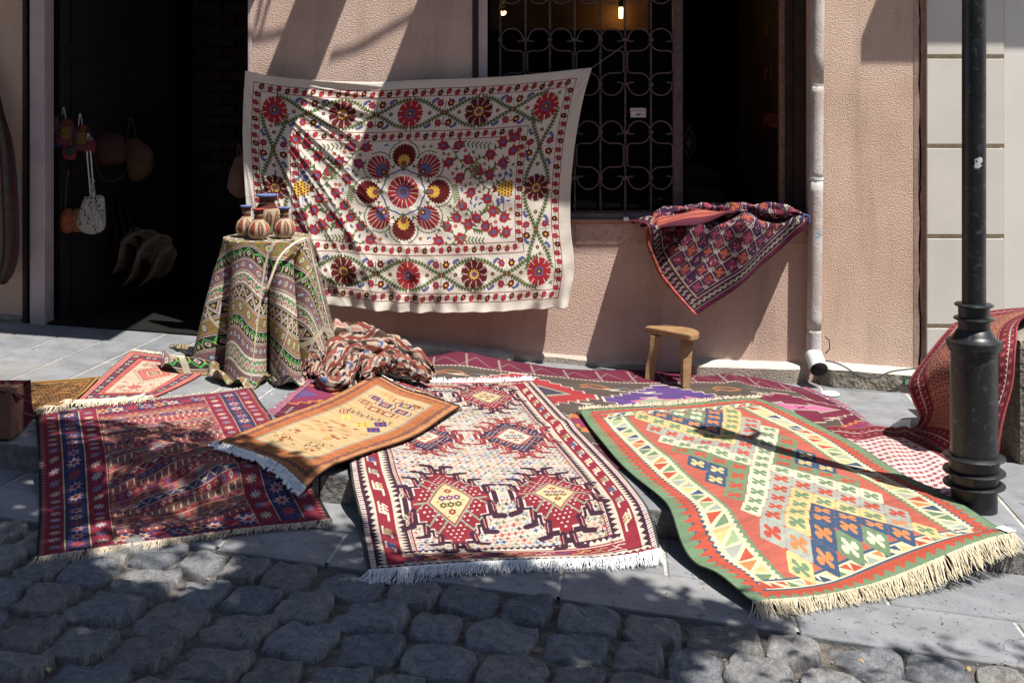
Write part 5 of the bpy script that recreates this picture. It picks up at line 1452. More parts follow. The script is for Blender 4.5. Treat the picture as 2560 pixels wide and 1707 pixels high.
def fringe(parent, edge, out, length, n, mat, name='fringe', spread=.25, wid=.0028, hf=None, lift=.012, curl=.25, seed=1, knots=False, down=None):
    """loose threads along a 3D edge; out = direction (2D) away from the rug"""
    rs = random.Random(seed); E = lerp_poly([tuple(e) for e in edge], n); V = []; F_ = []
    for i in range(n):
        if rs.random() < .05 or mnoise.noise(Vector((i * .11, seed, 0))) > .42: continue
        p = Vector(E[i]); o2 = Vector(out(i / (n - 1))).normalized() if callable(out) else Vector(out).normalized()
        sd_ = Vector((-o2.y, o2.x, 0)); L = length * rs.uniform(.55, 1.1) * (1 + .35 * mnoise.noise(Vector((i * .05, seed, 4)))); a = rs.gauss(0, spread) + .25 * math.sin(i * .13 + seed)
        pts = []; segs = 4; dirv = (Vector((o2.x, o2.y, 0)) + sd_ * a).normalized(); bend = rs.gauss(0, curl)
        q = Vector((p.x, p.y, p.z + .002))
        hgt = rs.uniform(.3, 1) * lift
        for s in range(segs + 1):
            t = s / segs
            x, y = q.x, q.y
            g = (hf(x, y) if hf else p.z)
            z0 = p.z + (g - p.z) * min(1, t * 1.6) + hgt * math.sin(t * math.pi) * .8 + .002 + rs.uniform(0, .003)
            pts.append(Vector((x, y, z0)))
            dirv = (dirv + sd_ * bend * .35).normalized(); q = q + dirv * L / segs
        w_ = wid * rs.uniform(.7, 1.2)
        b0 = len(V)
        for s, pt in enumerate(pts):
            w2 = w_ * (1 - .45 * s / segs)
            V += [pt - sd_ * w2, pt + sd_ * w2, pt + Vector((0, 0, w2 * 1.2))]
        for s in range(segs):
            c0 = b0 + s * 3; c1 = c0 + 3
            F_ += [(c0, c1, c1 + 2, c0 + 2), (c0 + 2, c1 + 2, c1 + 1, c0 + 1)]
        if knots:
            e = pts[-1]; r_ = wid * 2.2; k0 = len(V)
            for dx_, dy_, dz_ in ((1, 0, 0), (-1, 0, 0), (0, 1, 0), (0, -1, 0), (0, 0, 1), (0, 0, -1)): V.append(e + Vector((dx_, dy_, dz_)) * r_)
            F_ += [(k0, k0 + 2, k0 + 4), (k0 + 2, k0 + 1, k0 + 4), (k0 + 1, k0 + 3, k0 + 4), (k0 + 3, k0, k0 + 4), (k0 + 2, k0, k0 + 5), (k0 + 1, k0 + 2, k0 + 5), (k0 + 3, k0 + 1, k0 + 5), (k0, k0 + 3, k0 + 5)]
    o = mesh_obj(name, V, F_, mat, parent); o['kind'] = 'stuff'; return o
def above_ground(off=.004): return lambda x, y: ground(x, y) + off

# long burgundy kilim along the wall
def ragged(U, V): return .008 * np.exp(-((V - .0) / .06) ** 2) * (1 + np.sin(U * 23)) + .035 * np.exp(-((U - .27) / .05) ** 2) * np.exp(-(V / .12) ** 2) + .02 * np.exp(-((U - .83) / .02) ** 2) * np.exp(-(V / .3) ** 2)
lk, P = rug('long_kilim', 'long burgundy and charcoal kilim with purple and red stepped medallions along the wall',
            [(775, 832), (985, 822), (1180, 836), (1400, 856), (1620, 858), (1845, 893)], [(1845, 893), (1925, 930), (1985, 975), (1960, 1020)], [(630, 955), (900, 1000), (1180, 1040), (1440, 1078), (1700, 1085), (1960, 1020)], [(775, 832), (705, 888), (630, 955)],
            fabric('long_kilim_weave', long_kilim(), 1, bump=.0016, gain=1.12), .006, 260, 120, ragged)
nvP, nuP = P.shape[:2]
fringe(lk, P[:, 0], (-1, -.3), .05, 120, simple('burgundy_threads', (.30, .09, .14), .95, .3), hf=above_ground(), seed=3, spread=.5)
fringe(lk, P[int(nvP * .0):, -1], (1, .1), .045, 90, simple('frayed_burgundy', (.26, .05, .09), .95, .3), hf=above_ground(), seed=4, spread=.5)
# purple red rug, front left
def wr_purple(U, V):
    w = 0
    for (c, s, a) in ((.02, .05, .022), (.16, .045, .026), (.30, .05, .018)):
        d = (V - .50) + .34 * (U - .55) * np.where(U > .35, -1, .5) - c + .04 * np.sin(U * 6)
        w = w + a * np.exp(-(d / s) ** 2) * np.clip((U - .12) * 4, 0, 1) * np.clip((1.0 - U) * 3.2, 0, 1)
    return w + .004 * (1 + np.sin(V * 30 + U * 6)) * np.clip(U * 6, 0, 1) * .6
pr, P = rug('striped_rug', 'wine red rug with navy star borders and fine stripes, in dappled shade front left',
            [(84, 955), (220, 938), (400, 915), (577, 893)], [(577, 893), (640, 985), (700, 1085), (762, 1194)], [(82, 1284), (240, 1262), (420, 1240), (600, 1215), (762, 1194)], [(84, 955), (88, 1060), (90, 1180), (82, 1284)],
            fabric('striped_rug_weave', purple_rug(), 2, bump=.0018, gain=1.35), .006, 230, 230, wr_purple)
fringe(pr, P[-1], (-.12, -1), .036, 560, M['fringe_tan'], hf=above_ground(), seed=5, spread=.35, lift=.006, wid=.0019)
fringe(pr, P[0], (-.1, 1), .03, 300, M['fringe_tan'], hf=above_ground(), seed=6, spread=.5, wid=.0018)
# small red rug and gold rug
sr, P = rug('small_rug', 'small red rug with cream field and hooked diamond, near the doorway', [(299, 807), (400, 822), (492, 842)], [(492, 842), (430, 878), (352, 914)], [(172, 925), (250, 922), (352, 914)], [(299, 807), (235, 865), (172, 925)],
            fabric('small_rug_weave', small_red(), 3, bump=.0016, gain=1.15), .008, 90, 110)
fringe(sr, P[0], (.15, 1), .05, 160, M['fringe_cream'], hf=above_ground(), seed=7, spread=.5, wid=.003)
fringe(sr, P[-1], (-.3, -1), .10, 240, M['fringe_cream'], hf=above_ground(.012), seed=8, spread=.5, wid=.003)
tube('loose_tie', [tuple(p) for p in smooth_poly([P[-1][70], P[-1][74] + np.array((.03, -.03, .03)), P[-1][66] + np.array((.0, -.08, .01))], 10)], .003, M['fringe_white'], sr, 5)
gd, P = rug('gold_rug', 'ochre and black rug at the left edge overlapping the small red rug', [(-150, 885), (-40, 884), (90, 876), (229, 865)], [(229, 865), (200, 898), (166, 928)], [(-190, 968), (-60, 962), (60, 950), (166, 928)], [(-150, 885), (-170, 925), (-190, 968)],
            fabric('gold_rug_weave', gold_rug(), 4, bump=.0016), .016, 130, 70, lambda U, V: .012 * np.sin(U * 14) ** 2 * np.clip(V, 0, 1))
fringe(gd, P[-1][40:], (0, -1), .05, 160, M['fringe_tan'], hf=above_ground(.006), seed=9, spread=.5)
# white soumak
def wr_white(U, V):
    return .016 * np.exp(-((V - .10 - .05 * U) / .025) ** 2) * np.clip((.75 - U) * 3, 0, 1) + .010 * np.exp(-((V - .52 + .15 * U) / .03) ** 2) * np.clip((U - .3) * 2, 0, 1) + .014 * np.exp(-((V - .62) / .05) ** 2) * np.exp(-((U - .22) / .25) ** 2)
ws, P = rug('white_rug', 'cream rug with six red and purple hooked medallions in the middle foreground',
            [(800, 868), (850, 860), (960, 878), (1090, 882), (1225, 876)], [(1225, 876), (1318, 975), (1425, 1085), (1492, 1175), (1517, 1262)], [(848, 1312), (1000, 1300), (1180, 1290), (1360, 1284), (1517, 1262)], [(800, 868), (798, 980), (806, 1090), (828, 1200), (848, 1312)],
            fabric('white_rug_weave', white_soumak(), 5, bump=.0022, relief=.0008, gain=1.12), .020, 220, 330, wr_white)
fringe(ws, P[-1], lambda t: (-.55 + .6 * t, -1), .062, 760, M['fringe_white'], hf=above_ground(), seed=10, spread=.4, lift=.01, wid=.0019)
fringe(ws, P[0], (.05, 1), .055, 420, M['fringe_white'], hf=lambda x, y: SL * x + .02, seed=11, spread=.45, lift=.03)
# orange rug
orr, P = rug('orange_rug', 'small orange bordered rug with pale yellow field lying across the cream and wine rugs',
             [(865, 862), (925, 895), (990, 915), (1056, 938)], [(1056, 938), (960, 998), (830, 1050), (702, 1094)], [(497, 1017), (560, 1036), (630, 1062), (702, 1094)], [(865, 862), (790, 900), (650, 960), (497, 1017)],
             fabric('orange_rug_weave', orange_rug(), 6, bump=.0018, gain=1.15), .040, 130, 230, lambda U, V: .010 * np.sin(V * 5 + 1) ** 2, hf=lambda x, y: SL * x + .040)
P2 = P.copy()
fringe(orr, P[-1], lambda t: (-.75, -1), .036, 90, M['fringe_white'], hf=lambda x, y: drape(x, y) + .030, seed=12, spread=.12, curl=.05, wid=.004, lift=.004, knots=True)
BD = np.stack([P2[-1] + np.array([-.6, -.8, 0]) * k * .020 + np.array([0, 0, -.010 * k - .002]) for k in (0, .35, .7, 1)])
grid_obj('white_end_band', BD, M['fringe_white'], orr, thick=.004)
fringe(orr, P[0], (.75, 1), .045, 260, M['fringe_white'], hf=lambda x, y: SL * x + .028, seed=13, spread=.1, curl=.1, wid=.004, lift=.006)
# green kilim
def wr_green(U, V):
    a = .045 * np.exp(-((V - .80 - .10 * (1 - U)) / .07) ** 2) * np.clip((.55 - U) * 2, 0, 1)
    b = .016 * np.exp(-((V - .45 + .2 * U) / .05) ** 2) * np.clip(1 - abs(U - .45) * 2.4, 0, 1)
    c = .03 * np.exp(-((V - .985) / .03) ** 2) * np.clip((U - .3) * 1.6, 0, 1)
    return a * .6 + b + c * .6 + .005 * (1 + np.sin(U * 9 - V * 17))
def hf_green(x, y):
    s = sm((x - 1.2) / .7)                       # the right-hand end rides on the kerb and hangs over it
    return SL * x - STEP * sm((kerb_y(x) - y) / .34) * (1 - .55 * s) + .026
gk = tag(empty('green_kilim'), 'large salmon kilim with green border and rows of hooked lozenges, front right', 'rug')
T = px3([(1330, 945), (1440, 940), (1600, 926), (1745, 918)], hf_green); Rt = px3([(1745, 918), (1880, 975), (2060, 1080), (2215, 1165), (2330, 1235)], hf_green)
Bt = px3([(1730, 1392), (1860, 1375), (2010, 1345), (2180, 1285), (2330, 1235)], hf_green); Lf = px3([(1330, 945), (1400, 1040), (1520, 1150), (1570, 1260), (1640, 1330), (1730, 1392)], hf_green)
P = coons(T, Rt, Bt, Lf, 220, 330)
U, V = np.meshgrid(np.linspace(0, 1, 220), np.linspace(0, 1, 330))
Z = np.array([[hf_green(P[j, i, 0], P[j, i, 1]) for i in range(0, 220)] for j in range(330)])
P[..., 2] = Z + wr_green(U, V)
grid_obj('pile', P, fabric('green_kilim_weave', green_kilim(), 7, bump=.0018, gain=1.1), gk, thick=.005)
fringe(gk, P[-1], lambda t: (.15 + .25 * t, -1), .062, 620, M['fringe_cream'], hf=lambda x, y: max(ground(x, y) + .004, hf_green(x, y) - .03), seed=14, spread=.4, lift=.02, wid=.0022)
fringe(gk, P[0], (.1, 1), .065, 420, M['fringe_cream'], hf=lambda x, y: SL * x + .016, seed=15, spread=.6, lift=.03, wid=.0022)
tg = hit(2308, 1217, lambda x, y: hf_green(x, y) + .02); 
V_ = [tg + Vector(v) for v in ((-.030, .012, .006), (.0, -.030, .004), (.034, -.018, .006), (.006, .024, .008))]
tag(mesh_obj('price_tag', V_ + [v - Vector((0, 0, .002)) for v in V_], [(0, 1, 2, 3), (7, 6, 5, 4), (0, 4, 5, 1), (1, 5, 6, 2), (2, 6, 7, 3), (3, 7, 4, 0)], M['paper']), 'blank white tag on the corner of the green bordered kilim', 'tag')

# red carpet over the stone block, flowing down to the pavement
rc = tag(empty('red_carpet'), 'red patterned carpet draped over the stone block behind the lamp post', 'carpet')
T = [at(2190, 742, 5.80), at(2262, 716, 5.85), at(2352, 706, 5.9), at(2440, 704, 5.9)]
L_ = [at(2190, 742, 5.80), at(2140, 797, 5.66), at(2086, 868, 5.5), at(2090, 912, 5.45), at(2110, 955, 5.5), at(2104, 978, 5.62), at(2076, 987, 5.72)]
R_ = [at(2440, 704, 5.9), at(2352, 725, 5.42), at(2338, 790, 5.16), at(2330, 880, 5.12), at(2305, 970, 5.08), at(2290, 1060, 5.04), at(2282, 1105, 5.02)]
B_ = [at(2076, 987, 5.72), at(2130, 1010, 5.42), at(2190, 1050, 5.2), at(2282, 1105, 5.02)]
P = coons(T, R_, B_, L_, 120, 160); U, V = np.meshgrid(np.linspace(0, 1, 120), np.linspace(0, 1, 160))
P[..., 1] -= .05 * np.sin(U * 15 + V * 2.0) * np.sin(np.clip(V * 1.2, 0, 1) * math.pi) * .6
P[..., 1] -= .10 * np.sin(np.pi * U) * np.sin(np.pi * np.clip(V, 0, 1))
grid_obj('hanging_part', P, fabric('red_carpet_weave', red_carpet(), 8, bump=.003, gain=1.2), rc, thick=.008)
hfp = lambda x, y: SL * x + .009
T = px3([(1870, 985), (1960, 984), (2078, 984)], hfp); R_ = px3([(2078, 984), (2170, 1035), (2290, 1095)], hfp); B_ = px3([(2030, 1150), (2160, 1150), (2290, 1095)], hfp); L_ = px3([(1870, 985), (1950, 1060), (2030, 1150)], hfp)
P = coons(T, R_, B_, L_, 110, 110); U, V = np.meshgrid(np.linspace(0, 1, 110), np.linspace(0, 1, 110)); P[..., 2] = SL * P[..., 0] + .012 + .012 * np.sin(U * 7 + V * 4) ** 2 + .03 * np.clip(U - .8, 0, 1)
uvp = np.stack([.12 + U * .85, 1 - (V * .5 + .0)], -1)
grid_obj('spread_part', P, fabric('pink_field_weave', pink_field(), 9, bump=.003, gain=1.15), rc, uv=uvp, thick=.006)
tag(mesh_obj('crumpled_paper', [hit(*p, lambda x, y: SL * x + .004) + Vector((0, 0, h)) for p, h in (((2048, 978), 0), ((2066, 970), .01), ((2092, 968), .012), ((2090, 986), 0), ((2064, 988), .0), ((2068, 978), .022), ((2082, 976), .018))],
             [(0, 5, 1), (1, 5, 6, 2), (2, 6, 3), (3, 6, 5, 4), (4, 5, 0), (0, 1, 2, 3, 4)], M['paper']), 'crumpled white paper on the pavement beside the red carpet', 'paper')
# white plate under the spout
tag(lathe('plastic_lid', [(.05, SL * 1.72 - .0), (.052, SL * 1.72 + .006), (.046, SL * 1.72 + .012), (.03, SL * 1.72 + .014)], (1.735, 6.33), M['pipe_end'], None, 24), 'white round lid on the ground beside the drainpipe spout', 'lid')

# ------------------------------------------------------------------ embroidered wall hanging
sz = tag(empty('wall_hanging', (0, 6.5, 0)), 'white embroidered cloth with red rosettes hung across the wall and barred window', 'wall hanging')
Yt = 6.52
e = lambda L: [at(x, y, Y) for x, y, Y in L]
T = e([(565, 163, 6.47), (640, 177, 6.52), (740, 186, 6.54), (860, 189, 6.54), (960, 184, 6.54), (1085, 180, 6.54), (1200, 173, 6.54), (1359, 156, 6.56)])
R_ = e([(1359, 156, 6.56), (1339, 228, 6.56), (1320, 332, 6.55), (1311, 430, 6.54), (1310, 520, 6.53), (1318, 614, 6.5), (1304, 706, 6.49)])
B_ = e([(585, 690, 6.50), (750, 700, 6.47), (860, 711, 6.46), (960, 717, 6.45), (1060, 716, 6.45), (1180, 712, 6.46), (1304, 706, 6.49)])
L_ = e([(565, 163, 6.47), (562, 250, 6.49), (563, 340, 6.5), (570, 450, 6.51), (577, 580, 6.5), (585, 690, 6.50)])
nu, nv = 420, 290
P = coons(T, R_, B_, L_, nu, nv)
U, V = np.meshgrid(np.linspace(0, 1, nu), np.linspace(0, 1, nv))
def ridged(x): return (1 - np.abs(np.sin(x))) ** 2
ang = np.arctan2(V * 1.0 + .03, U * 1.5 + .02); rad = np.hypot(U * 1.5, V)
amp = np.clip(1.25 - U * 1.55, 0.05, 1) * np.clip(rad * 3, 0, 1)
f = .013 * amp * ridged(ang * 15 + 1.2 * np.sin(rad * 3.1) + .7) + .006 * amp * ridged(ang * 31 + 2 * rad)
f += .008 * np.clip(1.1 - U, 0, 1) * ridged(9 * (V + .35 * U ** 1.4) + 6 * U * (1 - U)) * np.clip((V - .2) * 3, 0, 1)
ang2 = np.arctan2(V + .02, (1 - U) * 1.5 + .02); f += .006 * np.clip(U * 1.6 - .9, 0, 1) * ridged(ang2 * 12)
f += .013 * np.clip((V - .84) * 6, 0, 1) * (np.sin(U * 46 + 4 * np.sin(U * 13)) + .6 * np.sin(U * 97)) + .013 + .004 * np.sin(U * 21 + V * 5) * V
f += .003 * np.sin(V * 60 + 4 * np.sin(U * 14)) * np.clip((V - .55) * 2, 0, 1)
rng = np.random.default_rng(5)
for _ in range(14):
    k = rng.normal(0, 34, 2); f += .0007 * np.sin(k[0] * U + k[1] * V + rng.uniform(0, 6))
f = f * 1.25
P[..., 1] -= f
P[..., 1] -= .035 * np.sin(np.pi * np.clip(V, 0, 1)) * np.clip(1 - U * 1.2, 0, 1)
cloth = grid_obj('cloth', P, fabric('suzani_cloth', suzani(), 10, bump=.0006, relief=.0016, gain=1.2, abrash=.012, grain=.02, dirt=.04), sz, flip=True, thick=.002)
tag(tube('hanging_string', [at(1359, 157, 6.56), at(1395, 132, 6.60), at(1432, 106, 6.645)], .002, M['string'], None, 5), 'thin string tying the wall hanging corner to the window bars', 'string')

# ------------------------------------------------------------------ table under a cloth, with vases
TX, TY, TZ, TR = -1.262, 5.98, .775, .222
tb = tag(empty('cloth_covered_table', (TX, TY, .1)), 'round table under a green and ochre embroidered cloth reaching the ground', 'table')
lathe('tabletop', [(TR - .01, TZ - .03), (TR - .005, TZ - .006)], (TX, TY), M['wood'], tb, 32)
for k in range(3):
    a = k * 2.094 + .5; tube('leg', [(TX + .1 * math.cos(a), TY + .1 * math.sin(a), TZ - .03), (TX + .17 * math.cos(a), TY + .17 * math.sin(a), SL * TX + .003)], .015, M['wood'], tb, 8)
tc = tag(empty('tablecloth', (TX, TY, TZ)), 'green, ochre and black banded cloth draped over the table, trailing on the ground', 'tablecloth')
na, ns = 420, 190
TH = np.linspace(0, 2 * np.pi, na); S = np.linspace(0, 1, ns)
def smax(th):
    k = [(-180, .84), (-160, .90), (-140, .94), (-120, .82), (-100, .80), (-80, .84), (-62, .82), (-45, .70), (-30, .60), (-10, .64), (10, .60), (60, .60), (120, .62), (160, .72), (180, .84)]
    d = (np.degrees(th) + 180) % 360 - 180
    return TR + np.interp(d, [a for a, b in k], [b for a, b in k])
P = np.zeros((ns, na, 3)); UV = np.zeros((ns, na, 2))
SM = smax(TH)
for j, s_ in enumerate(S):
    s = s_ ** .8 * SM
    d = np.clip(s - TR, 0, None)
    zg = SL * TX + .012 - SL * 0
    drop = TZ - zg
    x_fl = np.minimum(d, drop / .975)
    rr = np.minimum(s, TR) + .125 * x_fl
    g = np.clip(x_fl / drop, 0, 1)
    lob = 1 - np.abs(np.sin(TH * 4.5 + .9 * np.sin(TH * 2 + .6) + .5)) ** .8; lob2 = .5 + .5 * np.sin(TH * 5 + 2.2 + .8 * np.sin(2 * TH))
    rr = rr + g ** .8 * (-.25 * lob ** 1.6 + .06 * lob2 + .025) * np.clip(d * 6, 0, 1)
    z = TZ - .975 * x_fl - .012 * np.clip(1 - np.abs(s - TR) / .03, 0, 1) * 0
    z = np.where(s < TR, TZ + 0 * TH, z)
    ex = np.clip(d - drop / .975, 0, None)
    rr = rr + ex * .62
    cx, cy = rr * np.cos(TH), rr * np.sin(TH)
    zz = SL * (TX + cx) + .012
    bump = np.clip(ex * 8, 0, 1) * (.020 + .026 * np.sin(TH * 23 + ex * 20) + .022 * np.sin(ex * 34 + TH * 4)) + np.clip(ex * 5, 0, 1) * .012
    P[j, :, 0] = TX + cx; P[j, :, 1] = TY + cy; P[j, :, 2] = np.maximum(z, zz) + bump
    a = .10
    uu = s * np.cos(TH); vv = s * np.sin(TH)
    UV[j, :, 0] = .5 + (uu * math.cos(a) - vv * math.sin(a)) / 1.7 * .82 + .0; UV[j, :, 1] = .62 + (uu * math.sin(a) + vv * math.cos(a)) / 1.7 * .92
UV = np.clip(UV % 1.0, 0.001, .999)
def pp(x): x = x % 2.0; return np.clip(1 - np.abs(1 - x), .002, .998)
UVc = np.zeros_like(UV)
SN = np.sign(np.sin(TH)) * np.abs(np.sin(TH)) ** .40
for j, s_ in enumerate(S):
    s = s_ ** .8 * SM; a = .16
    UVc[j, :, 0] = pp(.5 + .02 * np.sin(TH * 3 + s * 4) + (s * np.cos(TH) * math.cos(a) - s * SN * math.sin(a)) / 1.5)
    UVc[j, :, 1] = pp(.54 + .020 * np.sin(TH * 5 + 1.5) * np.clip(s * 2, 0, 1) + .016 * np.sin(TH * 9 + s * 5) * np.clip(s, 0, 1) + (s * np.cos(TH) * math.sin(a) + s * SN * math.cos(a)) / 1.5)
grid_obj('cloth', P, fabric('table_cloth_weave', table_cloth(), 11, bump=.002, relief=.0008, gain=1.05), tc, uv=UVc, thick=.004, flip=True)
# trailing end heaped on the ground to the left
def mound(name, pts, rad, mat, parent, n=26, seed=0, sq=.55, uvs=(1, 1), fold=.25):
    """a rolled, rumpled strip of cloth lying along pts"""
    Q = smooth_poly(pts, 60); N = 60; G = np.zeros((n, N, 3)); rs = random.Random(seed)
    for i in range(N):
        t = Q[min(i + 1, N - 1)] - Q[max(i - 1, 0)]; t = t / np.linalg.norm(t); nn = np.array([-t[1], t[0], 0])
        r = (rad[0] + (rad[1] - rad[0]) * i / (N - 1)) * (1 - .55 * abs(2 * i / (N - 1) - 1) ** 5)
        for k in range(n):
            th = math.pi * 2 * k / (n - 1); f_ = 1 + fold * mnoise.noise(Vector((i * .16, math.cos(th) * 2.2 + seed, math.sin(th) * 2.2))) * 2
            G[k, i] = Q[i] + nn * r * f_ * math.cos(th) + np.array([0, 0, 1]) * (r * sq * f_ * math.sin(th) + r * sq * .8)
    ou = (seed * .137) % (1 - uvs[0]); ov = (seed * .211) % (1 - uvs[1])
    U_, V_ = np.meshgrid(np.linspace(ou, ou + uvs[0], N), np.linspace(ov, ov + uvs[1], n)); V_ = V_ + .03 * np.sin(U_ * 40 + seed)
    return grid_obj(name, G, mat, parent, uv=np.stack([U_, V_], -1), flip=True)
tcm = bpy.data.materials['table_cloth_weave']
mound('trailing_hem', [hit(393, 797, up), hit(425, 806, up), hit(455, 820, up), hit(500, 832, up)], (.030, .040), tcm, tc, seed=3, uvs=(.3, .14))
mound('trailing_hem', [hit(484, 846, up), hit(530, 856, up), hit(590, 868, up), hit(640, 874, up), hit(672, 868, up)], (.045, .035), tcm, tc, seed=5, uvs=(.35, .08))
tube('hem_band', [tuple(p) for p in smooth_poly([at(700, 548, 5.84), at(672, 562, 5.76), at(642, 592, 5.72), at(622, 640, 5.70), at(612, 668, 5.70)], 24)], .007, M['fringe_cream'], tc, 6)
def vase_img(seed, mainc):
    cv = Cv(36, 20, 9, (206, 180, 144)); rs = random.Random(seed)
    cv.rect(0, 0, 36, 1.6, mainc); cv.rect(0, 1.6, 36, 4, (120, 64, 50)); cv.rect(0, 4, 36, 4.7, (214, 180, 130)); cv.rect(0, 4.7, 36, 7, (110, 44, 38)); cv.rect(0, 7, 36, 7.6, (208, 170, 120))
    for i in range(8):
        x = 2.25 + i * 4.5; c = [(136, 82, 66), (190, 72, 44)][i % 2]
        cv.poly([(x + 1.6 * math.cos(a), 13 + 4.6 * math.sin(a)) for a in np.linspace(0, 6.28, 18)], c)
        for j in range(9):
            if i % 4 < 2: cv.line((x - 1.1, 9.5 + j * .9), (x + 1.1, 9.3 + j * .9), .25, (96, 54, 44))
            else: cv.poly([(x - .4, 9.5 + j * .9), (x, 9.1 + j * .9), (x + .4, 9.5 + j * .9), (x, 9.9 + j * .9)], (220, 190, 150))
    return cv
def vase(label, xd, yb, Y, h, rb, seed, rim, zbase, kind=0):
    t = tag(empty('vase'), label, 'vase', 'patterned vases on the cloth covered table')
    c = at(xd, yb, Y); z0 = zbase
    pr = [(0, .0), (.45, 0), (.62, .01), (.85, .09), (1.0, .24), (.98, .36), (.80, .50), (.50, .60), (.38, .68), (.37, .80), (.42, .84), (.40, .90), (.50, .955), (.53, .975), (.53, 1.0), (.40, 1.0), (.33, .93)] if kind == 0 else \
         [(0, 0), (.5, 0), (.55, .02), (.62, .1), (.86, .26), (1.0, .44), (1.0, .58), (.82, .70), (.66, .76), (.64, .90), (.70, .93), (.92, .955), (.95, .98), (.92, 1.0), (.7, 1.0), (.55, .93)]
    n = 40; m = len(pr); G = np.zeros((m, n, 3)); UVv = np.zeros((m, n, 2))
    for i, (r, z) in enumerate(pr):
        for k in range(n):
            th = 2 * math.pi * k / (n - 1); rr = rb * r * (1 + (.02 * math.cos(8 * th) if .1 < z < .6 else 0))
            G[i, k] = (c.x + rr * math.cos(th), Y + rr * math.sin(th), z0 + h * z); UVv[i, k] = (k / (n - 1), min(.999, z))
    mt = fabric('vase_weave_%d' % seed, vase_img(seed, rim), seed, bump=.0008, relief=.0015)
    b = grid_obj('body', G, mt, t, uv=UVv, flip=False)
    lathe('rim', [(rb * pr[-4][0] * .96, z0 + h * .965), (rb * pr[-4][0] * 1.06, z0 + h * .975), (rb * pr[-4][0] * 1.06, z0 + h * .995), (rb * pr[-4][0] * .9, z0 + h * 1.003)], (c.x, Y), simple('rim_%d' % seed, s2l(tuple(v / 255 for v in rim)), .8, .2, 40), t, 28)
    return t
zt_ = TZ + .004
vase('large red and cream patterned vase standing behind the small ones', 613, 525, 6.08, .205, .062, 31, (92, 104, 150), zt_, 1)
vase('brown panelled vase with blue rim, leftmost on the table', 566, 533, 5.96, .158, .057, 32, (92, 104, 160), zt_)
vase('orange panelled vase with red rim, front middle of the table', 594, 540, 5.86, .152, .058, 33, (150, 64, 56), zt_)
vase('orange and brown panelled vase with blue rim, rightmost on the table', 653, 540, 5.90, .155, .056, 34, (92, 104, 150), zt_)

# ------------------------------------------------------------------ crumpled kilim on the ground
ck = tag(empty('crumpled_kilim'), 'crumpled brick red and cream zigzag kilim heaped beside the table', 'kilim')
nu, nv = 260, 200
U, V = np.meshgrid(np.linspace(0, 1, nu), np.linspace(0, 1, nv))
cpt = hit(838, 868, up); cxk, cyk = cpt.x, cpt.y + .22
th = (U * 2 - 1); ph = V
# arches sweeping over from lower left to lower right: U along the arch, V across from back to front
Tb = [hit(735, 800, up) + Vector((0, .0, 0)), hit(790, 806, up), hit(850, 812, up), hit(920, 822, up), hit(1000, 846, up)]
Bb = [hit(690, 868, up), hit(745, 893, up), hit(800, 892, up), hit(880, 886, up), hit(990, 872, up)]
Lb = [hit(735, 800, up), hit(694, 832, up), hit(690, 868, up)]; Rb = [hit(1000, 846, up), hit(1004, 862, up), hit(990, 872, up)]
P = coons(Tb, Rb, Bb, Lb, nu, nv)
env = np.sin(np.pi * np.clip(U, 0, 1)) ** .55 * np.sin(np.pi * np.clip(V, 0, 1) ** .8) ** .5
arch = V * 1.0 + .22 * (U - .35) ** 2 * 4 * (1 - V)
fold = .055 * ridged(arch * 10.5 + 1.3 * np.sin(U * 5.5)) + .030 * ridged(arch * 21 + 3 * U) * np.clip(1.2 - U, 0, 1)
base = .19 * np.exp(-((U - .30) / .26) ** 2) + .10 * np.exp(-((U - .68) / .22) ** 2)
z = env * (base * .0 + fold * .35)
nz = np.zeros_like(U)
for _ in range(10):
    k = rng.normal(0, 9, 2); nz += .006 * np.sin(k[0] * U + k[1] * V + rng.uniform(0, 6))
P[..., 2] += z + env * nz + .01
P[..., 1] -= env * (.05 * np.sin(arch * 21 + 1.3 * np.sin(U * 5.5) + .8))
P[..., 2] = np.maximum(P[..., 2], SL * P[..., 0] + .006)
uvk = np.stack([.05 + U * .72 + .1 * V, .95 - (V * .95 + .12 * np.sin(U * 5)) * .85], -1)
zm = fabric('zigzag_kilim_weave', zig_kilim(), 12, bump=.003, gain=.95)
grid_obj('folded_pile', P, zm, ck, uv=uvk, thick=.006)
for k, (pts, r0, r1) in enumerate([
    ([(700, 872, 5.98), (704, 830, 6.12), (735, 792, 6.22), (790, 776, 6.28), (850, 776, 6.30), (900, 792, 6.30)], .05, .045),
    ([(728, 868, 5.96), (745, 828, 6.08), (800, 802, 6.16), (862, 792, 6.22), (930, 806, 6.22), (1000, 850, 6.12)], .045, .04),
    ([(748, 884, 5.90), (762, 852, 6.00), (800, 826, 6.08), (850, 812, 6.12), (905, 822, 6.14), (975, 862, 6.02)], .042, .036),
    ([(742, 862, 5.95), (756, 890, 5.84), (790, 893, 5.83), (806, 862, 5.92), (822, 836, 6.0), (870, 822, 6.08)], .036, .034),
    ([(838, 872, 5.90), (866, 846, 6.00), (910, 838, 6.06), (955, 852, 6.02), (992, 872, 5.94)], .040, .032),
    ([(700, 850, 6.02), (722, 836, 6.04), (756, 812, 6.10)], .04, .04)]):
    mound('folded_roll', [at(p[0] - 6, p[1] + 2, p[2] - .20) + Vector((0, 0, -.01)) for p in pts], (r0, r1), zm, ck, seed=8 + k * 3, sq=1.0, uvs=(.46, .34), fold=.55)

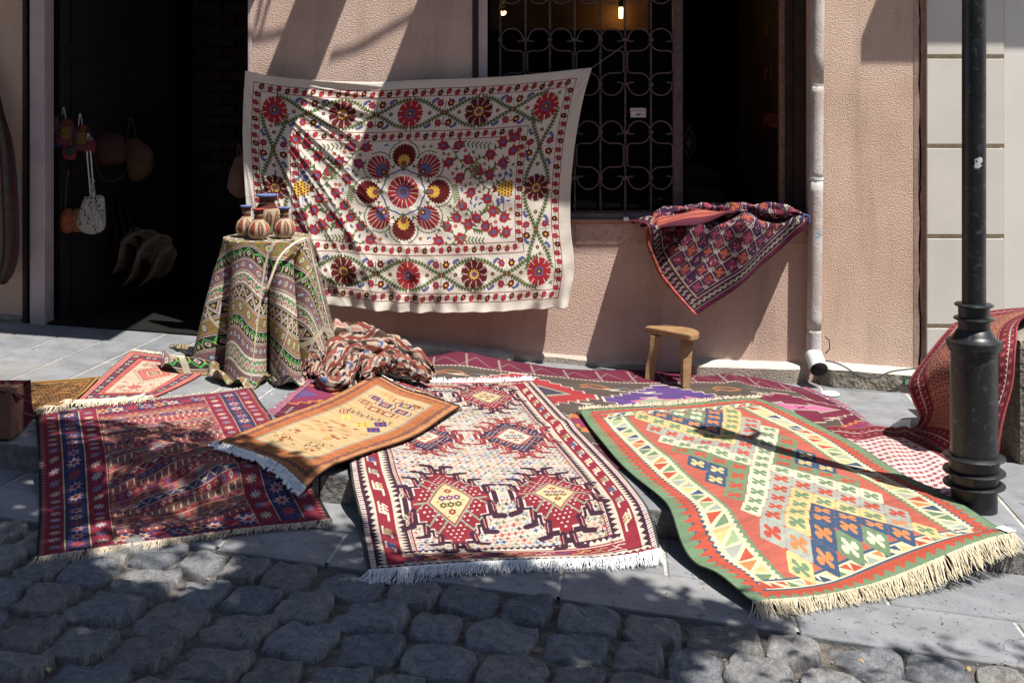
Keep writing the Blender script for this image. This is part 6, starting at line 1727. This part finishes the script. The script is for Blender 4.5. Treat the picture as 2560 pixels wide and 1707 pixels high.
# ------------------------------------------------------------------ carpet hanging out of the window
wc = tag(empty('window_carpet', (1.3, 6.5, .8)), 'purple carpet with hooked lozenges hanging out over the window sill', 'carpet')
Cc = at(1600, 722, 6.40); Aa = at(1485, 520, 6.40); Bb_ = at(1862, 505, 6.46)
nu, nv = 260, 230
U, V = np.meshgrid(np.linspace(0, 1.15, nu), np.linspace(0, 1.15, nv))
A_, B2, C_ = [np.array(v) for v in (Aa, Bb_, Cc)]
P = C_ + U[..., None] * (B2 - C_) + V[..., None] * (A_ - C_)
s = U + V; d = np.clip(s - .97, 0, None)
# bow the long lower edge and the left edge like hanging cloth
P[..., 2] -= .055 * np.sin(np.pi * np.clip(U, 0, 1)) * np.clip(1 - V * 2.2, 0, 1) * .5
P[..., 0] -= .07 * np.sin(np.pi * np.clip(V, 0, 1)) * np.clip(1 - U * 2.5, 0, 1)
P[..., 2] -= .02 * np.sin(np.pi * np.clip(V, 0, 1)) * np.clip(1 - U * 2.5, 0, 1)
q = (U - V + 1) / 2
lobe = .048 * np.sin(q * 21 + 1.0) + .018 * np.sin(q * 9 + 2) + .008 * np.sin(q * 37 + s * 5)
P[..., 1] -= (lobe + .03) * np.clip(s * 1.1, 0, 1)
P[..., 2] += np.clip((s - .55) * 2, 0, 1) * .028 * np.maximum(0, np.sin(q * 21 + 1.0))
# over the sill and into the room
fall = np.clip(d / .30, 0, 1)
up_dir = ((A_ - C_) + (B2 - C_)) / 2
P -= d[..., None] * up_dir[None, None, :]
P[..., 1] += d * .75 + .04 * np.clip(d * 12, 0, 1); P[..., 2] += .03 * np.sin(np.clip(d * 9, 0, math.pi)) - .25 * np.clip(d - .16, 0, 1)
keep = (s < 1.32)
uvw = np.stack([np.clip(U * .95, 0, .999), np.clip(1 - V * .92, .001, 1)], -1)
grid_obj('pile', P, fabric('window_carpet_weave', latch_hook(), 13, bump=.003, gain=1.15), wc, uv=uvw, keep=keep, thick=.008)
mound('rolled_top', [at(1492, 524, 6.42), at(1520, 500, 6.48), at(1600, 496, 6.52), at(1700, 494, 6.54), at(1780, 496, 6.50), at(1852, 506, 6.46)], (.036, .040), bpy.data.materials['window_carpet_weave'], wc, seed=21, sq=.9, uvs=(.9, .22), fold=.5)
# folded back corner showing the striped reverse
def stripe_cv():
    cv = Cv(40, 16, 6, (196, 76, 62))
    for y, c in ((0, (110, 34, 60)), (3.6, (206, 92, 70)), (5.2, (120, 40, 60)), (5.8, (206, 92, 70)), (8, (150, 50, 60)), (8.6, (200, 84, 66)), (11, (110, 34, 60)), (14, (90, 30, 52))): cv.rect(0, y, 40, 16, c)
    return cv
T = [at(1502, 503, 6.42), at(1530, 484, 6.50), at(1600, 474, 6.56), at(1650, 474, 6.58), at(1695, 481, 6.58)]
B_ = [at(1508, 524, 6.34), at(1560, 520, 6.33), at(1610, 511, 6.35), at(1655, 497, 6.40), at(1695, 484, 6.5)]
P = coons(T, [T[-1], B_[-1]], B_, [T[0], at(1500, 518, 6.36), B_[0]], 90, 40); U, V = np.meshgrid(np.linspace(0, 1, 90), np.linspace(0, 1, 40))
P[..., 1] -= .008 * np.sin(V * np.pi) + .010 * np.sin(U * 14 + V * 5); P[..., 2] += .007 * np.sin(U * 11 + V * 6)
grid_obj('folded_back_corner', P, fabric('carpet_reverse', stripe_cv(), 14, bump=.002, gain=1.0), wc, thick=.008)
edge = [at(1508, 505, 6.36), at(1490, 528, 6.33), at(1488, 556, 6.33), at(1500, 590, 6.34), at(1518, 630, 6.35)]
tube('bound_edge', [tuple(p) for p in smooth_poly(edge, 24)], .011, simple('orange_black_binding', (.20, .05, .03), .9, .8, 30, .004), wc, 8)
tube('bound_edge', [tuple(p) for p in smooth_poly([at(1518, 630, 6.35), at(1552, 672, 6.36), at(1598, 724, 6.37)], 20)], .008, simple('pink_binding', (.42, .10, .09), .9, .5, 30, .003), wc, 8)
tube('bound_edge', [tuple(p) for p in smooth_poly([at(1838, 503, 6.40), at(1850, 494, 6.40), at(1858, 500, 6.40), at(1858, 514, 6.40)], 20)], .006, simple('blue_binding', (.05, .09, .24), .9, .3), wc, 8)

# ------------------------------------------------------------------ stool
SY = 6.30
st = tag(empty('stool', (1.05, SY, 0)), 'low worn wooden stool with half round seat standing on the long kilim', 'stool')
c0 = at(1482, 752, 6.36); c1_ = at(1586, 774, 6.16); c2_ = at(1618, 765, 6.27); zs = (c0.z + c1_.z) / 2
sa = at(1480, 751, 6.38); sb = at(1585, 772, 6.15)
zs = at(1530, 760, 6.27).z
a2 = Vector((sa.x, sa.y, zs)); b2_ = Vector((sb.x, sb.y, zs)); dv = b2_ - a2; nrm_ = Vector((-dv.y, dv.x, 0)).normalized()
if nrm_.x < 0: nrm_ = -nrm_
outl = [a2, b2_]
for i in range(1, 22):
    t = math.pi * i / 22; m_ = (a2 + b2_) / 2; outl.append(m_ + dv * .5 * math.cos(t) * 1.06 + nrm_ * .165 * math.sin(t) ** .8)
bm = bmesh.new()
vt = [bm.verts.new(p) for p in outl]; vb = [bm.verts.new(p - Vector((0, 0, .030))) for p in outl]
bm.faces.new(vt); bm.faces.new(vb[::-1]); n = len(outl)
for i in range(n): bm.faces.new((vt[i], vb[i], vb[(i + 1) % n], vt[(i + 1) % n]))
bmesh.ops.recalc_face_normals(bm, faces=bm.faces); bmesh.ops.bevel(bm, geom=[e_ for e_ in bm.edges if len(e_.link_faces) == 2 and e_.calc_face_angle() > .8], offset=.004, segments=2, affect='EDGES')
bm_obj('seat', bm, M['wood'], st)
def leg(pts, w0, w1, dvec):
    Q = smooth_poly(pts, 10); V = []; F_ = []; dvec = Vector(dvec).normalized(); dn = Vector((-dvec.y, dvec.x, 0))
    for i, p in enumerate(Q):
        w_ = w0 + (w1 - w0) * i / 9
        for a, b in ((-1, -.62), (1, -.62), (1, .62), (-1, .62)): V.append(Vector(p) + dvec * a * w_ / 2 + dn * b * w_ / 2 * 1.2)
    for i in range(9):
        for k in range(4): F_.append((i * 4 + k, i * 4 + (k + 1) % 4, i * 4 + 4 + (k + 1) % 4, i * 4 + 4 + k))
    F_ += [(3, 2, 1, 0), (36, 37, 38, 39)]
    return mesh_obj('leg', V, F_, M['wood'], st)
l1 = hit(1487, 860, lambda x, y: SL * x + .008)
leg([at(1507, 770, 6.34), at(1504, 805, 6.34), at(1496, 835, 6.35), Vector((l1.x, 6.34, SL * l1.x + .006))], .056, .048, (1, -.25, 0))
l2 = hit(1577, 897, lambda x, y: SL * x + .008)
leg([Vector((at(1577, 785, 6.24).x, 6.24, zs - .028)), Vector((at(1576, 830, 6.22).x, 6.22, .13)), Vector((l2.x, 6.20, SL * l2.x + .008))], .058, .040, (1, .35, 0))
leg([Vector((.955, 6.36, zs - .028)), Vector((.962, 6.39, .13)), Vector((.970, 6.42, SL * .97 + .012))], .05, .040, (1, 0, 0))

# ------------------------------------------------------------------ left edge: textile on the wall, box with cloth
lt = tag(empty('hanging_textile', (-2.8, 6.5, 0)), 'dark striped woven textile hung on the wall at the left edge', 'textile')
T = [at(-90, 60, 6.56), at(-60, 60, 6.56), at(-3, 170, 6.56)]; R_ = [at(-3, 170, 6.56), at(12, 250, 6.5), at(34, 330, 6.47), at(44, 420, 6.46), at(49, 560, 6.46), at(38, 620, 6.47), at(20, 650, 6.5)]
B_ = [at(-90, 640, 6.54), at(-30, 655, 6.5), at(20, 650, 6.5)]; L_ = [at(-90, 60, 6.56), at(-90, 350, 6.56), at(-90, 640, 6.54)]
P = coons(T, R_, B_, L_, 110, 150); U, V = np.meshgrid(np.linspace(0, 1, 110), np.linspace(0, 1, 150))
P[..., 1] -= (.03 * np.sin(U * 26 + V * 2) + .02 * np.sin(U * 11)) * np.clip(V * 3, 0, 1) * np.clip((1 - U) * 8, 0, 1) + .03
grid_obj('cloth', P, fabric('striped_textile_weave', striped_textile(), 15, bump=.003, gain=1.7), lt, thick=.006)
hb = hit(22, 1028, ground)
bx_ = box('box', -2.6, hb.x, hb.y + .01, hb.y + .13, SL * -2.1 + .003, SL * -2.1 + .003 + .19, simple('terracotta_board', (.17, .085, .06), .8, .3, 10, .002), None, .004)
tag(bx_, 'brown box at the left edge under a burgundy cloth', 'box')
bc = tag(empty('box_cloth'), 'burgundy cloth with grey lines falling off the box at the left edge', 'cloth')
zt2 = SL * -2.1 + .20
T = [Vector((-2.6, hb.y + .15, zt2)), Vector((hb.x - .1, hb.y + .15, zt2)), Vector((hb.x + .02, hb.y + .15, zt2)), at(75, 948, hb.y + .62)]
B_ = [Vector((-2.6, hb.y - .004, zt2)), Vector((hb.x - .06, hb.y - .004, zt2 + .002)), Vector((hb.x + .006, hb.y + .02, zt2 - .02)), at(60, 1003, hb.y + .20)]
R_ = [T[-1], at(88, 985, hb.y + .42), B_[-1]]
P = coons(T, R_, B_, [T[0], B_[0]], 90, 50, lerp_poly)
P[..., 2] = np.maximum(P[..., 2], SL * P[..., 0] + .012)
cvb = Cv(60, 30, 5, (104, 26, 48))
for i in range(9): cvb.path([(i * 7, 2), (i * 7 + 4, 14), (i * 7, 28)], .7, (140, 120, 110))
grid_obj('cloth', P, fabric('burgundy_cloth', cvb, 16, bump=.002), bc, thick=.006)

# ------------------------------------------------------------------ things hanging in the doorway
def pillow(name, outl, Y, dep, mat, parent, rings=7, lift=0.0):
    """a soft bag from its outline seen in the plane at distance Y"""
    O = smooth_poly([at(x, y, Y) for x, y in outl + outl[:1]], 49)[:-1]; n = len(O); c = O.mean(0); V = []; UVs = []
    mn, mx = O.min(0), O.max(0)
    def uv(p): return ((p[0] - mn[0]) / (mx[0] - mn[0] + 1e-6), (p[2] - mn[2]) / (mx[2] - mn[2] + 1e-6))
    F_ = []
    for side in (-1, 1):
        b0 = len(V)
        for r in range(rings):
            t = 1 - r / rings
            for i in range(n):
                p = c + (O[i] - c) * t; h = math.sqrt(max(0, 1 - t ** 2.6)) * dep * (1 + .15 * mnoise.noise(Vector((p[0] * 9, p[2] * 9, side))))
                V.append((p[0], p[1] + side * h, p[2])); UVs.append(uv(p))
        V.append((c[0], c[1] + side * dep, c[2])); UVs.append(uv(c))
        for r in range(rings - 1):
            for i in range(n):
                f_ = (b0 + r * n + i, b0 + r * n + (i + 1) % n, b0 + (r + 1) * n + (i + 1) % n, b0 + (r + 1) * n + i); F_.append(f_ if side < 0 else f_[::-1])
        for i in range(n):
            f_ = (b0 + (rings - 1) * n + i, b0 + (rings - 1) * n + (i + 1) % n, b0 + rings * n); F_.append(f_ if side < 0 else f_[::-1])
    return mesh_obj(name, V, F_, mat, parent, smooth=True, uvs=UVs)
def strap(parent, pts, Y, r, mat, name='strap'):
    return tube(name, [tuple(p) for p in smooth_poly([at(x, y, Y) for x, y in pts], 24)], r, mat, parent, 6)
emb = fabric('embroidered_white_canvas', embroidered_white(), 17, bump=.001)
DYB = 6.78
wb = tag(empty('shoulder_bag'), 'white shoulder bag embroidered with red flowers hanging in the doorway', 'bag')
pillow('body', [(190, 462), (215, 452), (238, 455), (243, 500), (240, 525), (224, 536), (205, 538), (185, 530), (175, 512), (180, 490)], DYB, .035, emb, wb)
pillow('flap', [(194, 452), (236, 450), (238, 480), (226, 500), (208, 492), (186, 486)], DYB - .04, .012, emb, wb)
strap(wb, [(208, 455), (204, 400), (200, 350), (203, 300), (208, 350), (213, 410), (217, 455)], DYB - .02, .005, M['white_cloth'])
tube('strap_ring', [tuple(at(212 + 5 * math.cos(a), 416 + 5 * math.sin(a), DYB - .03)) for a in np.linspace(0, 6.28, 14)], .002, M['paint_chip'], wb, 5)
pillow('strap_end', [(208, 425), (217, 425), (222, 470), (236, 515), (224, 520), (212, 480)], DYB - .055, .008, emb, wb)
ob = tag(empty('small_bag'), 'orange and brown bag low on the door frame left of the white bag', 'bag')
pillow('body', [(137, 490), (150, 480), (165, 482), (172, 520), (160, 535), (140, 530)], DYB, .03, simple('rust_orange_leather', (.22, .06, .022), .6, .4, 22, .002), ob)
pillow('body', [(160, 490), (176, 478), (196, 486), (198, 520), (186, 532), (162, 528)], DYB + .02, .03, simple('brown_orange_leather', (.22, .08, .03), .6, .5, 22, .002), ob)
strap(ob, [(150, 480), (153, 420), (158, 390)], DYB, .004, M['leather'])
def patch_bag(label, x, y, sc, c1, c2, c3):
    t = tag(empty('patchwork_bag'), label, 'bag', 'patchwork bags hanging at the doorway')
    pillow('body', [(x - 20 * sc, y - 20 * sc), (x + 14 * sc, y - 24 * sc), (x + 22 * sc, y + 10 * sc), (x + 16 * sc, y + 34 * sc), (x - 18 * sc, y + 32 * sc), (x - 24 * sc, y + 4 * sc)], DYB, .03, simple('cloth_%d' % x, c1, .9, .3, 20, .002), t)
    pillow('pocket', [(x - 10 * sc, y - 8 * sc), (x + 8 * sc, y - 8 * sc), (x + 10 * sc, y + 18 * sc), (x - 12 * sc, y + 18 * sc)], DYB - .03, .012, simple('pocket_%d' % x, tuple(v * .3 for v in c2), .9, .3, 20, .002), t)
    pillow('pocket', [(x - 4 * sc, y - 26 * sc), (x + 10 * sc, y - 24 * sc), (x + 9 * sc, y - 11 * sc), (x - 5 * sc, y - 12 * sc)], DYB - .03, .01, simple('flap_%d' % x, tuple(v * .28 for v in c3), .9, .3, 20, .002), t)
    strap(t, [(x - 8, y - 20 * sc), (x - 4, y - 52 * sc), (x + 2, y - 20 * sc)], DYB, .003, M['white_cloth'])
patch_bag('purple and yellow patchwork bag hanging nearest the door frame', 150, 298, 1.0, (.12, .035, .055), (.42, .22, .035), (.38, .10, .03))
patch_bag('dark patchwork bag with ochre pocket right of the purple one', 188, 312, 1.0, (.06, .022, .035), (.36, .19, .04), (.34, .09, .03))
patch_bag('red and teal patchwork bag lowest of the cluster by the door frame', 160, 342, .72, (.16, .03, .03), (.05, .14, .13), (.40, .12, .03))
patch_bag('navy patchwork pouch with pink pocket in the bag cluster', 132, 318, .62, (.03, .03, .09), (.32, .06, .10), (.30, .20, .05))
patch_bag('small wine red pouch with white flap beside the dark round bag', 206, 330, .62, (.14, .02, .04), (.30, .10, .03), (.40, .36, .32))
mb = tag(empty('patchwork_bag'), 'mauve cloth pouch hanging left of the patchwork bags', 'bag')
pillow('body', [(117, 268), (136, 262), (140, 300), (132, 330), (118, 326)], DYB, .03, simple('mauve_cloth', (.10, .035, .05), .9, .4, 20, .002), mb)
db = tag(empty('round_bag'), 'dark red woven bag with thin strap in the doorway', 'bag')
pillow('body', [(210, 318), (240, 305), (280, 312), (292, 350), (285, 372), (250, 380), (222, 372)], 7.0, .04, M['leather_dark'], db); strap(db, [(215, 320), (225, 395), (258, 418), (288, 400)], 6.97, .003, M['leather'])
bb = tag(empty('round_bag'), 'brown leather bag deeper inside the doorway', 'bag')
pillow('body', [(285, 330), (310, 318), (348, 345), (352, 385), (325, 412), (296, 408)], 7.15, .04, simple('tan_leather', (.085, .045, .025), .7, .4, 12), bb)
strap(bb, [(290, 332), (300, 270), (315, 322)], 7.15, .003, M['leather'])
rb_ = tag(empty('pouch'), 'brown pouch hanging by the right side of the doorway behind the wall hanging', 'pouch')
pillow('body', [(540, 362), (556, 358), (566, 365), (568, 440), (556, 455), (535, 448), (522, 430), (528, 395)], 6.75, .03, simple('rust_brown_hide', (.11, .055, .04), .75, .35, 12, .002), rb_); strap(rb_, [(545, 362), (548, 330), (556, 360)], 6.75, .003, M['leather'])
# pale cloths tumbling from a shelf inside
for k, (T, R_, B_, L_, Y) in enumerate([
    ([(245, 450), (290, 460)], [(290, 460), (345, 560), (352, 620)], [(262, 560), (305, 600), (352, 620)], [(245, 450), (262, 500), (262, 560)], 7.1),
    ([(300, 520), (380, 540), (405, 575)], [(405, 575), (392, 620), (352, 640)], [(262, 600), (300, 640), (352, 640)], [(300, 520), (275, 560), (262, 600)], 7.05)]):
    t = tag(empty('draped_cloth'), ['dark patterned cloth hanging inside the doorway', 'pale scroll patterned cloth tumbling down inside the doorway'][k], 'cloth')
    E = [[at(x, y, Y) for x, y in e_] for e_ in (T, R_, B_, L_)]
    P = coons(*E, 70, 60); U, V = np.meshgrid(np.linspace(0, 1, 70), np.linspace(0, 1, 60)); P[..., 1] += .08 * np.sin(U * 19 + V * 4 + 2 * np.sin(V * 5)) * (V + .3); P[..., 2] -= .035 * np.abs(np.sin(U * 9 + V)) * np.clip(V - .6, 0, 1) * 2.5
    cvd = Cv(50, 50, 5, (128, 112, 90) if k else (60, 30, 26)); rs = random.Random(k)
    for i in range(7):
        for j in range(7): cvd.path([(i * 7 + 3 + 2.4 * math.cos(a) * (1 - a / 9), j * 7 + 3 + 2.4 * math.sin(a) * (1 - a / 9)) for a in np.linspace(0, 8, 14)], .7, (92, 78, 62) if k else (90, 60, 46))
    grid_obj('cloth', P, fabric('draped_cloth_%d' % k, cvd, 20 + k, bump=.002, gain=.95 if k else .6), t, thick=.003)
# inside the window: cushion and stacked carpets
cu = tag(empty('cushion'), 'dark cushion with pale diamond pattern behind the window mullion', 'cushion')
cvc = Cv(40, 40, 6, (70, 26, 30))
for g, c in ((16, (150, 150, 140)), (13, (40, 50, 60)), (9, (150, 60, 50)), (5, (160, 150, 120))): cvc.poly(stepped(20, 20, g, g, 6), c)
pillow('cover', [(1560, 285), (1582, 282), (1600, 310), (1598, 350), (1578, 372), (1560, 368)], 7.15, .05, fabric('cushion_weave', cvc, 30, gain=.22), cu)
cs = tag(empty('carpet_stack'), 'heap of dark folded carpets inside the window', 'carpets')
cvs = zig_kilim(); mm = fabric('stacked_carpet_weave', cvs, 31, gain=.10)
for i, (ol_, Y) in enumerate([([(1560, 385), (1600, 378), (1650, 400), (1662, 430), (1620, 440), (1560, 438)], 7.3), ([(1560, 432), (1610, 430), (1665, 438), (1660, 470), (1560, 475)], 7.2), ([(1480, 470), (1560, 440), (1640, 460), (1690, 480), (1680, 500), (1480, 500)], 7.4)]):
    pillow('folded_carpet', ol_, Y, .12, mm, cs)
# sticker on the glass
stp = at(1466, 259, WY + .140)
stk = tag(box('sticker', stp.x - .045, stp.x + .045, WY + .1405, WY + .142, stp.z - .028, stp.z + .026, M['paper']), 'small white notice with red writing on the window glass', 'notice')
RT = simple('red_ink', (.45, .03, .03), .8, .05)
text('writing', 'გამოფენა', .022, (stp.x, WY + .1395, stp.z + .012), (R(90), 0, 0), RT, stk, .0002)
text('writing', 'აქ      ხარისხი', .014, (stp.x, WY + .1395, stp.z - .013), (R(90), 0, 0), RT, stk, .0002)
for dx in (-.008, .006): lathe('berry', [(.001, stp.z - .019), (.006, stp.z - .014), (.006, stp.z - .009), (.001, stp.z - .005)], (stp.x + dx, WY + .1395), RT, stk, 10)
cd = at(1437, 503, WY - .01); tag(box('card', cd.x - .012, cd.x + .016, WY - .02, WY - .013, cd.z - .010, cd.z + .010, M['paper']), 'small white card on the window sill edge', 'card')

# ------------------------------------------------------------------ small litter
def scatter(name, label, n, region, size, mat, seed, kind='stuff'):
    rs = random.Random(seed); V = []; F_ = []
    for _ in range(n):
        a, b = region(rs); p = hit(a, b, ground) + Vector((0, 0, .003)); s = size * rs.uniform(.5, 1.3); th = rs.uniform(0, 6.28); k0 = len(V)
        u_ = Vector((math.cos(th), math.sin(th), rs.uniform(-.3, .3))) * s; v_ = Vector((-math.sin(th), math.cos(th), rs.uniform(-.2, .4))) * s * .5
        V += [p - u_, p + v_ + Vector((0, 0, s * .3)), p + u_, p - v_]; F_ += [(k0, k0 + 3, k0 + 1), (k0 + 1, k0 + 3, k0 + 2)]
    o = mesh_obj(name, V, F_, mat); o['kind'] = kind; o['label'] = label; return o
scatter('petal_litter', 'tiny white petals scattered on the pavement', 90, lambda r: (r.uniform(590, 760), r.uniform(885, 950)) if r.random() < .6 else (r.uniform(20, 700), r.uniform(800, 950)), .006, M['paper'], 1)
scatter('grit', 'grit and bits in the cobble joints', 900, lambda r: (r.uniform(-50, 2400), r.uniform(1300, 1600)), .006, simple('grit', (.22, .19, .15), .9, .6, 40), 2)
for i, (x_, y_, s_, lb) in enumerate([(225, 1278, .022, 'pale dry leaf on the cobbles below the wine red rug'), (518, 1330, .02, 'dry leaf lying near the front gutter slab'), (402, 1462, .014, 'small brown leaf in a cobble joint, lower left'),
                                      (107, 1567 - 20, .014, 'yellow leaf at the lower left corner'), (1976, 1660 / 1.0884, .016, 'tan leaf on the sunlit cobbles'), (2418 / 1.0884, 1680 / 1.0884, .014, 'small dry leaf on the sunlit cobbles at the right'), (42, 884, .016, 'yellow leaf on the paving by the gold rug') ]):
    p = hit(x_, y_, ground) + Vector((0, 0, .010)); a = i * 1.3
    V = [p + Vector((math.cos(a + t) * s_ * (1 if abs(math.sin(t)) < .5 else .5), math.sin(a + t) * s_ * (1 if abs(math.sin(t)) < .5 else .5), .006 * math.sin(t * 2))) for t in np.linspace(0, 6.28, 9)[:-1]] + [p + Vector((0, 0, .006))]
    tag(mesh_obj('fallen_leaf', V, [(j, (j + 1) % 8, 8) for j in range(8)], M['dry_leaf']), lb, 'leaf', 'fallen leaves')

# ------------------------------------------------------------------ street tree above the camera, casting the dapple
def shade_p(x, y):
    """how leafy the crown is above the ground point (photo pixels)"""
    return 0
tree = tag(empty('street_tree', (3.2, 1.0, 0)), 'leafy street tree overhanging the road from the right', 'tree')
trunk = tube('trunk', [(3.6, .2, -.4), (3.55, .25, 1.5), (3.3, .5, 3.2), (2.8, .9, 4.4)], [.17, .14, .12, .09], M['bark'], tree, 12)
rs = random.Random(77); clumps = []
def in_poly(x, y, P):
    c = False; n = len(P)
    for i in range(n):
        xa, ya = P[i]; xb, yb = P[(i + 1) % n]
        if (ya > y) != (yb > y) and x < (xb - xa) * (y - ya) / (yb - ya) + xa: c = not c
    return c
DENSE = [(-300, 1290), (120, 1290), (430, 1330), (560, 1215), (830, 1215), (860, 1300), (1240, 1300), (1480, 1345), (1800, 1430), (1640, 1470), (1520, 1540), (1480, 1750), (-300, 1750)]
LITE = [(185, 1255), (330, 1236), (570, 1236), (560, 1335), (440, 1385), (250, 1368)]
MOTT = [(-250, 1000), (100, 960), (420, 985), (600, 1060), (740, 1190), (600, 1240), (240, 1290), (-250, 1290)]
clump_pts = []
tries = 0
while len(clump_pts) < 2700 and tries < 90000:
    tries += 1
    x_, y_ = rs.uniform(-300, 2450), rs.uniform(880, 1750)
    w_ = (y_ / 1300) ** -3
    if in_poly(x_, y_, LITE): pr_ = .02
    elif in_poly(x_, y_, DENSE): pr_ = 1.3 if (x_ < 1180 or y_ > 1300 + (x_ - 1180) * .2) else .5
    elif x_ < 110 and y_ > 1050 and x_ > -250: pr_ = .8
    elif in_poly(x_, y_, MOTT): pr_ = .62 * (.35 + 1.2 * max(0, mnoise.noise(Vector((x_ * .009, y_ * .016, 3))) + .35))
    elif 1750 < x_ < 2400 and y_ > 1450 + (x_ - 1850) * .1: pr_ = .05 * (mnoise.noise(Vector((x_ * .01, y_ * .02, 9))) > 0)
    elif x_ < 40 and y_ > 850: pr_ = .2
    else: pr_ = 0
    if rs.random() > pr_ * w_: continue
    g_ = hit(x_, y_, ground); h_ = rs.uniform(2.6, 5.2)
    clump_pts.append(g_ - LD * (h_ / -LD.z))
# leaves further behind the camera, so the road there is shaded too
for _ in range(500):
    g_ = Vector((rs.uniform(-3, 2.0), rs.uniform(-1.5, 3.0), -.1)); clump_pts.append(g_ - LD * (rs.uniform(3.4, 5.6) / -LD.z))
V = []; F_ = []
for c in clump_pts:
    for _ in range(6):
        p = c + Vector((rs.gauss(0, .05), rs.gauss(0, .05), rs.gauss(0, .05))); s_ = rs.uniform(.022, .040)
        a = Vector((rs.gauss(0, 1), rs.gauss(0, 1), rs.gauss(0, .45))).normalized(); b = a.cross(Vector((rs.gauss(0, .4), rs.gauss(0, .4), 1))).normalized(); k0 = len(V)
        V += [p - a * s_ * 1.3, p - a * s_ * .2 + b * s_ * .7, p + a * s_ * 1.4, p - a * s_ * .2 - b * s_ * .7]; F_.append((k0, k0 + 1, k0 + 2, k0 + 3))
crown = mesh_obj('crown', V, F_, M['leaf'], tree); crown['kind'] = 'stuff'
hub = Vector((2.8, .9, 4.4))
for k in range(22):
    c = clump_pts[rs.randrange(len(clump_pts))]
    m_ = (hub + c) / 2 + Vector((rs.gauss(0, .1), rs.gauss(0, .1), .15)); tube('branch', [tuple(p) for p in smooth_poly([hub, m_, c], 8)], list(np.linspace(.035, .006, 8)), M['bark'], tree, 6)
